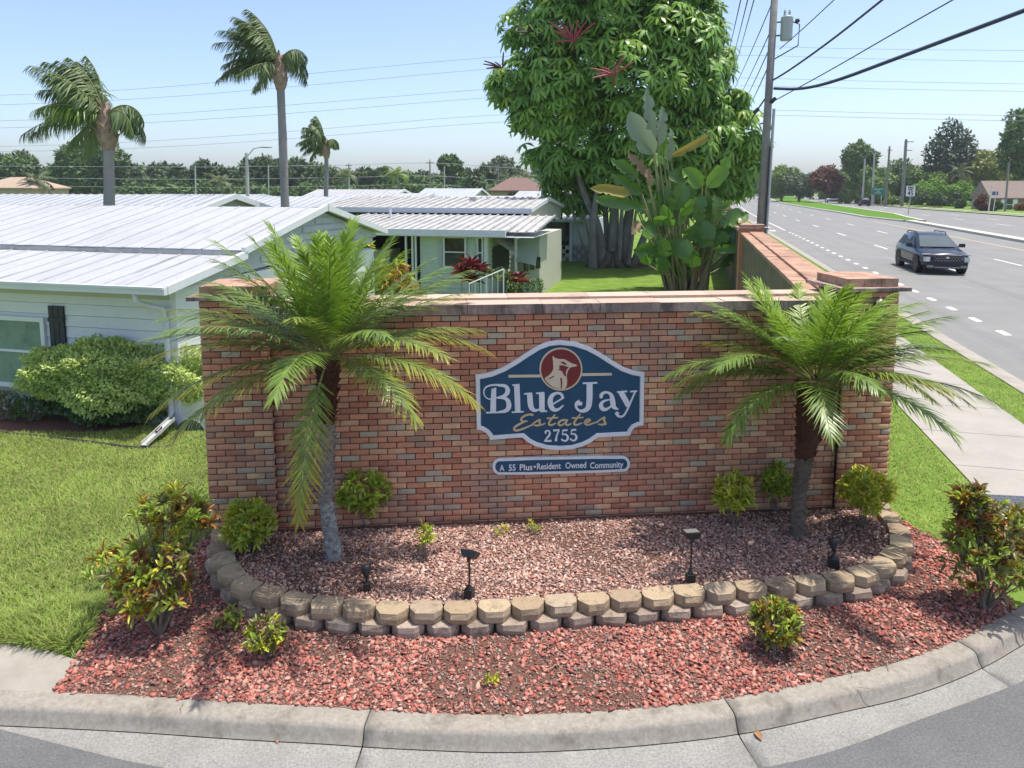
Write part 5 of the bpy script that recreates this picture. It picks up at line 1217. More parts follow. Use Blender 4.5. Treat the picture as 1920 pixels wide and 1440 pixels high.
home('grey ribbed-roof mobile home between the street lamp and the tall palm', 610, 378, 33, 330, 6, 2.72, 3.3, m_roofg, m_gable)
home('bright white mobile home roof left of the small gable in the middle distance', 728, 366, 60, 190, 7, 2.8, 3.55, m_rooft, m_gable)
home('white mobile home with small pointed gable end in the middle distance', 780, 374, 46, 190, 6, 2.72, 3.35, m_rooft, m_gable)
home('long white-roofed mobile home behind the pale green one', 1075, 380, 47, 270, 8, 2.7, 3.1, m_rooft, m_sidy, 1)
home('low grey-roofed home just before the brown-roofed building', 884, 366, 78, 118, 8, 2.6, 3.6, m_roofg, m_gable)
home('pale roofed mobile home farthest back at the left of the tree line', 450, 370, 62, 260, 7, 2.6, 3.1, m_roofg, m_gable)
home('white roof edge just left of the big tree trunk in the distance', 1085, 372, 80, 130, 8, 2.5, 3.3, m_rooft, m_gable)
# ================================================================ umbrella tree behind the wall
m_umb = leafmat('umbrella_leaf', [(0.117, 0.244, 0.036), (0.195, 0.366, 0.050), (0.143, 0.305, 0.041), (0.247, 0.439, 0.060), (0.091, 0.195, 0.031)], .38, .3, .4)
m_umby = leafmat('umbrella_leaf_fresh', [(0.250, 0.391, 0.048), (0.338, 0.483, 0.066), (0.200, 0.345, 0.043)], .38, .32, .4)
m_bark = M('grey_bark', [(.20, .18, .155), (.33, .31, .28)], .95, rnd=1.8, nz=(9, .25), bump=(20, .8, .05))
m_bark2 = M('brown_bark', [(.10, .08, .06), (.18, .145, .11)], .95, rnd=1.5, nz=(6, .25))
def umbrella_t(nl=8):
    V = []; Fq = []
    for k in range(nl):
        a = 2*math.pi*k/nl; ca, sa = math.cos(a), math.sin(a)
        st = [(.12, .05), (.42, .30), (.8, .25), (1.05, .04)]; b = len(V)
        for r_, w_ in st:
            z = .12-.50*r_*r_
            for s in (-1, 1): V.append((r_*ca-s*w_/2*sa, r_*sa+s*w_/2*ca, z))
        for i in range(3): q = b+i*2; Fq.append((q, q+1, q+3, q+2))
    return np.array(V), np.array(Fq)
UMB = umbrella_t()
def blobs_px(lst, Y): 
    out = []
    for x, y, r_, dy in lst:
        c = D(x, y, Y+dy); out.append((*c, r_*(Y+dy)/F))
    return np.array(out)
def shell(bl, n, inner=.25, lump=.16):
    """points on the outside of a union of spheres, with outward normals"""
    N = int(n*1.9); a = bl[:, 3]**2; k = RNG.choice(len(bl), N, p=a/a.sum()); d = rdir(N)
    rr_ = bl[k, 3]*(1+lump*np.sin(d[:, 0]*6+k*2.1)*np.sin(d[:, 2]*5+k)+RNG.normal(0, .05, N)); deep = RNG.random(N) < inner
    rr_ = np.where(deep, rr_*RNG.uniform(.6, .95, N), rr_)
    p = bl[k, :3]+d*rr_[:, None]
    dm = np.full(N, 9.)
    for j in range(len(bl)):          # nearest other sphere, only for points that can be inside it
        c_, r_ = bl[j, :3], bl[j, 3]; near = np.nonzero((np.abs(p[:, 0]-c_[0]) < r_) & (np.abs(p[:, 2]-c_[2]) < r_) & (k != j))[0]
        if len(near): dm[near] = np.minimum(dm[near], np.linalg.norm(p[near]-c_, axis=1)/r_)
    ok = (dm > .86) | (deep & (dm > .75))
    return p[ok][:n], d[ok][:n]
BL = blobs_px([(1130, 30, 105, 0), (1040, 30, 85, 1), (1215, 0, 100, 0), (1290, 50, 60, .5), (1060, 130, 95, -1), (965, 150, 42, 0), (1020, 180, 60, 0), (1180, 130, 110, -2), (1270, 150, 95, -1), (1330, 200, 62, 0), (1385, 245, 46, 0), (1395, 290, 38, .5), (1300, 270, 85, 0),
               (1200, 240, 105, -1), (1090, 240, 88, -.5), (1040, 290, 52, 0), (1065, 350, 48, 1), (1130, 330, 60, 2), (1370, 330, 40, 1), (1270, 330, 70, 2), (1130, -70, 120, 0), (1230, -80, 110, 0), (990, 210, 30, 0), (1345, 120, 30, .3), (1330, 30, 22, 0)], 34)
sub_ = []
for bx_, by_, bz_, br_ in BL:
    for _ in range(8):
        dv = nrm(RNG.normal(size=3)); sub_.append((bx_+dv[0]*br_*.8, by_+dv[1]*br_*.8, bz_+dv[2]*br_*.8, br_*RNG.uniform(.28, .46)))
BL = np.concatenate([BL*np.where(BL[:, 3:4] < 1.3, np.array([[1, 1, 1, .95]]), np.array([[1, 1, 1, .74]])), np.array(sub_)])
ut = thing('umbrella_tree', 'big umbrella tree with many grey trunks behind the sign wall', 'tree', P(1150, 500, 0)); inv = Matrix.Translation(-ut.location)
pos, d = shell(BL, 6600, .12, .2); n = len(pos)
ax = nrm(d*.7+np.array([0, -.1, .9])+RNG.normal(size=(n, 3))*.28); hh = rdir(n); X = nrm(np.cross(hh, ax)); Yv = np.cross(ax, X)
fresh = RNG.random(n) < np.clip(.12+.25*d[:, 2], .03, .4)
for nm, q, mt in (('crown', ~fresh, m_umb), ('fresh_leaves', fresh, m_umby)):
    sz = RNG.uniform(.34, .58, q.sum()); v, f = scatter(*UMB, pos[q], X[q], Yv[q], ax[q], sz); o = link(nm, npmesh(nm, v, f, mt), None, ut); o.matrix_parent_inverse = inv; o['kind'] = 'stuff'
for i, (pts, r0, r1) in enumerate((([(1130, 506), (1124, 430), (1098, 370), (1075, 300), (1066, 235)], .26, .07), ([(1150, 508), (1150, 420), (1158, 330), (1150, 230)], .30, .1), ([(1168, 506), (1176, 420), (1190, 340), (1210, 230)], .30, .1), ([(1184, 506), (1205, 452), (1232, 380), (1275, 290)], .2, .08),
        ([(1112, 505), (1110, 440), (1116, 380), (1130, 290)], .22, .08), ([(1102, 490), (1082, 425), (1070, 385), (1050, 340)], .06, .03), ([(1196, 504), (1222, 462), (1262, 405), (1300, 330)], .34, .14), ([(1110, 470), (1098, 420), (1090, 385)], .05, .03), ([(1140, 500), (1136, 400), (1128, 300), (1110, 200)], .16, .06),
        ([(1160, 500), (1164, 430), (1168, 360), (1180, 260)], .12, .06), ([(1178, 498), (1188, 430), (1195, 380)], .10, .05), ([(1100, 375), (1070, 335), (1045, 305), (1020, 270)], .09, .03), ([(1210, 230), (1225, 120), (1215, 20)], .1, .05), ([(1066, 235), (1040, 150), (1050, 60)], .07, .04))):
    YY = 33.7+random.uniform(-.5, .6)*(i > 3)-(.3 if i == 4 else 0); q = [D(x, y, YY+.2*j*(i % 3-1)) for j, (x, y) in enumerate(pts)]
    mb = trunkmesh(q, list(np.linspace(r0, r1, len(q))), 0, n=10, seed=i, jit=.05); o = mb.obj('trunk', m_bark, ut, True); o.matrix_parent_inverse = inv
mb = MB(); q0 = P(1150, 500, 0)
for k in range(9):
    a = k*.7; mb.tube([q0+Vector((math.cos(a)*1.5, math.sin(a)*.8, -.08)), q0+Vector((math.cos(a)*.8, math.sin(a)*.45, .18)), q0+Vector((math.cos(a)*.4, math.sin(a)*.25, .75))], [.10, .22, .2], 7)
o = mb.obj('root_flare', m_bark2, ut, True); o.matrix_parent_inverse = inv
m_spike = M('flower_spike_red', [(.26, .035, .055), (.36, .07, .09)], .6, rnd=3.); m_spiked = M('flower_spike_dark', (.10, .045, .045), .7)
for i, (x, y, sp, mt) in enumerate(((1076, 78, [(-40, -22), (-28, -38), (-10, -42), (8, -40), (24, -40), (40, -36), (-34, 0), (-18, -30), (14, -28), (-46, -38)], m_spike), (1152, 140, [(-44, -12), (-40, 6), (-22, -14), (2, -22), (18, -36), (34, -22), (-30, -2)], m_spike), (942, 128, [(-34, -14), (-30, 0), (-14, -12), (2, -30), (10, -14), (-36, -8)], m_spiked), (1000, 62, [(-28, -10), (-24, 4), (-12, -18), (-30, -2)], m_spiked))):
    YY = (30.8, 29.4, 33.4, 32.6)[i]
    c = D(x, y, YY); mb = MB()
    mb.tube([c+Vector((.1, .9, -.3)), c], [.035, .03], 6)
    for dx, dy in sp: e = D(x+dx, y+dy, YY+random.uniform(-.8, .5)); mb.tube([c, c.lerp(e, .5)+Vector((0, 0, .03)), e], [.02, .042, .026], 6)
    o = mb.obj('flower_spike', mt, ut); o.matrix_parent_inverse = inv
q = np.tile(np.array(D(1172, 50, 31.5)), (5, 1))+RNG.normal(size=(5, 3))*.12; dr = nrm(RNG.normal(size=(5, 3))*.5+np.array([0, 0, -1.])); X_, Y_, Z_ = frames(dr, np.tile([0, -1., 0], (5, 1)))
v, f = scatter(*LEAF, q, X_, Y_, Z_, np.stack([np.full(5, .2), np.full(5, .5), np.full(5, .3)], 1)); o = link('yellow_leaves', npmesh('yellow_leaves', v, f, leafmat('leaf_yellow', [(.5, .3, .02), (.55, .38, .04)])), None, ut); o.matrix_parent_inverse = inv
# ================================================================ bird of paradise clump
bp_g = leafmat('paradise_leaf', [(.08, .18, .03), (.11, .22, .038)], .28, .3, .55); bp_b = leafmat('paradise_leaf_bright', [(.12, .27, .03), (.17, .33, .04)], .3, .4, .5)
bp_p = leafmat('paradise_leaf_pale', [(.20, .27, .17), (.26, .33, .22)], .35, .25, .5); bp_y = leafmat('paradise_leaf_yellow', [(.30, .24, .05), (.36, .30, .06)], .5, .3, .3); bp_d = leafmat('paradise_leaf_dead', [(.28, .19, .11), (.36, .26, .17)], .8, .2, .1)
m_pet = M('petiole', [(.20, .22, .09), (.30, .27, .14)], .6, rnd=3.); m_petd = M('dry_petiole', [(.22, .16, .10), (.34, .26, .18)], .85, rnd=4.)
bpl = thing('bird_of_paradise_plant', 'tall bird of paradise clump with big paddle leaves in front of the umbrella tree', 'plant', P(1280, 541, 0)); inv2 = Matrix.Translation(-bpl.location)
def bz(x, y): return 1100+x/3.79, 180+y/3.79
def paddle(bx, by, tx, ty, wz, mat, gx, dy=0., dt=0., tears=.25, curl=.25, roll=0., Y0=26.2, px=False):
    B_ = D(*((bx, by) if px else bz(bx, by)), Y0+dy); T_ = D(*((tx, ty) if px else bz(tx, ty)), Y0+dy+dt); g0 = P(1280, 541, 0)+Vector(((gx-640)/3.79*.0197, random.uniform(-.35, .35), 0))
    ax = (T_-B_); L_ = ax.length; ax.normalize(); W_ = wz/3.79*.0197*1.3
    sd = ax.cross(Vector((0, -1, 0))).normalized(); sd = (Matrix.Rotation(roll, 3, ax) @ sd); nn = sd.cross(ax).normalized()
    n = 15; vs = []; fs = []
    nt_ = [1.]*(n+1); nt2 = [1.]*(n+1)
    for i in range(2, n):
        if random.random() < tears: nt_[i] = random.uniform(.25, .7)
        if random.random() < tears: nt2[i] = random.uniform(.25, .7)
    for i in range(n+1):
        s = i/n; w_ = W_/2*min(1, (s*5)**.6)*(1-max(0, (s-.62)/.38)**2.2)+.006
        c = B_+ax*L_*s-Vector((0, 0, 1))*curl*L_*s*s*.5+nn*.06*L_*math.sin(s*3)
        fo = .35
        vs += [c+sd*w_*nt_[i]+nn*fo*w_, c+sd*w_*.5*nt_[i]**.3+nn*fo*w_*.3, c, c-sd*w_*.5*nt2[i]**.3+nn*fo*w_*.3, c-sd*w_*nt2[i]+nn*fo*w_]
    for i in range(n):
        for k in range(4): a = i*5+k; fs.append((a, a+1, a+6, a+5))
    V = np.array([tuple(v) for v in vs]); m_ = g0.lerp(B_, .55)+Vector((0, 0, .15)); e = B_+ax*L_*.75-Vector((0, 0, 1))*curl*L_*.28
    rv, rf = tubearr([g0, g0.lerp(m_, .5)+Vector((0, 0, .1)), m_, B_, B_+ax*L_*.4-Vector((0, 0, 1))*curl*L_*.08+nn*.04*L_, e+nn*.03*L_], [.06, .045, .035, .026, .016, .006], 6)
    o = link('leaf', arrmesh('leaf', [(V, np.array(fs), 0, None), (rv, rf, 1, None)], [mat, m_pet]), None, bpl); o.matrix_parent_inverse = inv2; o.data.polygons.foreach_set('use_smooth', [True]*len(o.data.polygons)); return o
for a in ((475, 420, 305, 100, 108, bp_p, 560, 0, 0, .06, .05), (472, 340, 425, -60, 62, bp_p, 560, .3, 0, .3, 0), (505, 360, 532, 70, 66, bp_p, 570, .2, 0, .55, 0), (575, 460, 592, 225, 54, bp_p, 600, .3, 0, .3, 0), (545, 440, 568, 250, 60, bp_b, 600, .5, 0, .2, 0), (600, 430, 880, 255, 44, bp_y, 640, .1, 0, .14, .1),
          (850, 650, 1012, 432, 92, bp_b, 760, -.3, 0, .1, 0), (820, 650, 680, 505, 86, bp_b, 750, -.2, 0, .1, .1), (700, 600, 575, 540, 74, bp_g, 700, 0, 0, .1, .15), (360, 590, 170, 430, 62, bp_g, 520, .2, 0, .2, .1), (395, 700, 170, 540, 60, bp_g, 540, -.1, 0, .25, .1), (310, 700, 25, 640, 56, bp_y, 520, -.4, 0, .12, .1), (420, 810, 45, 690, 70, bp_g, 540, -.3, 0, .2, .2),
          (610, 810, 690, 610, 96, bp_g, 640, -.4, 0, .05, 0), (590, 830, 545, 640, 84, bp_g, 640, .2, 0, .1, 0), (560, 890, 470, 850, 60, bp_b, 620, -.5, -.5, .1, .2), (610, 930, 540, 770, 60, bp_b, 640, -.5, 0, .1, 0), (800, 1080, 840, 880, 130, bp_g, 700, -.6, 0, .1, 0), (760, 1000, 870, 880, 90, bp_b, 720, -.5, 0, .1, .1), (840, 900, 1010, 770, 50, bp_g, 780, .1, 0, .1, .1), (900, 960, 1115, 930, 74, bp_b, 800, -.2, 0, .15, .25),
          (920, 1040, 1095, 1100, 60, bp_g, 800, -.3, 0, .2, .2), (900, 1090, 1125, 1085, 46, bp_b, 800, -.5, -.4, .1, .1), (420, 560, 285, 370, 60, bp_d, 540, -.2, 0, .6, .2), (450, 640, 430, 500, 50, bp_d, 560, -.4, 0, .6, .1), (380, 900, 320, 960, 60, bp_d, 560, -.6, -.3, .5, .4), (480, 1000, 350, 900, 100, bp_g, 560, -.5, 0, .1, .15), (500, 1100, 330, 1060, 80, bp_g, 560, -.7, -.5, .2, .3), (640, 1150, 720, 1010, 120, bp_g, 650, -.8, 0, .1, .1), (560, 1150, 520, 1000, 100, bp_g, 610, -.8, 0, .1, 0),
          (870, 1120, 860, 950, 110, bp_g, 720, .3, 0, .1, 0), (690, 760, 760, 600, 70, bp_g, 700, .6, 0, .2, 0), (640, 740, 600, 560, 70, bp_g, 650, .7, 0, .2, 0), (560, 760, 500, 560, 60, bp_g, 620, .7, 0, .2, 0), (750, 1220, 760, 1090, 90, bp_b, 700, -.9, 0, .1, 0), (540, 1260, 500, 1130, 90, bp_g, 600, -.9, 0, .1, .2), (880, 900, 930, 740, 60, bp_g, 780, .4, 0, .1, 0), (940, 800, 1040, 740, 40, bp_b, 800, .4, 0, .1, .1)):
    paddle(*a, roll=random.uniform(-.5, .5))
rz_ = random.Random(12)
for i in range(30):
    bx = rz_.uniform(1195, 1375); by = rz_.uniform(395, 525); ang = math.radians(rz_.uniform(35, 145)); ln = rz_.uniform(32, 62)
    paddle(bx, by, bx+math.cos(ang)*ln+(bx-1280)*.18, by-math.sin(ang)*ln, rz_.uniform(60, 100), rz_.choice([bp_g, bp_g, bp_b]), 640+(bx-1280)*1.2, dy=rz_.uniform(-.6, .9), tears=.12, curl=rz_.uniform(0, .2), roll=rz_.uniform(-.6, .6), px=True)
mb = MB()
for i in range(26):
    gx = random.uniform(500, 800); g0 = P(1280, 541, 0)+Vector(((gx-640)/3.79*.0197, random.uniform(-.5, .3), 0)); t_ = g0+Vector(((gx-650)*.0028+random.uniform(-.15, .15), random.uniform(-.2, .2), random.uniform(1.0, 2.6))); mb.tube([g0, g0.lerp(t_, .5)+Vector((0, 0, .1)), t_], [.07, .05, .03], 6)
o = mb.obj('dry_stalks', m_petd, bpl); o.matrix_parent_inverse = inv2
# ================================================================ queen palms over the roofs
m_qp = leafmat('queen_palm_leaf', [(0.130, 0.194, 0.078), (0.189, 0.263, 0.098), (0.156, 0.225, 0.085)], .5, .3, .4); m_qpb = leafmat('queen_palm_leaf_bright', [(.12, .21, .03), (.16, .26, .04)], .4, .3, .5)
m_qt = M('queen_trunk', [(.20, .195, .19), (.30, .29, .28)], .95, rnd=.9, nz=(5, .2), bump=(9, .6, .05)); m_qs = M('queen_boots', [(.20, .14, .095), (.34, .26, .2)], .95, rnd=5., nz=(9, .35))
def queen(label, x, yb, xt, yt, Y, r_, L_, n, wind, seed, boot=1., lw=.05, mat=None):
    top = D(xt, yt, Y); base = D(x, yb, Y); base = base+(base-top)*((base.z)/(top.z-base.z)); t = thing('queen_palm', label, 'palm tree', (base.x, base.y, 0)); iv = Matrix.Translation(-t.location); r2 = random.Random(seed)
    mb = trunkmesh([(base.x, Y, 0), base.lerp(top, .4)+Vector((-.05, 0, 0)), base.lerp(top, .8), top], [r_*1.15, r_, r_*.9, r_*.85], 0, n=10, seed=seed, jit=.03); o = mb.obj('trunk', m_qt, t, True); o.matrix_parent_inverse = iv
    mb = trunkmesh([top-Vector((0, 0, .25*boot)), top+Vector((0, 0, .2*boot)), top+Vector((-.04, 0, .75*boot)), top+Vector((-.08, 0, 1.25*boot))], [r_*.9, r_*1.75, r_*1.35, r_*.6], 34, .22*boot, seed=seed); o = mb.obj('leaf_bases', m_qs, t); o.matrix_parent_inverse = iv
    cb = top+Vector((-.06, 0, .85*boot))
    for i in range(n):
        f_ = (i+.5)/n
        if i % 6 == 5: az = r2.uniform(-.7, .7); el = R(r2.uniform(15, 60)); w_ = (-.15, 0, -1.2); dr_ = 1.6; l_ = L_*.62
        else: az = math.pi+r2.uniform(-1.25, 1.25); el = R(-12+97*f_**.8+r2.uniform(-6, 6)); w_ = wind; dr_ = 1.1-.5*f_; l_ = L_*r2.uniform(.85, 1.1)*(1-.15*f_)
        frond('frond', cb, az, el, l_, dr_, [m_qpb if (i == n//4 and seed == 1) else (mat or m_qp), m_stem], t, nl=64, ll=L_*.27, lw=lw, wind=w_, vee=.0, hang=.85, rag=.3, stem=.03, bare=.12, inv=iv)
queen('queen palm with bushy wind-blown crown at the far left above the roofs', 206, 384, 203, 268, 24, .19, 2.7, 26, (-.55, 0, 0), 1)
queen('tall slender queen palm with fronds blown left, tallest of the palms', 536, 377, 526, 158, 30, .18, 2.6, 26, (-.75, 0, .1), 2)
queen('short distant queen palm right of the tall slender one', 612, 377, 612, 292, 52, .17, 2.2, 20, (-.3, 0, -.3), 3, lw=.08)
# ================================================================ broadleaf trees, hedges, woods
CARD = tblade([(0, .55), (.5, 1), (1, .3)], .15)
def leafcloud(pos, d, size, mat, nm, par, iv, flat_=.6):
    n = len(pos); dr = nrm(d*.4+RNG.normal(size=(n, 3))+np.array([0, 0, -.15])); X, Y, Z = frames(dr, nrm(d+np.array([0, 0, flat_])+RNG.normal(size=(n, 3))*.4))
    v, f = scatter(*CARD, pos, X, Y, Z, np.stack([size*.55*RNG.uniform(.7, 1.3, n), size*RNG.uniform(.7, 1.3, n), np.full(n, size)], 1))
    o = link(nm, npmesh(nm, v, f, mat), None, par)
    if iv is not None: o.matrix_parent_inverse = iv
    o['kind'] = 'stuff'; return o
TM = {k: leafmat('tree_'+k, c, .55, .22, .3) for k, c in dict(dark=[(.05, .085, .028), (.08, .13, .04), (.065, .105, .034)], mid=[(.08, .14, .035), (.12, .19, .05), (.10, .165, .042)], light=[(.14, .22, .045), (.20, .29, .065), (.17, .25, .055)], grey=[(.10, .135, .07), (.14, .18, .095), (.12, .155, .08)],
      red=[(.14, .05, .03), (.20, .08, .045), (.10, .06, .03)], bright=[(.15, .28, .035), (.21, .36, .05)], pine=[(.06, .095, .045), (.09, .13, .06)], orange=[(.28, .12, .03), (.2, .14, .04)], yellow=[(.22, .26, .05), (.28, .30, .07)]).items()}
def clumps(c, rx, ry, rz, k, r0, seed):
    g_ = np.random.default_rng(seed); d = nrm(g_.normal(size=(k, 3))); q = d*(g_.random((k, 1))**.4)*np.array([rx, ry, rz])+np.array(c)
    return np.concatenate([q, (r0*g_.uniform(.6, 1.35, k))[:, None]], 1)
def tree(name, label, x, yb, yt, wpx, Y, mat, n=1500, leaf=.5, cat='tree', k=16, trunk=.5, gap=.0, seed=0, base_y=None, group=None, lo=.25, bark=None):
    top = D(x, yt, Y).z; b = D(x, yb, Y); zb = 0 if base_y is None else b.z; s = Y/F; rx = wpx*s/2; H = top
    t = thing(name, label, cat, (b.x, Y, 0), 0, group); iv = Matrix.Translation(-t.location)
    z0 = H*lo; cz = (z0+H)/2; rz = (H-z0)/2; r0 = min(rx, rz)*.42
    bl = clumps((b.x, Y, cz), rx-r0*.8, rx-r0*.8, max(.1, rz-r0*.8), k, r0, seed+int(x)); pos, d = shell(bl, int(n*2.2), .35, .2)
    leafcloud(pos, d, leaf*1.25, mat, 'crown', t, iv)
    mb = trunkmesh([(b.x, Y, -.1), (b.x+.1, Y, H*.3), (b.x, Y, H*.62)], [trunk, trunk*.75, trunk*.4], 0, n=8, seed=seed)
    for i in range(5): q = Vector(bl[i % len(bl), :3]); mb.tube([(b.x, Y, H*(.22+.05*i)), q], [trunk*.4, trunk*.12], 6)
    o = mb.obj('trunk', bark or m_bark2, t); o.matrix_parent_inverse = iv; return t
def woods(name, label, specs, mat, leaf, dens, cat='woods'):
    """far-off wood read as one mass; specs: (x, ytop, wpx, Y)"""
    B = []
    for i, (x, yt, wp, Y) in enumerate(specs):
        top = D(x, yt, Y); s = Y/F; r_ = wp*s/2; H = top.z; B.append(clumps((top.x, Y, H*.55), r_*.8, r_*.6, H*.42, 11, max(1.0, min(r_, H*.4)*.5), i*7+len(specs)))
    B = np.concatenate(B); B[:, 2] = np.maximum(B[:, 2], B[:, 3]*.5); pos, d = shell(B, int(2.0*dens*len(specs)), .35, .25); k = d[:, 1] < .55; o = leafcloud(pos[k], d[k], leaf*1.3, mat, name, None, None)
    return tag(o, label, cat, kind='stuff')
g_ = random.Random(4)
def prof(x): return float(np.interp(x, [-60, 0, 60, 100, 170, 230, 330, 390, 440, 500, 560, 640, 700, 760, 800, 840, 880, 930, 990, 1060], [292, 294, 305, 308, 300, 312, 306, 312, 305, 300, 304, 316, 322, 312, 326, 318, 316, 322, 318, 305]))
for nm, lb, mt, ph, dy in (('dark_woods', 'dark evergreen woods along the horizon behind the mobile homes', TM['dark'], 0, 0), ('green_woods', 'lighter green woods mixed along the horizon behind the mobile homes', TM['mid'], 22, 6)):
    woods(nm, lb, [(x+ph+g_.uniform(-14, 14), prof(x+ph)+g_.uniform(-5, 14)+dy, g_.uniform(58, 88), g_.uniform(150, 190)) for x in range(-520, 1090, 34)], mt, .75, 1250)
woods('low_undergrowth', 'low shrubs at the foot of the horizon woods', [(x, 347+g_.uniform(-5, 8), 70, g_.uniform(135, 148)) for x in range(-520, 1090, 30)], TM['mid'], .6, 420, 'undergrowth')
tree('broad_tree', 'large rounded tree standing above the woods behind the left palm', 168, 360, 265, 125, 140, TM['mid'], 3600, .6, k=20, seed=1)
tree('broad_tree', 'dark rounded tree at the left edge over the tan roof', 20, 355, 285, 105, 145, TM['mid'], 2600, .6, seed=2)
tree('flat_topped_tree', 'flat-topped tree with open crown rising above the woods in the middle', 846, 365, 287, 46, 150, TM['mid'], 1500, .6, lo=.62, k=9, seed=3)
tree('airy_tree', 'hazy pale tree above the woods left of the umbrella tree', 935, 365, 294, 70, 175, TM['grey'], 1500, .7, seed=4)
tree('broad_tree', 'round dark clump over the woods left of the street lamp', 388, 365, 292, 44, 150, TM['dark'], 1000, .6, seed=5)
tree('broad_tree', 'dark leafy tree on the horizon beside the tall queen palm', 515, 365, 290, 70, 150, TM['dark'], 1500, .6, seed=6)
tree('broad_tree', 'wide dark tree on the horizon right of the short queen palm', 705, 365, 304, 70, 155, TM['dark'], 1300, .6, seed=8)
tree('round_tree', 'grey-green round tree beside the brown-roofed building', 890, 372, 327, 44, 95, TM['grey'], 1000, .45, seed=7)
for x, yt, lb in ((70, 322, 'small pale palm in front of the tan roof'), (415, 325, 'feathery palm in the woods left of the street lamp'), (650, 312, 'leaning pale palm in the dark woods right of the short queen palm'), (745, 310, 'thin-stemmed palm in the woods in the middle'), (985, 318, 'palm in front of the brown-roofed building'), (962, 326, 'shorter palm left of the brown roof')):
    top = D(x, yt+18, 115); t = thing('distant_palm', lb, 'palm tree', (top.x, 115, 0)); iv = Matrix.Translation(-t.location)
    mb = trunkmesh([(top.x+.4, 115, 0), (top.x+.1, 115, top.z*.5), tuple(top)], [.25, .2, .18], 0, n=6); o = mb.obj('trunk', m_qt, t); o.matrix_parent_inverse = iv
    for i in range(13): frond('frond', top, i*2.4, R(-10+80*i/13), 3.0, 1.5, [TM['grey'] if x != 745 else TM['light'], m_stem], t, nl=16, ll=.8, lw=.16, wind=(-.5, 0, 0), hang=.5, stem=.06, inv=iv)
# right-hand side
R2 = dict(cat='tree')
woods('roadside_woods', 'mixed woods behind the houses across the road', [(x+g_.uniform(-10, 10), yt+g_.uniform(-6, 8), wp, Y) for x, yt, wp, Y in ((1470, 322, 70, 230), (1520, 318, 60, 225), (1560, 312, 60, 220), (1600, 305, 60, 200), (1660, 302, 60, 190), (1690, 305, 60, 185), (1720, 310, 60, 180), (1750, 308, 60, 180), (1840, 305, 70, 170), (1880, 300, 70, 165), (1930, 285, 80, 160), (1770, 320, 70, 170), (1820, 310, 70, 170))], TM['mid'], .6, 1700)
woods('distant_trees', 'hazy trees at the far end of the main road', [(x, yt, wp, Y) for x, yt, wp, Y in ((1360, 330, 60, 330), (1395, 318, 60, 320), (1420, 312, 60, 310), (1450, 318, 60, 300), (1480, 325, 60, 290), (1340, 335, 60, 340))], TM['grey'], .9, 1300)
woods('vine_thicket', 'sunlit vine-covered thicket below the pine across the road', [(x+g_.uniform(-6, 6), yt, 44, Y) for x, yt, Y in ((1640, 318, 158), (1665, 312, 156), (1690, 318, 154), (1715, 322, 150), (1740, 318, 152), (1765, 324, 146), (1795, 328, 144), (1822, 322, 150), (1845, 312, 156), (1870, 318, 150), (1900, 312, 150), (1560, 330, 190), (1590, 322, 185))], TM['light'], .5, 1100, 'thicket')
tree('roadside_tree', 'light green tree across the road just right of the utility pole', 1465, 368, 312, 70, 185, TM['light'], 1700, .55, seed=11, trunk=.35)
tree('roadside_tree', 'grey-green leaning street tree on the grass across the road', 1498, 370, 318, 60, 178, TM['grey'], 1400, .55, seed=12, trunk=.35)
tree('bronze_tree', 'reddish brown tree across the road left of the green sign', 1550, 370, 312, 62, 170, TM['red'], 1600, .5, seed=13, trunk=.35)
tree('tall_oak', 'tall dark tree with twin crowns left of the power poles', 1612, 380, 270, 66, 165, TM['mid'], 2200, .55, seed=14, lo=.35)
pb = blobs_px([(1786, 242, 16, 0), (1772, 256, 15, 1), (1802, 258, 16, -1), (1758, 272, 15, 0), (1786, 274, 20, 0), (1814, 276, 15, 1), (1748, 290, 14, 1), (1776, 294, 18, -1), (1806, 294, 18, 0), (1830, 292, 12, 0), (1760, 310, 16, 0), (1790, 312, 20, 0), (1820, 308, 15, -1), (1742, 312, 10, 0), (1838, 306, 9, 0)], 150)
pn = thing('pine_tree', 'tall pine with layered dark crown above the hedge across the road', 'tree', (D(1788, 385, 150).x, 150, 0)); ivn = Matrix.Translation(-pn.location)
pos, d = shell(pb, 3600, .2, .3); leafcloud(pos, d, .62, TM['pine'], 'crown', pn, ivn); tpn = D(1786, 250, 150)
mb = trunkmesh([(pn.location.x, 150, 0), (pn.location.x, 150, tpn.z*.5), tuple(tpn)], [.4, .3, .12], 0, n=8)
for q in pb[::2]: mb.tube([(pn.location.x, 150, q[2]-.8), tuple(q[:3])], [.12, .05], 5)
o = mb.obj('trunk', m_bark2, pn); o.matrix_parent_inverse = ivn
tree('large_oak', 'large dark oak at the right edge beyond the brown-roofed house', 1932, 392, 170, 130, 125, TM['mid'], 4200, .55, seed=16, k=24, lo=.25)
tree('yellow_green_tree', 'yellow-green tree between the pine and the large oak', 1850, 390, 285, 70, 145, TM['yellow'], 1700, .5, seed=17)
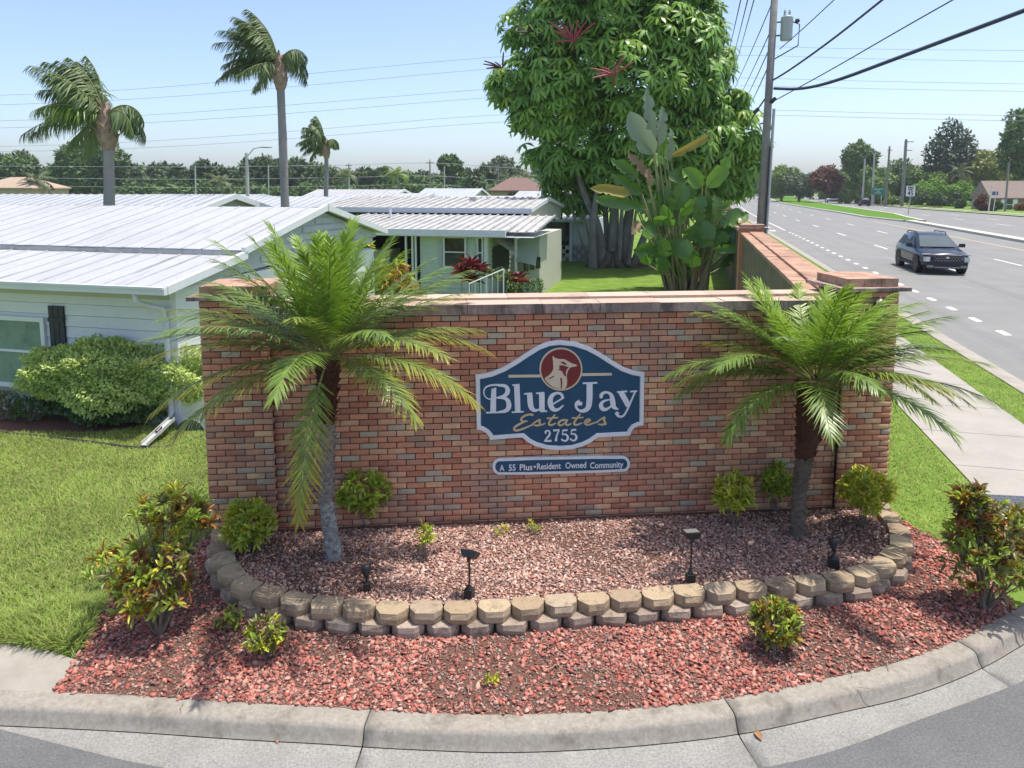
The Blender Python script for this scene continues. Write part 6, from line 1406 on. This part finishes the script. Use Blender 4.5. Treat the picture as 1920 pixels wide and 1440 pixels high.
for i, (x, yb, yt, wp, Y, mt, lb) in enumerate(((1650, 385, 330, 46, 150, 'light', 'yellow-green bush beside the left power poles'), (1690, 386, 322, 40, 152, 'mid', 'green bush behind the green road sign'), (1745, 388, 325, 80, 140, 'bright', 'bright vine-covered mound behind the speed limit sign'), (1790, 388, 338, 70, 138, 'bright', 'bright green vines left of the brown-roofed house'), (1752, 388, 352, 100, 132, 'dark', 'dark clipped hedge behind the speed limit sign'),
        (1672, 386, 366, 44, 145, 'light', 'low pale bush at the foot of the power poles'), (1590, 378, 366, 60, 165, 'light', 'low scrub left of the black car across the road'), (1640, 380, 368, 30, 160, 'red', 'rust-coloured scrub beside the black car'), (1838, 398, 366, 22, 112, 'red', 'dark red shrub at the driveway of the brown-roofed house'), (1848, 398, 382, 22, 112, 'orange', 'orange shrub at the driveway of the brown-roofed house'),
        (1862, 398, 378, 26, 112, 'dark', 'dark round shrub below the street name sign'), (1912, 394, 382, 30, 113, 'orange', 'orange shrub at the right edge by the house wall'), (1798, 390, 374, 22, 125, 'dark', 'small clipped round bush at the end of the hedge'))):
    tree('roadside_bush', lb, x, yb, yt, wp, Y, TM[mt], 900, .35, 'bush', 10, .12, lo=.02, seed=30+i)
q = P(1886, 392, .02); bush('clipped_hedge', 'clipped low hedge in front of the brown-roofed house', (q.x, q.y, .55), (2.6, .6, .6), 2200, TM['yellow'], .22, .12, 'hedge', sq=5, seed=50)
# sabal palm in front of the pine
top = D(1800, 322, 142); t = thing('cabbage_palm', 'cabbage palm with drooping dry skirt in front of the pine', 'palm tree', (top.x, 142, 0)); iv = Matrix.Translation(-t.location)
o = trunkmesh([(top.x, 142, 0), (top.x, 142, top.z*.5), tuple(top)], [.3, .26, .25], 0, n=7).obj('trunk', m_qt, t); o.matrix_parent_inverse = iv
for i in range(16): frond('frond', top, i*2.4, R(-50+120*i/16), 2.6, 1.2, [TM['grey'] if i > 6 else bp_d, m_stem], t, nl=14, ll=.9, lw=.2, hang=.4, stem=.06, inv=iv)
# ================================================================ buildings further off
def hip(label, name, x0, x1, yb, ye, yr, Y, dep, roof, wall_m, group=None, gable=False):
    a = D(x0, yb, Y); b = D(x1, yb, Y); ez = D(x0, ye, Y).z; rz = D((x0+x1)/2, yr, Y+dep/2).z; t = thing(name, label, 'house', ((a.x+b.x)/2, Y, 0)); iv = Matrix.Translation(-t.location)
    def put(mb, nm, mt, par=None):
        o = mb.obj(nm, mt); o.parent = par or t
        if par is None: o.matrix_parent_inverse = iv
        return o
    mb = MB(); mb.bbox((a.x+.3, Y+.3, 0), (b.x-.3, Y+dep-.3, ez)); put(mb, 'wall', wall_m)
    ins = 0 if gable else min(dep/2, (b.x-a.x)*.35); yc = Y+dep/2
    vs = [(a.x, Y, ez), (b.x, Y, ez), (b.x, Y+dep, ez), (a.x, Y+dep, ez), (a.x+ins, yc, rz), (b.x-ins, yc, rz), (a.x, Y, ez-.18), (b.x, Y, ez-.18), (b.x, Y+dep, ez-.18), (a.x, Y+dep, ez-.18)]
    mb = MB(); mb.add(vs, [(0, 1, 5, 4), (1, 2, 5), (2, 3, 4, 5), (3, 0, 4), (0, 6, 7, 1), (1, 7, 8, 2), (2, 8, 9, 3), (3, 9, 6, 0), (6, 9, 8, 7)]); put(mb, 'roof', roof)
    return t, put, a, b, ez
m_rtan = M('shingle_tan', [(.34, .25, .175), (.42, .32, .235)], .9, rnd=2., nz=(8, .15)); m_rbrn = M('shingle_brown', [(.22, .165, .14), (.28, .215, .185)], .9, rnd=2., nz=(8, .15)); m_rred = M('shingle_rust', [(.15, .09, .075), (.20, .125, .10)], .9, rnd=2., nz=(8, .15))
m_wtan = M('wall_tan', [(.36, .27, .19), (.42, .33, .24)], .9, rnd=2.); m_wbr = M('wall_brickish', [(.23, .12, .085), (.29, .16, .11)], .9, rnd=3., nz=(6, .2)); m_wst = M('wall_stone', [(.34, .31, .26), (.40, .37, .31)], .9, rnd=2.)
hip('tan-roofed house at the far left beneath the dark tree', 'house', -60, 62, 372, 352, 332, 112, 10, m_rtan, m_wtan)
t, put, a, b, ez = hip('brown-roofed building with dark windows left of the umbrella tree', 'house', 915, 1030, 372, 357, 333, 100, 12, m_rred, m_wtan)
for i in range(4):
    u0 = a.x+2.8+i*1.6; mb = MB(); mb.bbox((u0, 100.2, .7), (u0+1.3, 100.32, ez-.3)); w0 = put(mb, 'window', m_gl2)
    mb = MB(); mb.bbox((u0+.6, 100.15, .7), (u0+.68, 100.19, ez-.3)); put(mb, 'mullion', m_wtan, w0)
t, put, a, b, ez = hip('brick house with brown roof and white window across the road at the right edge', 'house', 1855, 2060, 396, 371, 339, 118, 5.5, m_rbrn, m_wbr, gable=True)
mb = MB(); mb.add([(a.x+.28, 118.2, 0), (a.x+.28, 123.2, 0), (a.x+.28, 123.2, ez), (a.x+.28, 120.75, D(1840, 342, 120.7).z), (a.x+.28, 118.2, ez)], [(0, 1, 2, 3, 4)]); put(mb, 'gable', m_wst)
wx0, wx1 = D(1886, 375, 118.2), D(1894, 392, 118.2)
mb = MB(); mb.bbox((wx0.x, 118.12, wx1.z), (wx1.x+.3, 118.28, wx0.z)); w0 = put(mb, 'window', m_gl2)
for q in ((wx0.x-.8, wx0.x), (wx1.x+.3, wx1.x+1.1)): mb = MB(); mb.bbox((q[0], 118.1, wx1.z-.1), (q[1], 118.27, wx0.z+.1)); put(mb, 'shutter', m_trimw)
mb = MB(); mb.bbox((wx0.x, 118.08, (wx0.z+wx1.z)/2-.05), (wx1.x+.3, 118.11, (wx0.z+wx1.z)/2+.05)); put(mb, 'mullion', m_trimw, w0)
# ================================================================ poles, wires, signs
m_pole = M('weathered_pole', [(.19, .18, .17), (.27, .26, .25)], .9, rnd=3., nz=(8, .25)); m_wire = M('wire', (.06, .065, .075), .6); m_cable = M('cable_blue', (.035, .045, .085), .5); m_galv = M('galvanised', [(.34, .37, .39), (.42, .45, .47)], .4, rnd=4., spec=.6)
m_farp = M('pale_pole', [(.42, .41, .39), (.5, .49, .47)], .9, rnd=2.)
PB = D(1427, 412, 25.4); PT_ = D(1454, -30, 25.4); k = (PT_-PB)/(PT_.z-PB.z); base = PB-k*PB.z; ptop = PB+k*(12.5-PB.z)
pole = thing('utility_pole', 'grey utility pole with transformer beside the main road', 'utility pole', base); ivp = Matrix.Translation(-base)
def pp_(mb, nm, mt, par=None, sm=False):
    o = mb.obj(nm, mt, None, sm); o.parent = par or pole
    if par is None: o.matrix_parent_inverse = ivp
    return o
mb = MB(); mb.tube([base, base.lerp(ptop, .5), ptop], [.15, .13, .115], 12); pp_(mb, 'shaft', m_pole, None, True)
mb = MB(); c1 = base+Vector((.19, -.08, 0)); mb.tube([c1, c1+k*6.5], .05, 8); pp_(mb, 'conduit', m_galv); mb = MB(); c1 = base+Vector((.10, -.17, 0)); mb.tube([c1, c1+k*5.2], .028, 8); pp_(mb, 'conduit', m_blk)
tc = D(1475, 52, 25.3)
mb = MB(); mb.lathe([(.0, -.42), (.19, -.42), (.20, -.38), (.20, .30), (.21, .33), (.17, .38), (.0, .42)], tc, 14); tr = pp_(mb, 'transformer', M('transformer_grey', [(.36, .41, .42), (.42, .47, .48)], .4, rnd=3.), None, True)
for dx in (-.08, .08): mb = MB(); mb.lathe([(.03, .36), (.055, .42), (.03, .46), (.05, .52), (.02, .60)], tc+Vector((dx, 0, 0)), 8); pp_(mb, 'bushing', m_galv, tr)
pc_ = lambda z: base+k*z
mb = MB(); 
for z in (tc.z-.25, tc.z+.2): mb.tube([pc_(z), Vector((tc.x, tc.y, z))], .03, 6)
pp_(mb, 'bracket', m_pole)
mb = MB(); mb.tube([tc+Vector((.2, 0, .2)), tc+Vector((.42, -.05, .1)), tc+Vector((.4, -.05, -.6)), pc_(tc.z-1.1)], .022, 6); pp_(mb, 'service_loop', m_wire)
mb = MB(); mb.lathe([(.06, -.06), (.09, 0), (.06, .06)], tc+Vector((.34, -.05, .22)), 8); pp_(mb, 'arrester', m_blk)
for x, y in ((1418, 208), (1450, 188)): mb = MB(); mb.tube([D(x-4, y+4, 25.2), D(x+4, y-4, 25.2)], .07, 8); pp_(mb, 'splice_case', m_blk)
def wire(label, pts, rad, mat=m_wire, name='power_line'):
    q = chaikin(pts, 2) if len(pts) > 2 else pts; mb = MB(); mb.tube(q, rad, 5); return tag(mb.obj(name, mat), label, 'wire', 'overhead wires')
# cables from the pole towards the near right
wire('thick dark blue cable sagging from the pole to the upper right corner', [D(1452, 166, 25.3), D(1500, 168, 23.5), D(1560, 155, 21), D(1680, 110, 18), D(1800, 65, 16), D(1960, 5, 14.5)], .05, m_cable, 'overhead_cable')
wire('dark cable rising from the pole to the top edge, left of the thick one', [D(1450, 150, 25.3), D(1480, 132, 24), D(1560, 75, 21), D(1660, -5, 18)], .032, m_cable, 'overhead_cable')
wire('thin straight wire crossing the thick blue cable', [D(1450, 190, 25.3), D(1560, 130, 22), D(1680, 60, 19), D(1800, -8, 17)], .018)
wire('thin wire from the transformer to the top edge', [D(1462, 92, 25.3), D(1510, 50, 23), D(1570, -6, 21)], .016)
far = lambda x, y: D(x, y, 75)
for i, (x0, y0, x1, y1, lb) in enumerate(((1390, -5, 1350, 165, 'first of the wires running along the road left of the pole'), (1403, -5, 1360, 165, 'second of the wires running along the road left of the pole'), (1415, -5, 1367, 165, 'third of the wires running along the road left of the pole'), (1448, 5, 1378, 165, 'wire running from the pole top down past the tree'), (1444, 60, 1388, 180, 'wire leaving the pole below the transformer towards the tree'), (1441, 95, 1394, 195, 'wire leaving the pole in the middle towards the tree'), (1438, 130, 1398, 215, 'lowest wire leaving the pole towards the tree'))):
    wire(lb, [D(x0, y0, 16 if i < 3 else 25.4), D((x0+x1)/2, (y0+y1)/2+2, 34), D(x1, y1, 60)], .014 if i < 3 else .02)
wire('thick black communications cable with splice case left of the pole', [D(1434, 186, 25.4), D(1418, 209, 28), D(1400, 240, 36)], .03)
for i, (pl, pr) in enumerate((([(-40, 180), (240, 170), (560, 140), (940, 104)], [(1340, 84), (1600, 92), (1960, 95)]), ([(-40, 198), (240, 188), (560, 162), (940, 126)], [(1340, 100), (1600, 110), (1960, 116)]), ([(-40, 228), (240, 219), (560, 196), (940, 164)], [(1340, 143), (1600, 152), (1960, 158)]), ([(-40, 241), (240, 233), (560, 212), (940, 180)], [(1340, 158), (1600, 166), (1960, 172)]), ([(-40, 276), (240, 268), (560, 246), (960, 210)], [(1430, 205), (1600, 211), (1960, 218)]), ([(-40, 285), (240, 280), (560, 260), (960, 224)], [(1430, 215), (1600, 220), (1960, 228)]))):
    wire('%s transmission wire across the whole sky behind the palms' % ('topmost', 'second from top', 'third from top', 'fourth from top', 'fifth from top', 'lowest')[i], [D(x, y, 110) for x, y in pl+pr], .030, M('far_wire', (.30, .33, .38), .7), 'transmission_line')
# street lamp and far poles on the left
q = D(464, 378, 45); st = thing('street_lamp', 'street lamp with curved arm left of the tall queen palm', 'street lamp', (q.x, 45, 0)); iv = Matrix.Translation(-st.location)
tp = D(462, 287, 45); mb = MB(); mb.tube([(q.x, 45, 0), tp], [.13, .09], 8); o = mb.obj('post', m_farp, st); o.matrix_parent_inverse = iv
mb = MB(); e = D(490, 276, 45); mb.tube([tp-Vector((0, 0, .25)), tp.lerp(e, .5)+Vector((0, 0, .1)), e], .035, 6); o = mb.obj('arm', m_galv, st); o.matrix_parent_inverse = iv
mb = MB(); mb.lathe([(.02, -.06), (.16, -.03), (.18, .02), (.06, .09)], (0, 0, 0), 10, Matrix.Diagonal((2.2, 1, 1))); mb.v = [tuple(Vector(v)+e+Vector((.3, 0, 0))) for v in mb.v]; o = mb.obj('lamp_head', m_galv, st); o.matrix_parent_inverse = iv
def fpole(label, x, yb, yt, Y, r_=.13, arms=(), mat=None, lean=0):
    b = D(x, yb, Y); tp = D(x+lean, yt, Y); t = thing('power_pole', label, 'utility pole', (b.x, Y, 0), 0, 'distant power poles'); iv = Matrix.Translation(-t.location)
    mb = MB(); mb.tube([(b.x, Y, -.1), tp], [r_, r_*.8], 7); o = mb.obj('shaft', mat or m_farp, t); o.matrix_parent_inverse = iv
    mb = MB(); mb.tube([tp-Vector((0, 0, .3)), tp+Vector((0, 0, .25))], r_*.5, 5); o = mb.obj('pole_cap', m_pole, t); o.matrix_parent_inverse = iv
    for dz, wl, wr in arms:
        mb = MB(); mb.box((tp.x+(wr-wl)/2, Y-.15, tp.z-dz), (wl+wr, .12, .14)); o = mb.obj('cross_arm', m_pole, t); o.matrix_parent_inverse = iv
    return tp
p1 = fpole('pale power pole in front of the woods left of the street lamp', 366, 372, 312, 120)
p2 = fpole('pale power pole just left of the tall queen palm trunk', 503, 365, 310, 120); p3 = fpole('pale power pole behind the short queen palm', 654, 362, 308, 120, arms=((.2, .5, .5),))
p4 = fpole('tallest dark power pole over the woods in the middle', 806, 365, 302, 115, mat=m_pole, arms=((.3, .7, .7),)); p5 = fpole('second pole close right of the dark power pole in the middle', 833, 365, 313, 118); p6 = fpole('power pole before the brown-roofed building', 934, 372, 312, 112, mat=m_pole)
for dz, lb in ((.15, 'upper distribution wire in front of the horizon woods'), (2.2, 'middle distribution wire in front of the horizon woods'), (3.6, 'lower distribution wire in front of the horizon woods')):
    wire(lb, [D(-60, 320, 130)-Vector((0, 0, dz-1)), p1-Vector((0, 0, dz)), p2-Vector((0, 0, dz)), p3-Vector((0, 0, dz)), p4-Vector((0, 0, dz)), p6-Vector((0, 0, dz)), D(1010, 316, 112)-Vector((0, 0, dz))], .035, MATS['far_wire'])
fpole('tall grey power pole behind the speed limit sign', 1691, 386, 263, 138, .32, ((.3, .1, 1.4), (1.9, .1, 1.2)), m_pole, 8)
fpole('power pole left of the green road sign, leftmost of the four', 1617, 375, 298, 150, .2, (), m_farp, 5); fpole('power pole just left of the green road sign', 1635, 380, 288, 146, .2, (), m_farp, 5); fpole('power pole with insulators right of the green road sign', 1660, 384, 276, 142, .22, ((.6, .5, .5),), m_pole, 8)
fpole('dark leaning power pole in front of the brown-roofed house', 1884, 398, 306, 110, .16, (), m_pole, 8)
for x in (1404, 1413): fpole('thin pale post at the far end of the road, %s' % ('nearer the tree' if x == 1404 else 'nearer the utility pole'), x, 372, 355, 230, .16)
# guy wires and marker behind the speed sign
m_sgn = M('sign_sheet_white', (.72, .72, .70), .5); m_post = M('sign_post', [(.38, .38, .36), (.45, .45, .42)], .5, rnd=4.); m_ink = M('sign_ink', (.02, .02, .02), .6)
MF = Matrix((Vector((1, 0, 0)), Vector((0, 0, 1)), Vector((0, -1, 0)))).transposed()
q = D(1703, 402, 98); sp = thing('speed_sign', 'white speed limit 45 sign on the grass median', 'road sign', (q.x, 98, 0)); iv = Matrix.Translation(-sp.location)
mb = MB(); mb.tube([(q.x, 98.05, 0), (q.x+.3, 98.05, D(1703, 348, 98).z)], .06, 6); o = mb.obj('post', m_post, sp); o.matrix_parent_inverse = iv
s0, s1 = D(1698, 368, 98), D(1716, 348.5, 98); mb = MB(); mb.bbox((s0.x, 97.93, s0.z), (s1.x, 97.96, s1.z)); o = mb.obj('sign_panel', m_sgn, sp); o.matrix_parent_inverse = iv
w_ = s1.x-s0.x; h_ = s1.z-s0.z; cx_ = (s0.x+s1.x)/2
for bd, sz, fz in (('SPEED', .30, .84), ('LIMIT', .30, .64), ('45', .85, .28)): textobj('wording', bd, sz, m_ink, sp, (cx_, 97.92, s0.z+h_*fz), MF, .004, .012)
q = D(1652, 383, 140); gs = thing('guide_sign', 'green road guide sign with white lettering across the road', 'road sign', (q.x, 140, 0)); iv = Matrix.Translation(-gs.location)
s0, s1 = D(1634, 365, 140), D(1659, 352, 140); mb = MB(); mb.bbox((s0.x, 139.9, s0.z), (s1.x, 139.95, s1.z)); o = mb.obj('sign_panel', M('sign_green', (.01, .20, .12), .5), gs); o.matrix_parent_inverse = iv
for x in (1638, 1652): b = D(x, 383, 140); mb = MB(); mb.tube([(b.x, 140.02, 0), (b.x, 140.02, s1.z)], .07, 6); o = mb.obj('post', m_post, gs); o.matrix_parent_inverse = iv
for i, wd in enumerate((1.9, .6, 1.3)):      # illegible lines of lettering
    mb = MB(); zc = s1.z-(.28+.36*i); 
    for j in range(int(wd*5)): mb.bbox(((s0.x+s1.x)/2-wd/2+j*.2, 139.88, zc-.07), ((s0.x+s1.x)/2-wd/2+j*.2+.12, 139.895, zc+.07))
    o = mb.obj('lettering', m_sgn, gs); o.matrix_parent_inverse = iv; o['kind'] = 'stuff'
q = D(1853, 399, 108); ns = thing('street_name_sign', 'blue street name sign on a white post by the driveway', 'road sign', (q.x, 108, 0)); iv = Matrix.Translation(-ns.location)
mb = MB(); mb.tube([(q.x, 108, 0), (D(1860, 347, 108).x, 108, D(1860, 347, 108).z)], .09, 6); o = mb.obj('post', M('post_white', (.66, .66, .64), .6), ns); o.matrix_parent_inverse = iv
s0, s1 = D(1860, 366, 107.8), D(1872, 359, 107.8); mb = MB(); mb.bbox((s0.x, 107.78, s0.z), (s1.x, 107.82, s1.z)); o = mb.obj('name_blade', M('sign_blue', (.05, .12, .30), .5), ns); o.matrix_parent_inverse = iv
b = D(1862, 399, 107.6); mb = MB(); mb.tube([(b.x, 107.6, 0), (s0.x+.6, 107.8, s1.z)], .06, 6); o = mb.obj('post', MATS['post_white'], ns); o.matrix_parent_inverse = iv
# ================================================================ vehicles
def car(label, loc, heading, paint, name='car', dims=(4.78, 1.90, 1.70), detail=True, group=None):
    L_, W_, H_ = dims; t = thing(name, label, 'car', loc, heading, group); hx = L_/2; hw = W_/2; k = H_/1.70
    m_gl = M('car_glass', [(.035, .06, .075), (.07, .10, .12)], .5, rnd=1.2, spec=.12); m_tyre = M('tyre', (.012, .012, .013), .85); m_rim = M('rim', [(.10, .10, .11), (.2, .2, .21)], .35, rnd=5., metal=.6); m_clad = M('car_cladding', (.018, .019, .021), .6); m_chrome = M('chrome', (.62, .63, .65), .2, metal=.9); m_lamp = M('headlamp', [(.45, .46, .44), (.7, .7, .66)], .12, rnd=14., spec=.8)
    # lower body: x station, half width, shoulder height, bottom
    ST = [(-hx, .80, .86, .52), (-hx+.10, .90, 1.02, .36), (-hx+.45, .96, 1.08, .28), (-1.2, 1.0, 1.06, .26), (0, 1.0, 1.03, .25), (.95, 1.0, 1.02, .26), (1.35, .99, 1.0, .28), (1.9, .96, .95, .30), (hx-.14, .90, .88, .34), (hx-.02, .80, .80, .42)]
    V = []; m = 13
    for x, wf, zs, zb in ST:
        w = hw*wf; zs *= k; half = [(w*.82, zb), (w*.96, zb+.08), (w, zb+.30), (w*.985, zs*.72), (w*.96, zs-.07), (w*.86, zs-.005)]
        ring = half+[(0, zs+.045)]+[(-y, z) for y, z in reversed(half)]; V += [(x, y, z) for y, z in ring]
    fs = [(i*m+j, i*m+j+1, (i+1)*m+j+1, (i+1)*m+j) for i in range(len(ST)-1) for j in range(m-1)]+[tuple(range(m)), tuple(reversed([(len(ST)-1)*m+j for j in range(m)]))]+[(i*m, (i+1)*m, (i+1)*m+m-1, i*m+m-1) for i in range(len(ST)-1)]
    mb = MB(); mb.add(V, fs); mb.obj('body', paint, t, True)
    # cabin
    zb = 1.02*k; CS = [(1.20, .82, zb-.02, .82, zb-.01), (.22, .86, zb, .63, 1.52*k), (-.35, .87, zb, .645, 1.60*k), (-1.30, .86, zb, .63, 1.565*k), (-1.90, .82, zb+.02, .59, 1.46*k), (-2.25, .78, zb+.02, .70, 1.10*k)]
    V = []
    for x, w0, z0, w1, z1 in CS:
        w0 *= hw/.95; w1 *= hw/.95; V += [(x, w0, z0), (x, w1, z1), (x, w1*.72, z1+.045 if z1 > 1.3 else z1), (x, 0, z1+.06 if z1 > 1.3 else z1), (x, -w1*.72, z1+.045 if z1 > 1.3 else z1), (x, -w1, z1), (x, -w0, z0)]
    fs = [(i*7+j, i*7+j+1, (i+1)*7+j+1, (i+1)*7+j) for i in range(5) for j in range(6)]; mb = MB(); mb.add(V, fs); mb.obj('cabin', paint, t, True)
    def pane(nm, pts, off): mb = MB(); mb.add([Vector(p)+Vector(off) for p in pts], [tuple(range(len(pts)))]); return mb.obj(nm, m_gl, t)
    g0 = hw/.95
    pane('windscreen', [(1.12, .73*g0, zb+.035), (1.12, -.73*g0, zb+.035), (.29, -.565*g0, 1.49*k), (.29, .565*g0, 1.49*k)], (.02, 0, .045))
    pane('rear_window', [(-2.20, .64*g0, zb+.16), (-2.20, -.64*g0, zb+.16), (-1.98, -.55*g0, 1.40*k), (-1.98, .55*g0, 1.40*k)], (-.04, 0, .02))
    for s in (-1, 1):
        for a0, a1, b0, b1 in ((.86, -.10, .16, -.08), (-.18, -1.0, -.16, -.98), (-1.08, -1.80, -1.06, -1.62)):
            pane('side_window', [(a0, s*.858*g0, zb+.05), (a1, s*.862*g0, zb+.06), (b1, s*.672*g0, 1.46*k), (b0, s*.672*g0, 1.465*k)], (0, s*.014, 0))
        for xw in (1.42, -1.36):
            wy = s*(hw-.12); r_ = .36*k; wh = MB(); Mx = Matrix.Rotation(math.pi/2, 3, 'X')
            wh.lathe([(r_*.72, -.11), (r_*.97, -.12), (r_, -.08), (r_, .08), (r_*.97, .12), (r_*.72, .11)], (xw, wy, r_), 22, Mx); tyre = wh.obj('wheel', m_tyre, t, True)
            rm = MB(); rm.lathe([(r_*.70, 0), (r_*.66, .02)], (xw, s*(hw-.015), r_), 18, Mx)
            for q in range(5):
                a = q*2*math.pi/5; rm.tube([(xw+math.cos(a)*.05, s*(hw-.0), r_+math.sin(a)*.05), (xw+math.cos(a)*r_*.66, s*(hw-.005), r_+math.sin(a)*r_*.66)], .03, 5)
            rm.obj('rim', m_rim, tyre)
            ar = MB(); n = 12
            for i in range(n):
                a0 = math.pi*(-.05+1.1*i/n); a1 = math.pi*(-.05+1.1*(i+1)/n)
                for (ra, rb, ya, yb_) in ((r_*1.06, r_*1.24, hw+.012, hw+.006),): ar.add([(xw+math.cos(a0)*ra, s*ya, r_+math.sin(a0)*ra), (xw+math.cos(a1)*ra, s*ya, r_+math.sin(a1)*ra), (xw+math.cos(a1)*rb, s*yb_, r_+math.sin(a1)*rb), (xw+math.cos(a0)*rb, s*yb_, r_+math.sin(a0)*rb)], [(0, 1, 2, 3)])
            ar.lathe([(r_*1.06, -.10), (r_*1.06, .012)], (xw, s*hw, r_), 20, Matrix.Rotation(math.pi/2*s*-1, 3, 'X')); ar.obj('wheel_arch', m_clad, t)
        mr = MB(); mr.box((.72, s*(hw+.10), zb+.12), (.14, .22, .16)); mr.box((.74, s*(hw-.02), zb+.07), (.06, .1, .05)); mr.obj('mirror', m_clad, t)
        rl_ = MB(); rl_.tube([(.10, s*.57*g0, 1.56*k), (-.05, s*.57*g0, 1.67*k), (-1.45, s*.56*g0, 1.66*k), (-1.60, s*.56*g0, 1.56*k)], .024, 6)
        if detail: rl_.obj('roof_rail', m_clad, t)
        hl = MB(); hl.box((hx-.10, s*(hw*.72), .66*k), (.18, .36, .20), s*-.32); hl.obj('headlight', m_lamp, t)
        if detail: dl = MB(); dl.box((hx-.15, s*(hw*.78), .865*k), (.18, .40, .05), s*-.36); dl.obj('light_strip', m_lamp, t)
        sk_ = MB(); sk_.box((.0, s*(hw+.004), .34*k), (2.1, .03, .12)); sk_.obj('side_sill', m_clad, t)
        tl = MB(); tl.box((-hx+.04, s*hw*.62, .90*k), (.1, .3, .14)); tl.obj('tail_light', M('tail_red', (.35, .02, .02), .2), t)
    gr = MB(); gr.box((hx-.015, 0, .70*k), (.06, 1.12, .24)); gr.obj('grille', m_clad, t)
    if detail:
        gd = MB()
        for i in range(9):
            for j in range(3): gd.box((hx+.017, -.48+i*.12+(.06 if j % 2 else 0), .62*k+j*.075), (.006, .04, .02), 0)
        gd.obj('grille_studs', m_chrome, t)
        ct = MB(); ct.box((hx-.05, 0, .845*k), (.05, 1.2, .03)); ct.obj('bonnet_trim', m_chrome, t)
        bg_ = MB(); bg_.lathe([(.075, 0), (.07, .012)], (hx+.02, 0, .74*k), 14, Matrix.Rotation(math.pi/2, 3, 'Y') @ Matrix.Diagonal((.6, 1, 1))); bg_.obj('badge', m_chrome, t)
    bm_ = MB(); bm_.box((hx-.06, 0, .40*k), (.12, 1.60, .26)); bm_.obj('bumper', m_clad, t)
    sp_ = MB(); sp_.box((hx+.01, 0, .325*k), (.03, 1.0, .05)); sp_.box((hx-.02, .66, .36*k), (.05, .26, .10)); sp_.box((hx-.02, -.66, .36*k), (.05, .26, .10)); sp_.obj('skid_plate', M('skid_silver', (.22, .225, .23), .4, metal=.3), t)
    return t
hd = math.atan2(-RD.y, -RD.x)
def lane(o, Y): q = RP(o*1.032, Y, -.045); return q
pt_nv = M('paint_navy', [(.010, .016, .035), (.016, .024, .048)], .3, rnd=.6, spec=.35, coat=.35)
pt_w = M('paint_white', (.62, .63, .65), .3, coat=.6, spec=.5); pt_k = M('paint_black', (.012, .013, .015), .3, coat=.6, spec=.5); pt_r = M('paint_red', (.35, .03, .03), .4, coat=.3); pt_s = M('paint_silver', (.38, .39, .41), .35, coat=.5, metal=.3)
car('dark navy suv driving towards the camera on the main road', lane(4.95, 33.2), hd, pt_nv, 'suv', dims=(4.85, 1.98, 1.78))
car('white car in the distance right of the utility pole', lane(7.6, 160), hd-.1, pt_w, dims=(4.7, 1.85, 1.55), detail=False)
q = P(1620, 386, -.045); car('black car seen from behind on the far carriageway', (q.x, q.y, -.045), hd+math.pi-.1, pt_k, dims=(4.3, 1.85, 1.75), detail=False)
for x, y, pm, lb in ((1352, 369, pt_r, 'red vehicle at the far end of the road behind the plants'), (1368, 370, pt_s, 'silver vehicle at the far end of the road left of the pillar'), (1392, 370, pt_w, 'pale vehicle at the far end of the road between the posts')):
    q = P(x, y, -.045); car(lb, (q.x, q.y, -.045), hd-.2, pm, dims=(5.2, 2.1, 2.4 if pm == pt_r else 1.8), detail=False)
# low white pipe object on the far verge
q = D(1560, 371, 165); lw_ = thing('valve_pipe', 'low white pipe fitting on the grass across the road', 'pipe', (q.x, q.y, 0)); mb = MB(); mb.tube([(-1.2, 0, 0), (-1.2, 0, .9), (1.6, 0, .9), (1.6, 0, 0)], .22, 8); mb.obj('pipe', M('pipe_white', (.6, .6, .58), .5), lw_)
# ================================================================ humid summer air
mb = MB(); mb.bbox((-1000, -100, -1.4), (1000, 1600, 30)); hz = mb.obj('haze', None); tag(hz, 'thin pale summer haze over the whole place', 'haze', kind='stuff')
mh = bpy.data.materials.new('haze'); mh.use_nodes = True; t_ = mh.node_tree; t_.nodes.remove(t_.nodes['Principled BSDF'])
vn = t_.nodes.new('ShaderNodeVolumePrincipled'); vn.inputs['Color'].default_value = (.86, .92, 1, 1); vn.inputs['Density'].default_value = .00032; vn.inputs['Anisotropy'].default_value = .1
t_.links.new(vn.outputs[0], t_.nodes['Material Output'].inputs['Volume']); hz.data.materials.append(mh)
SC.cycles.volume_bounces = 0
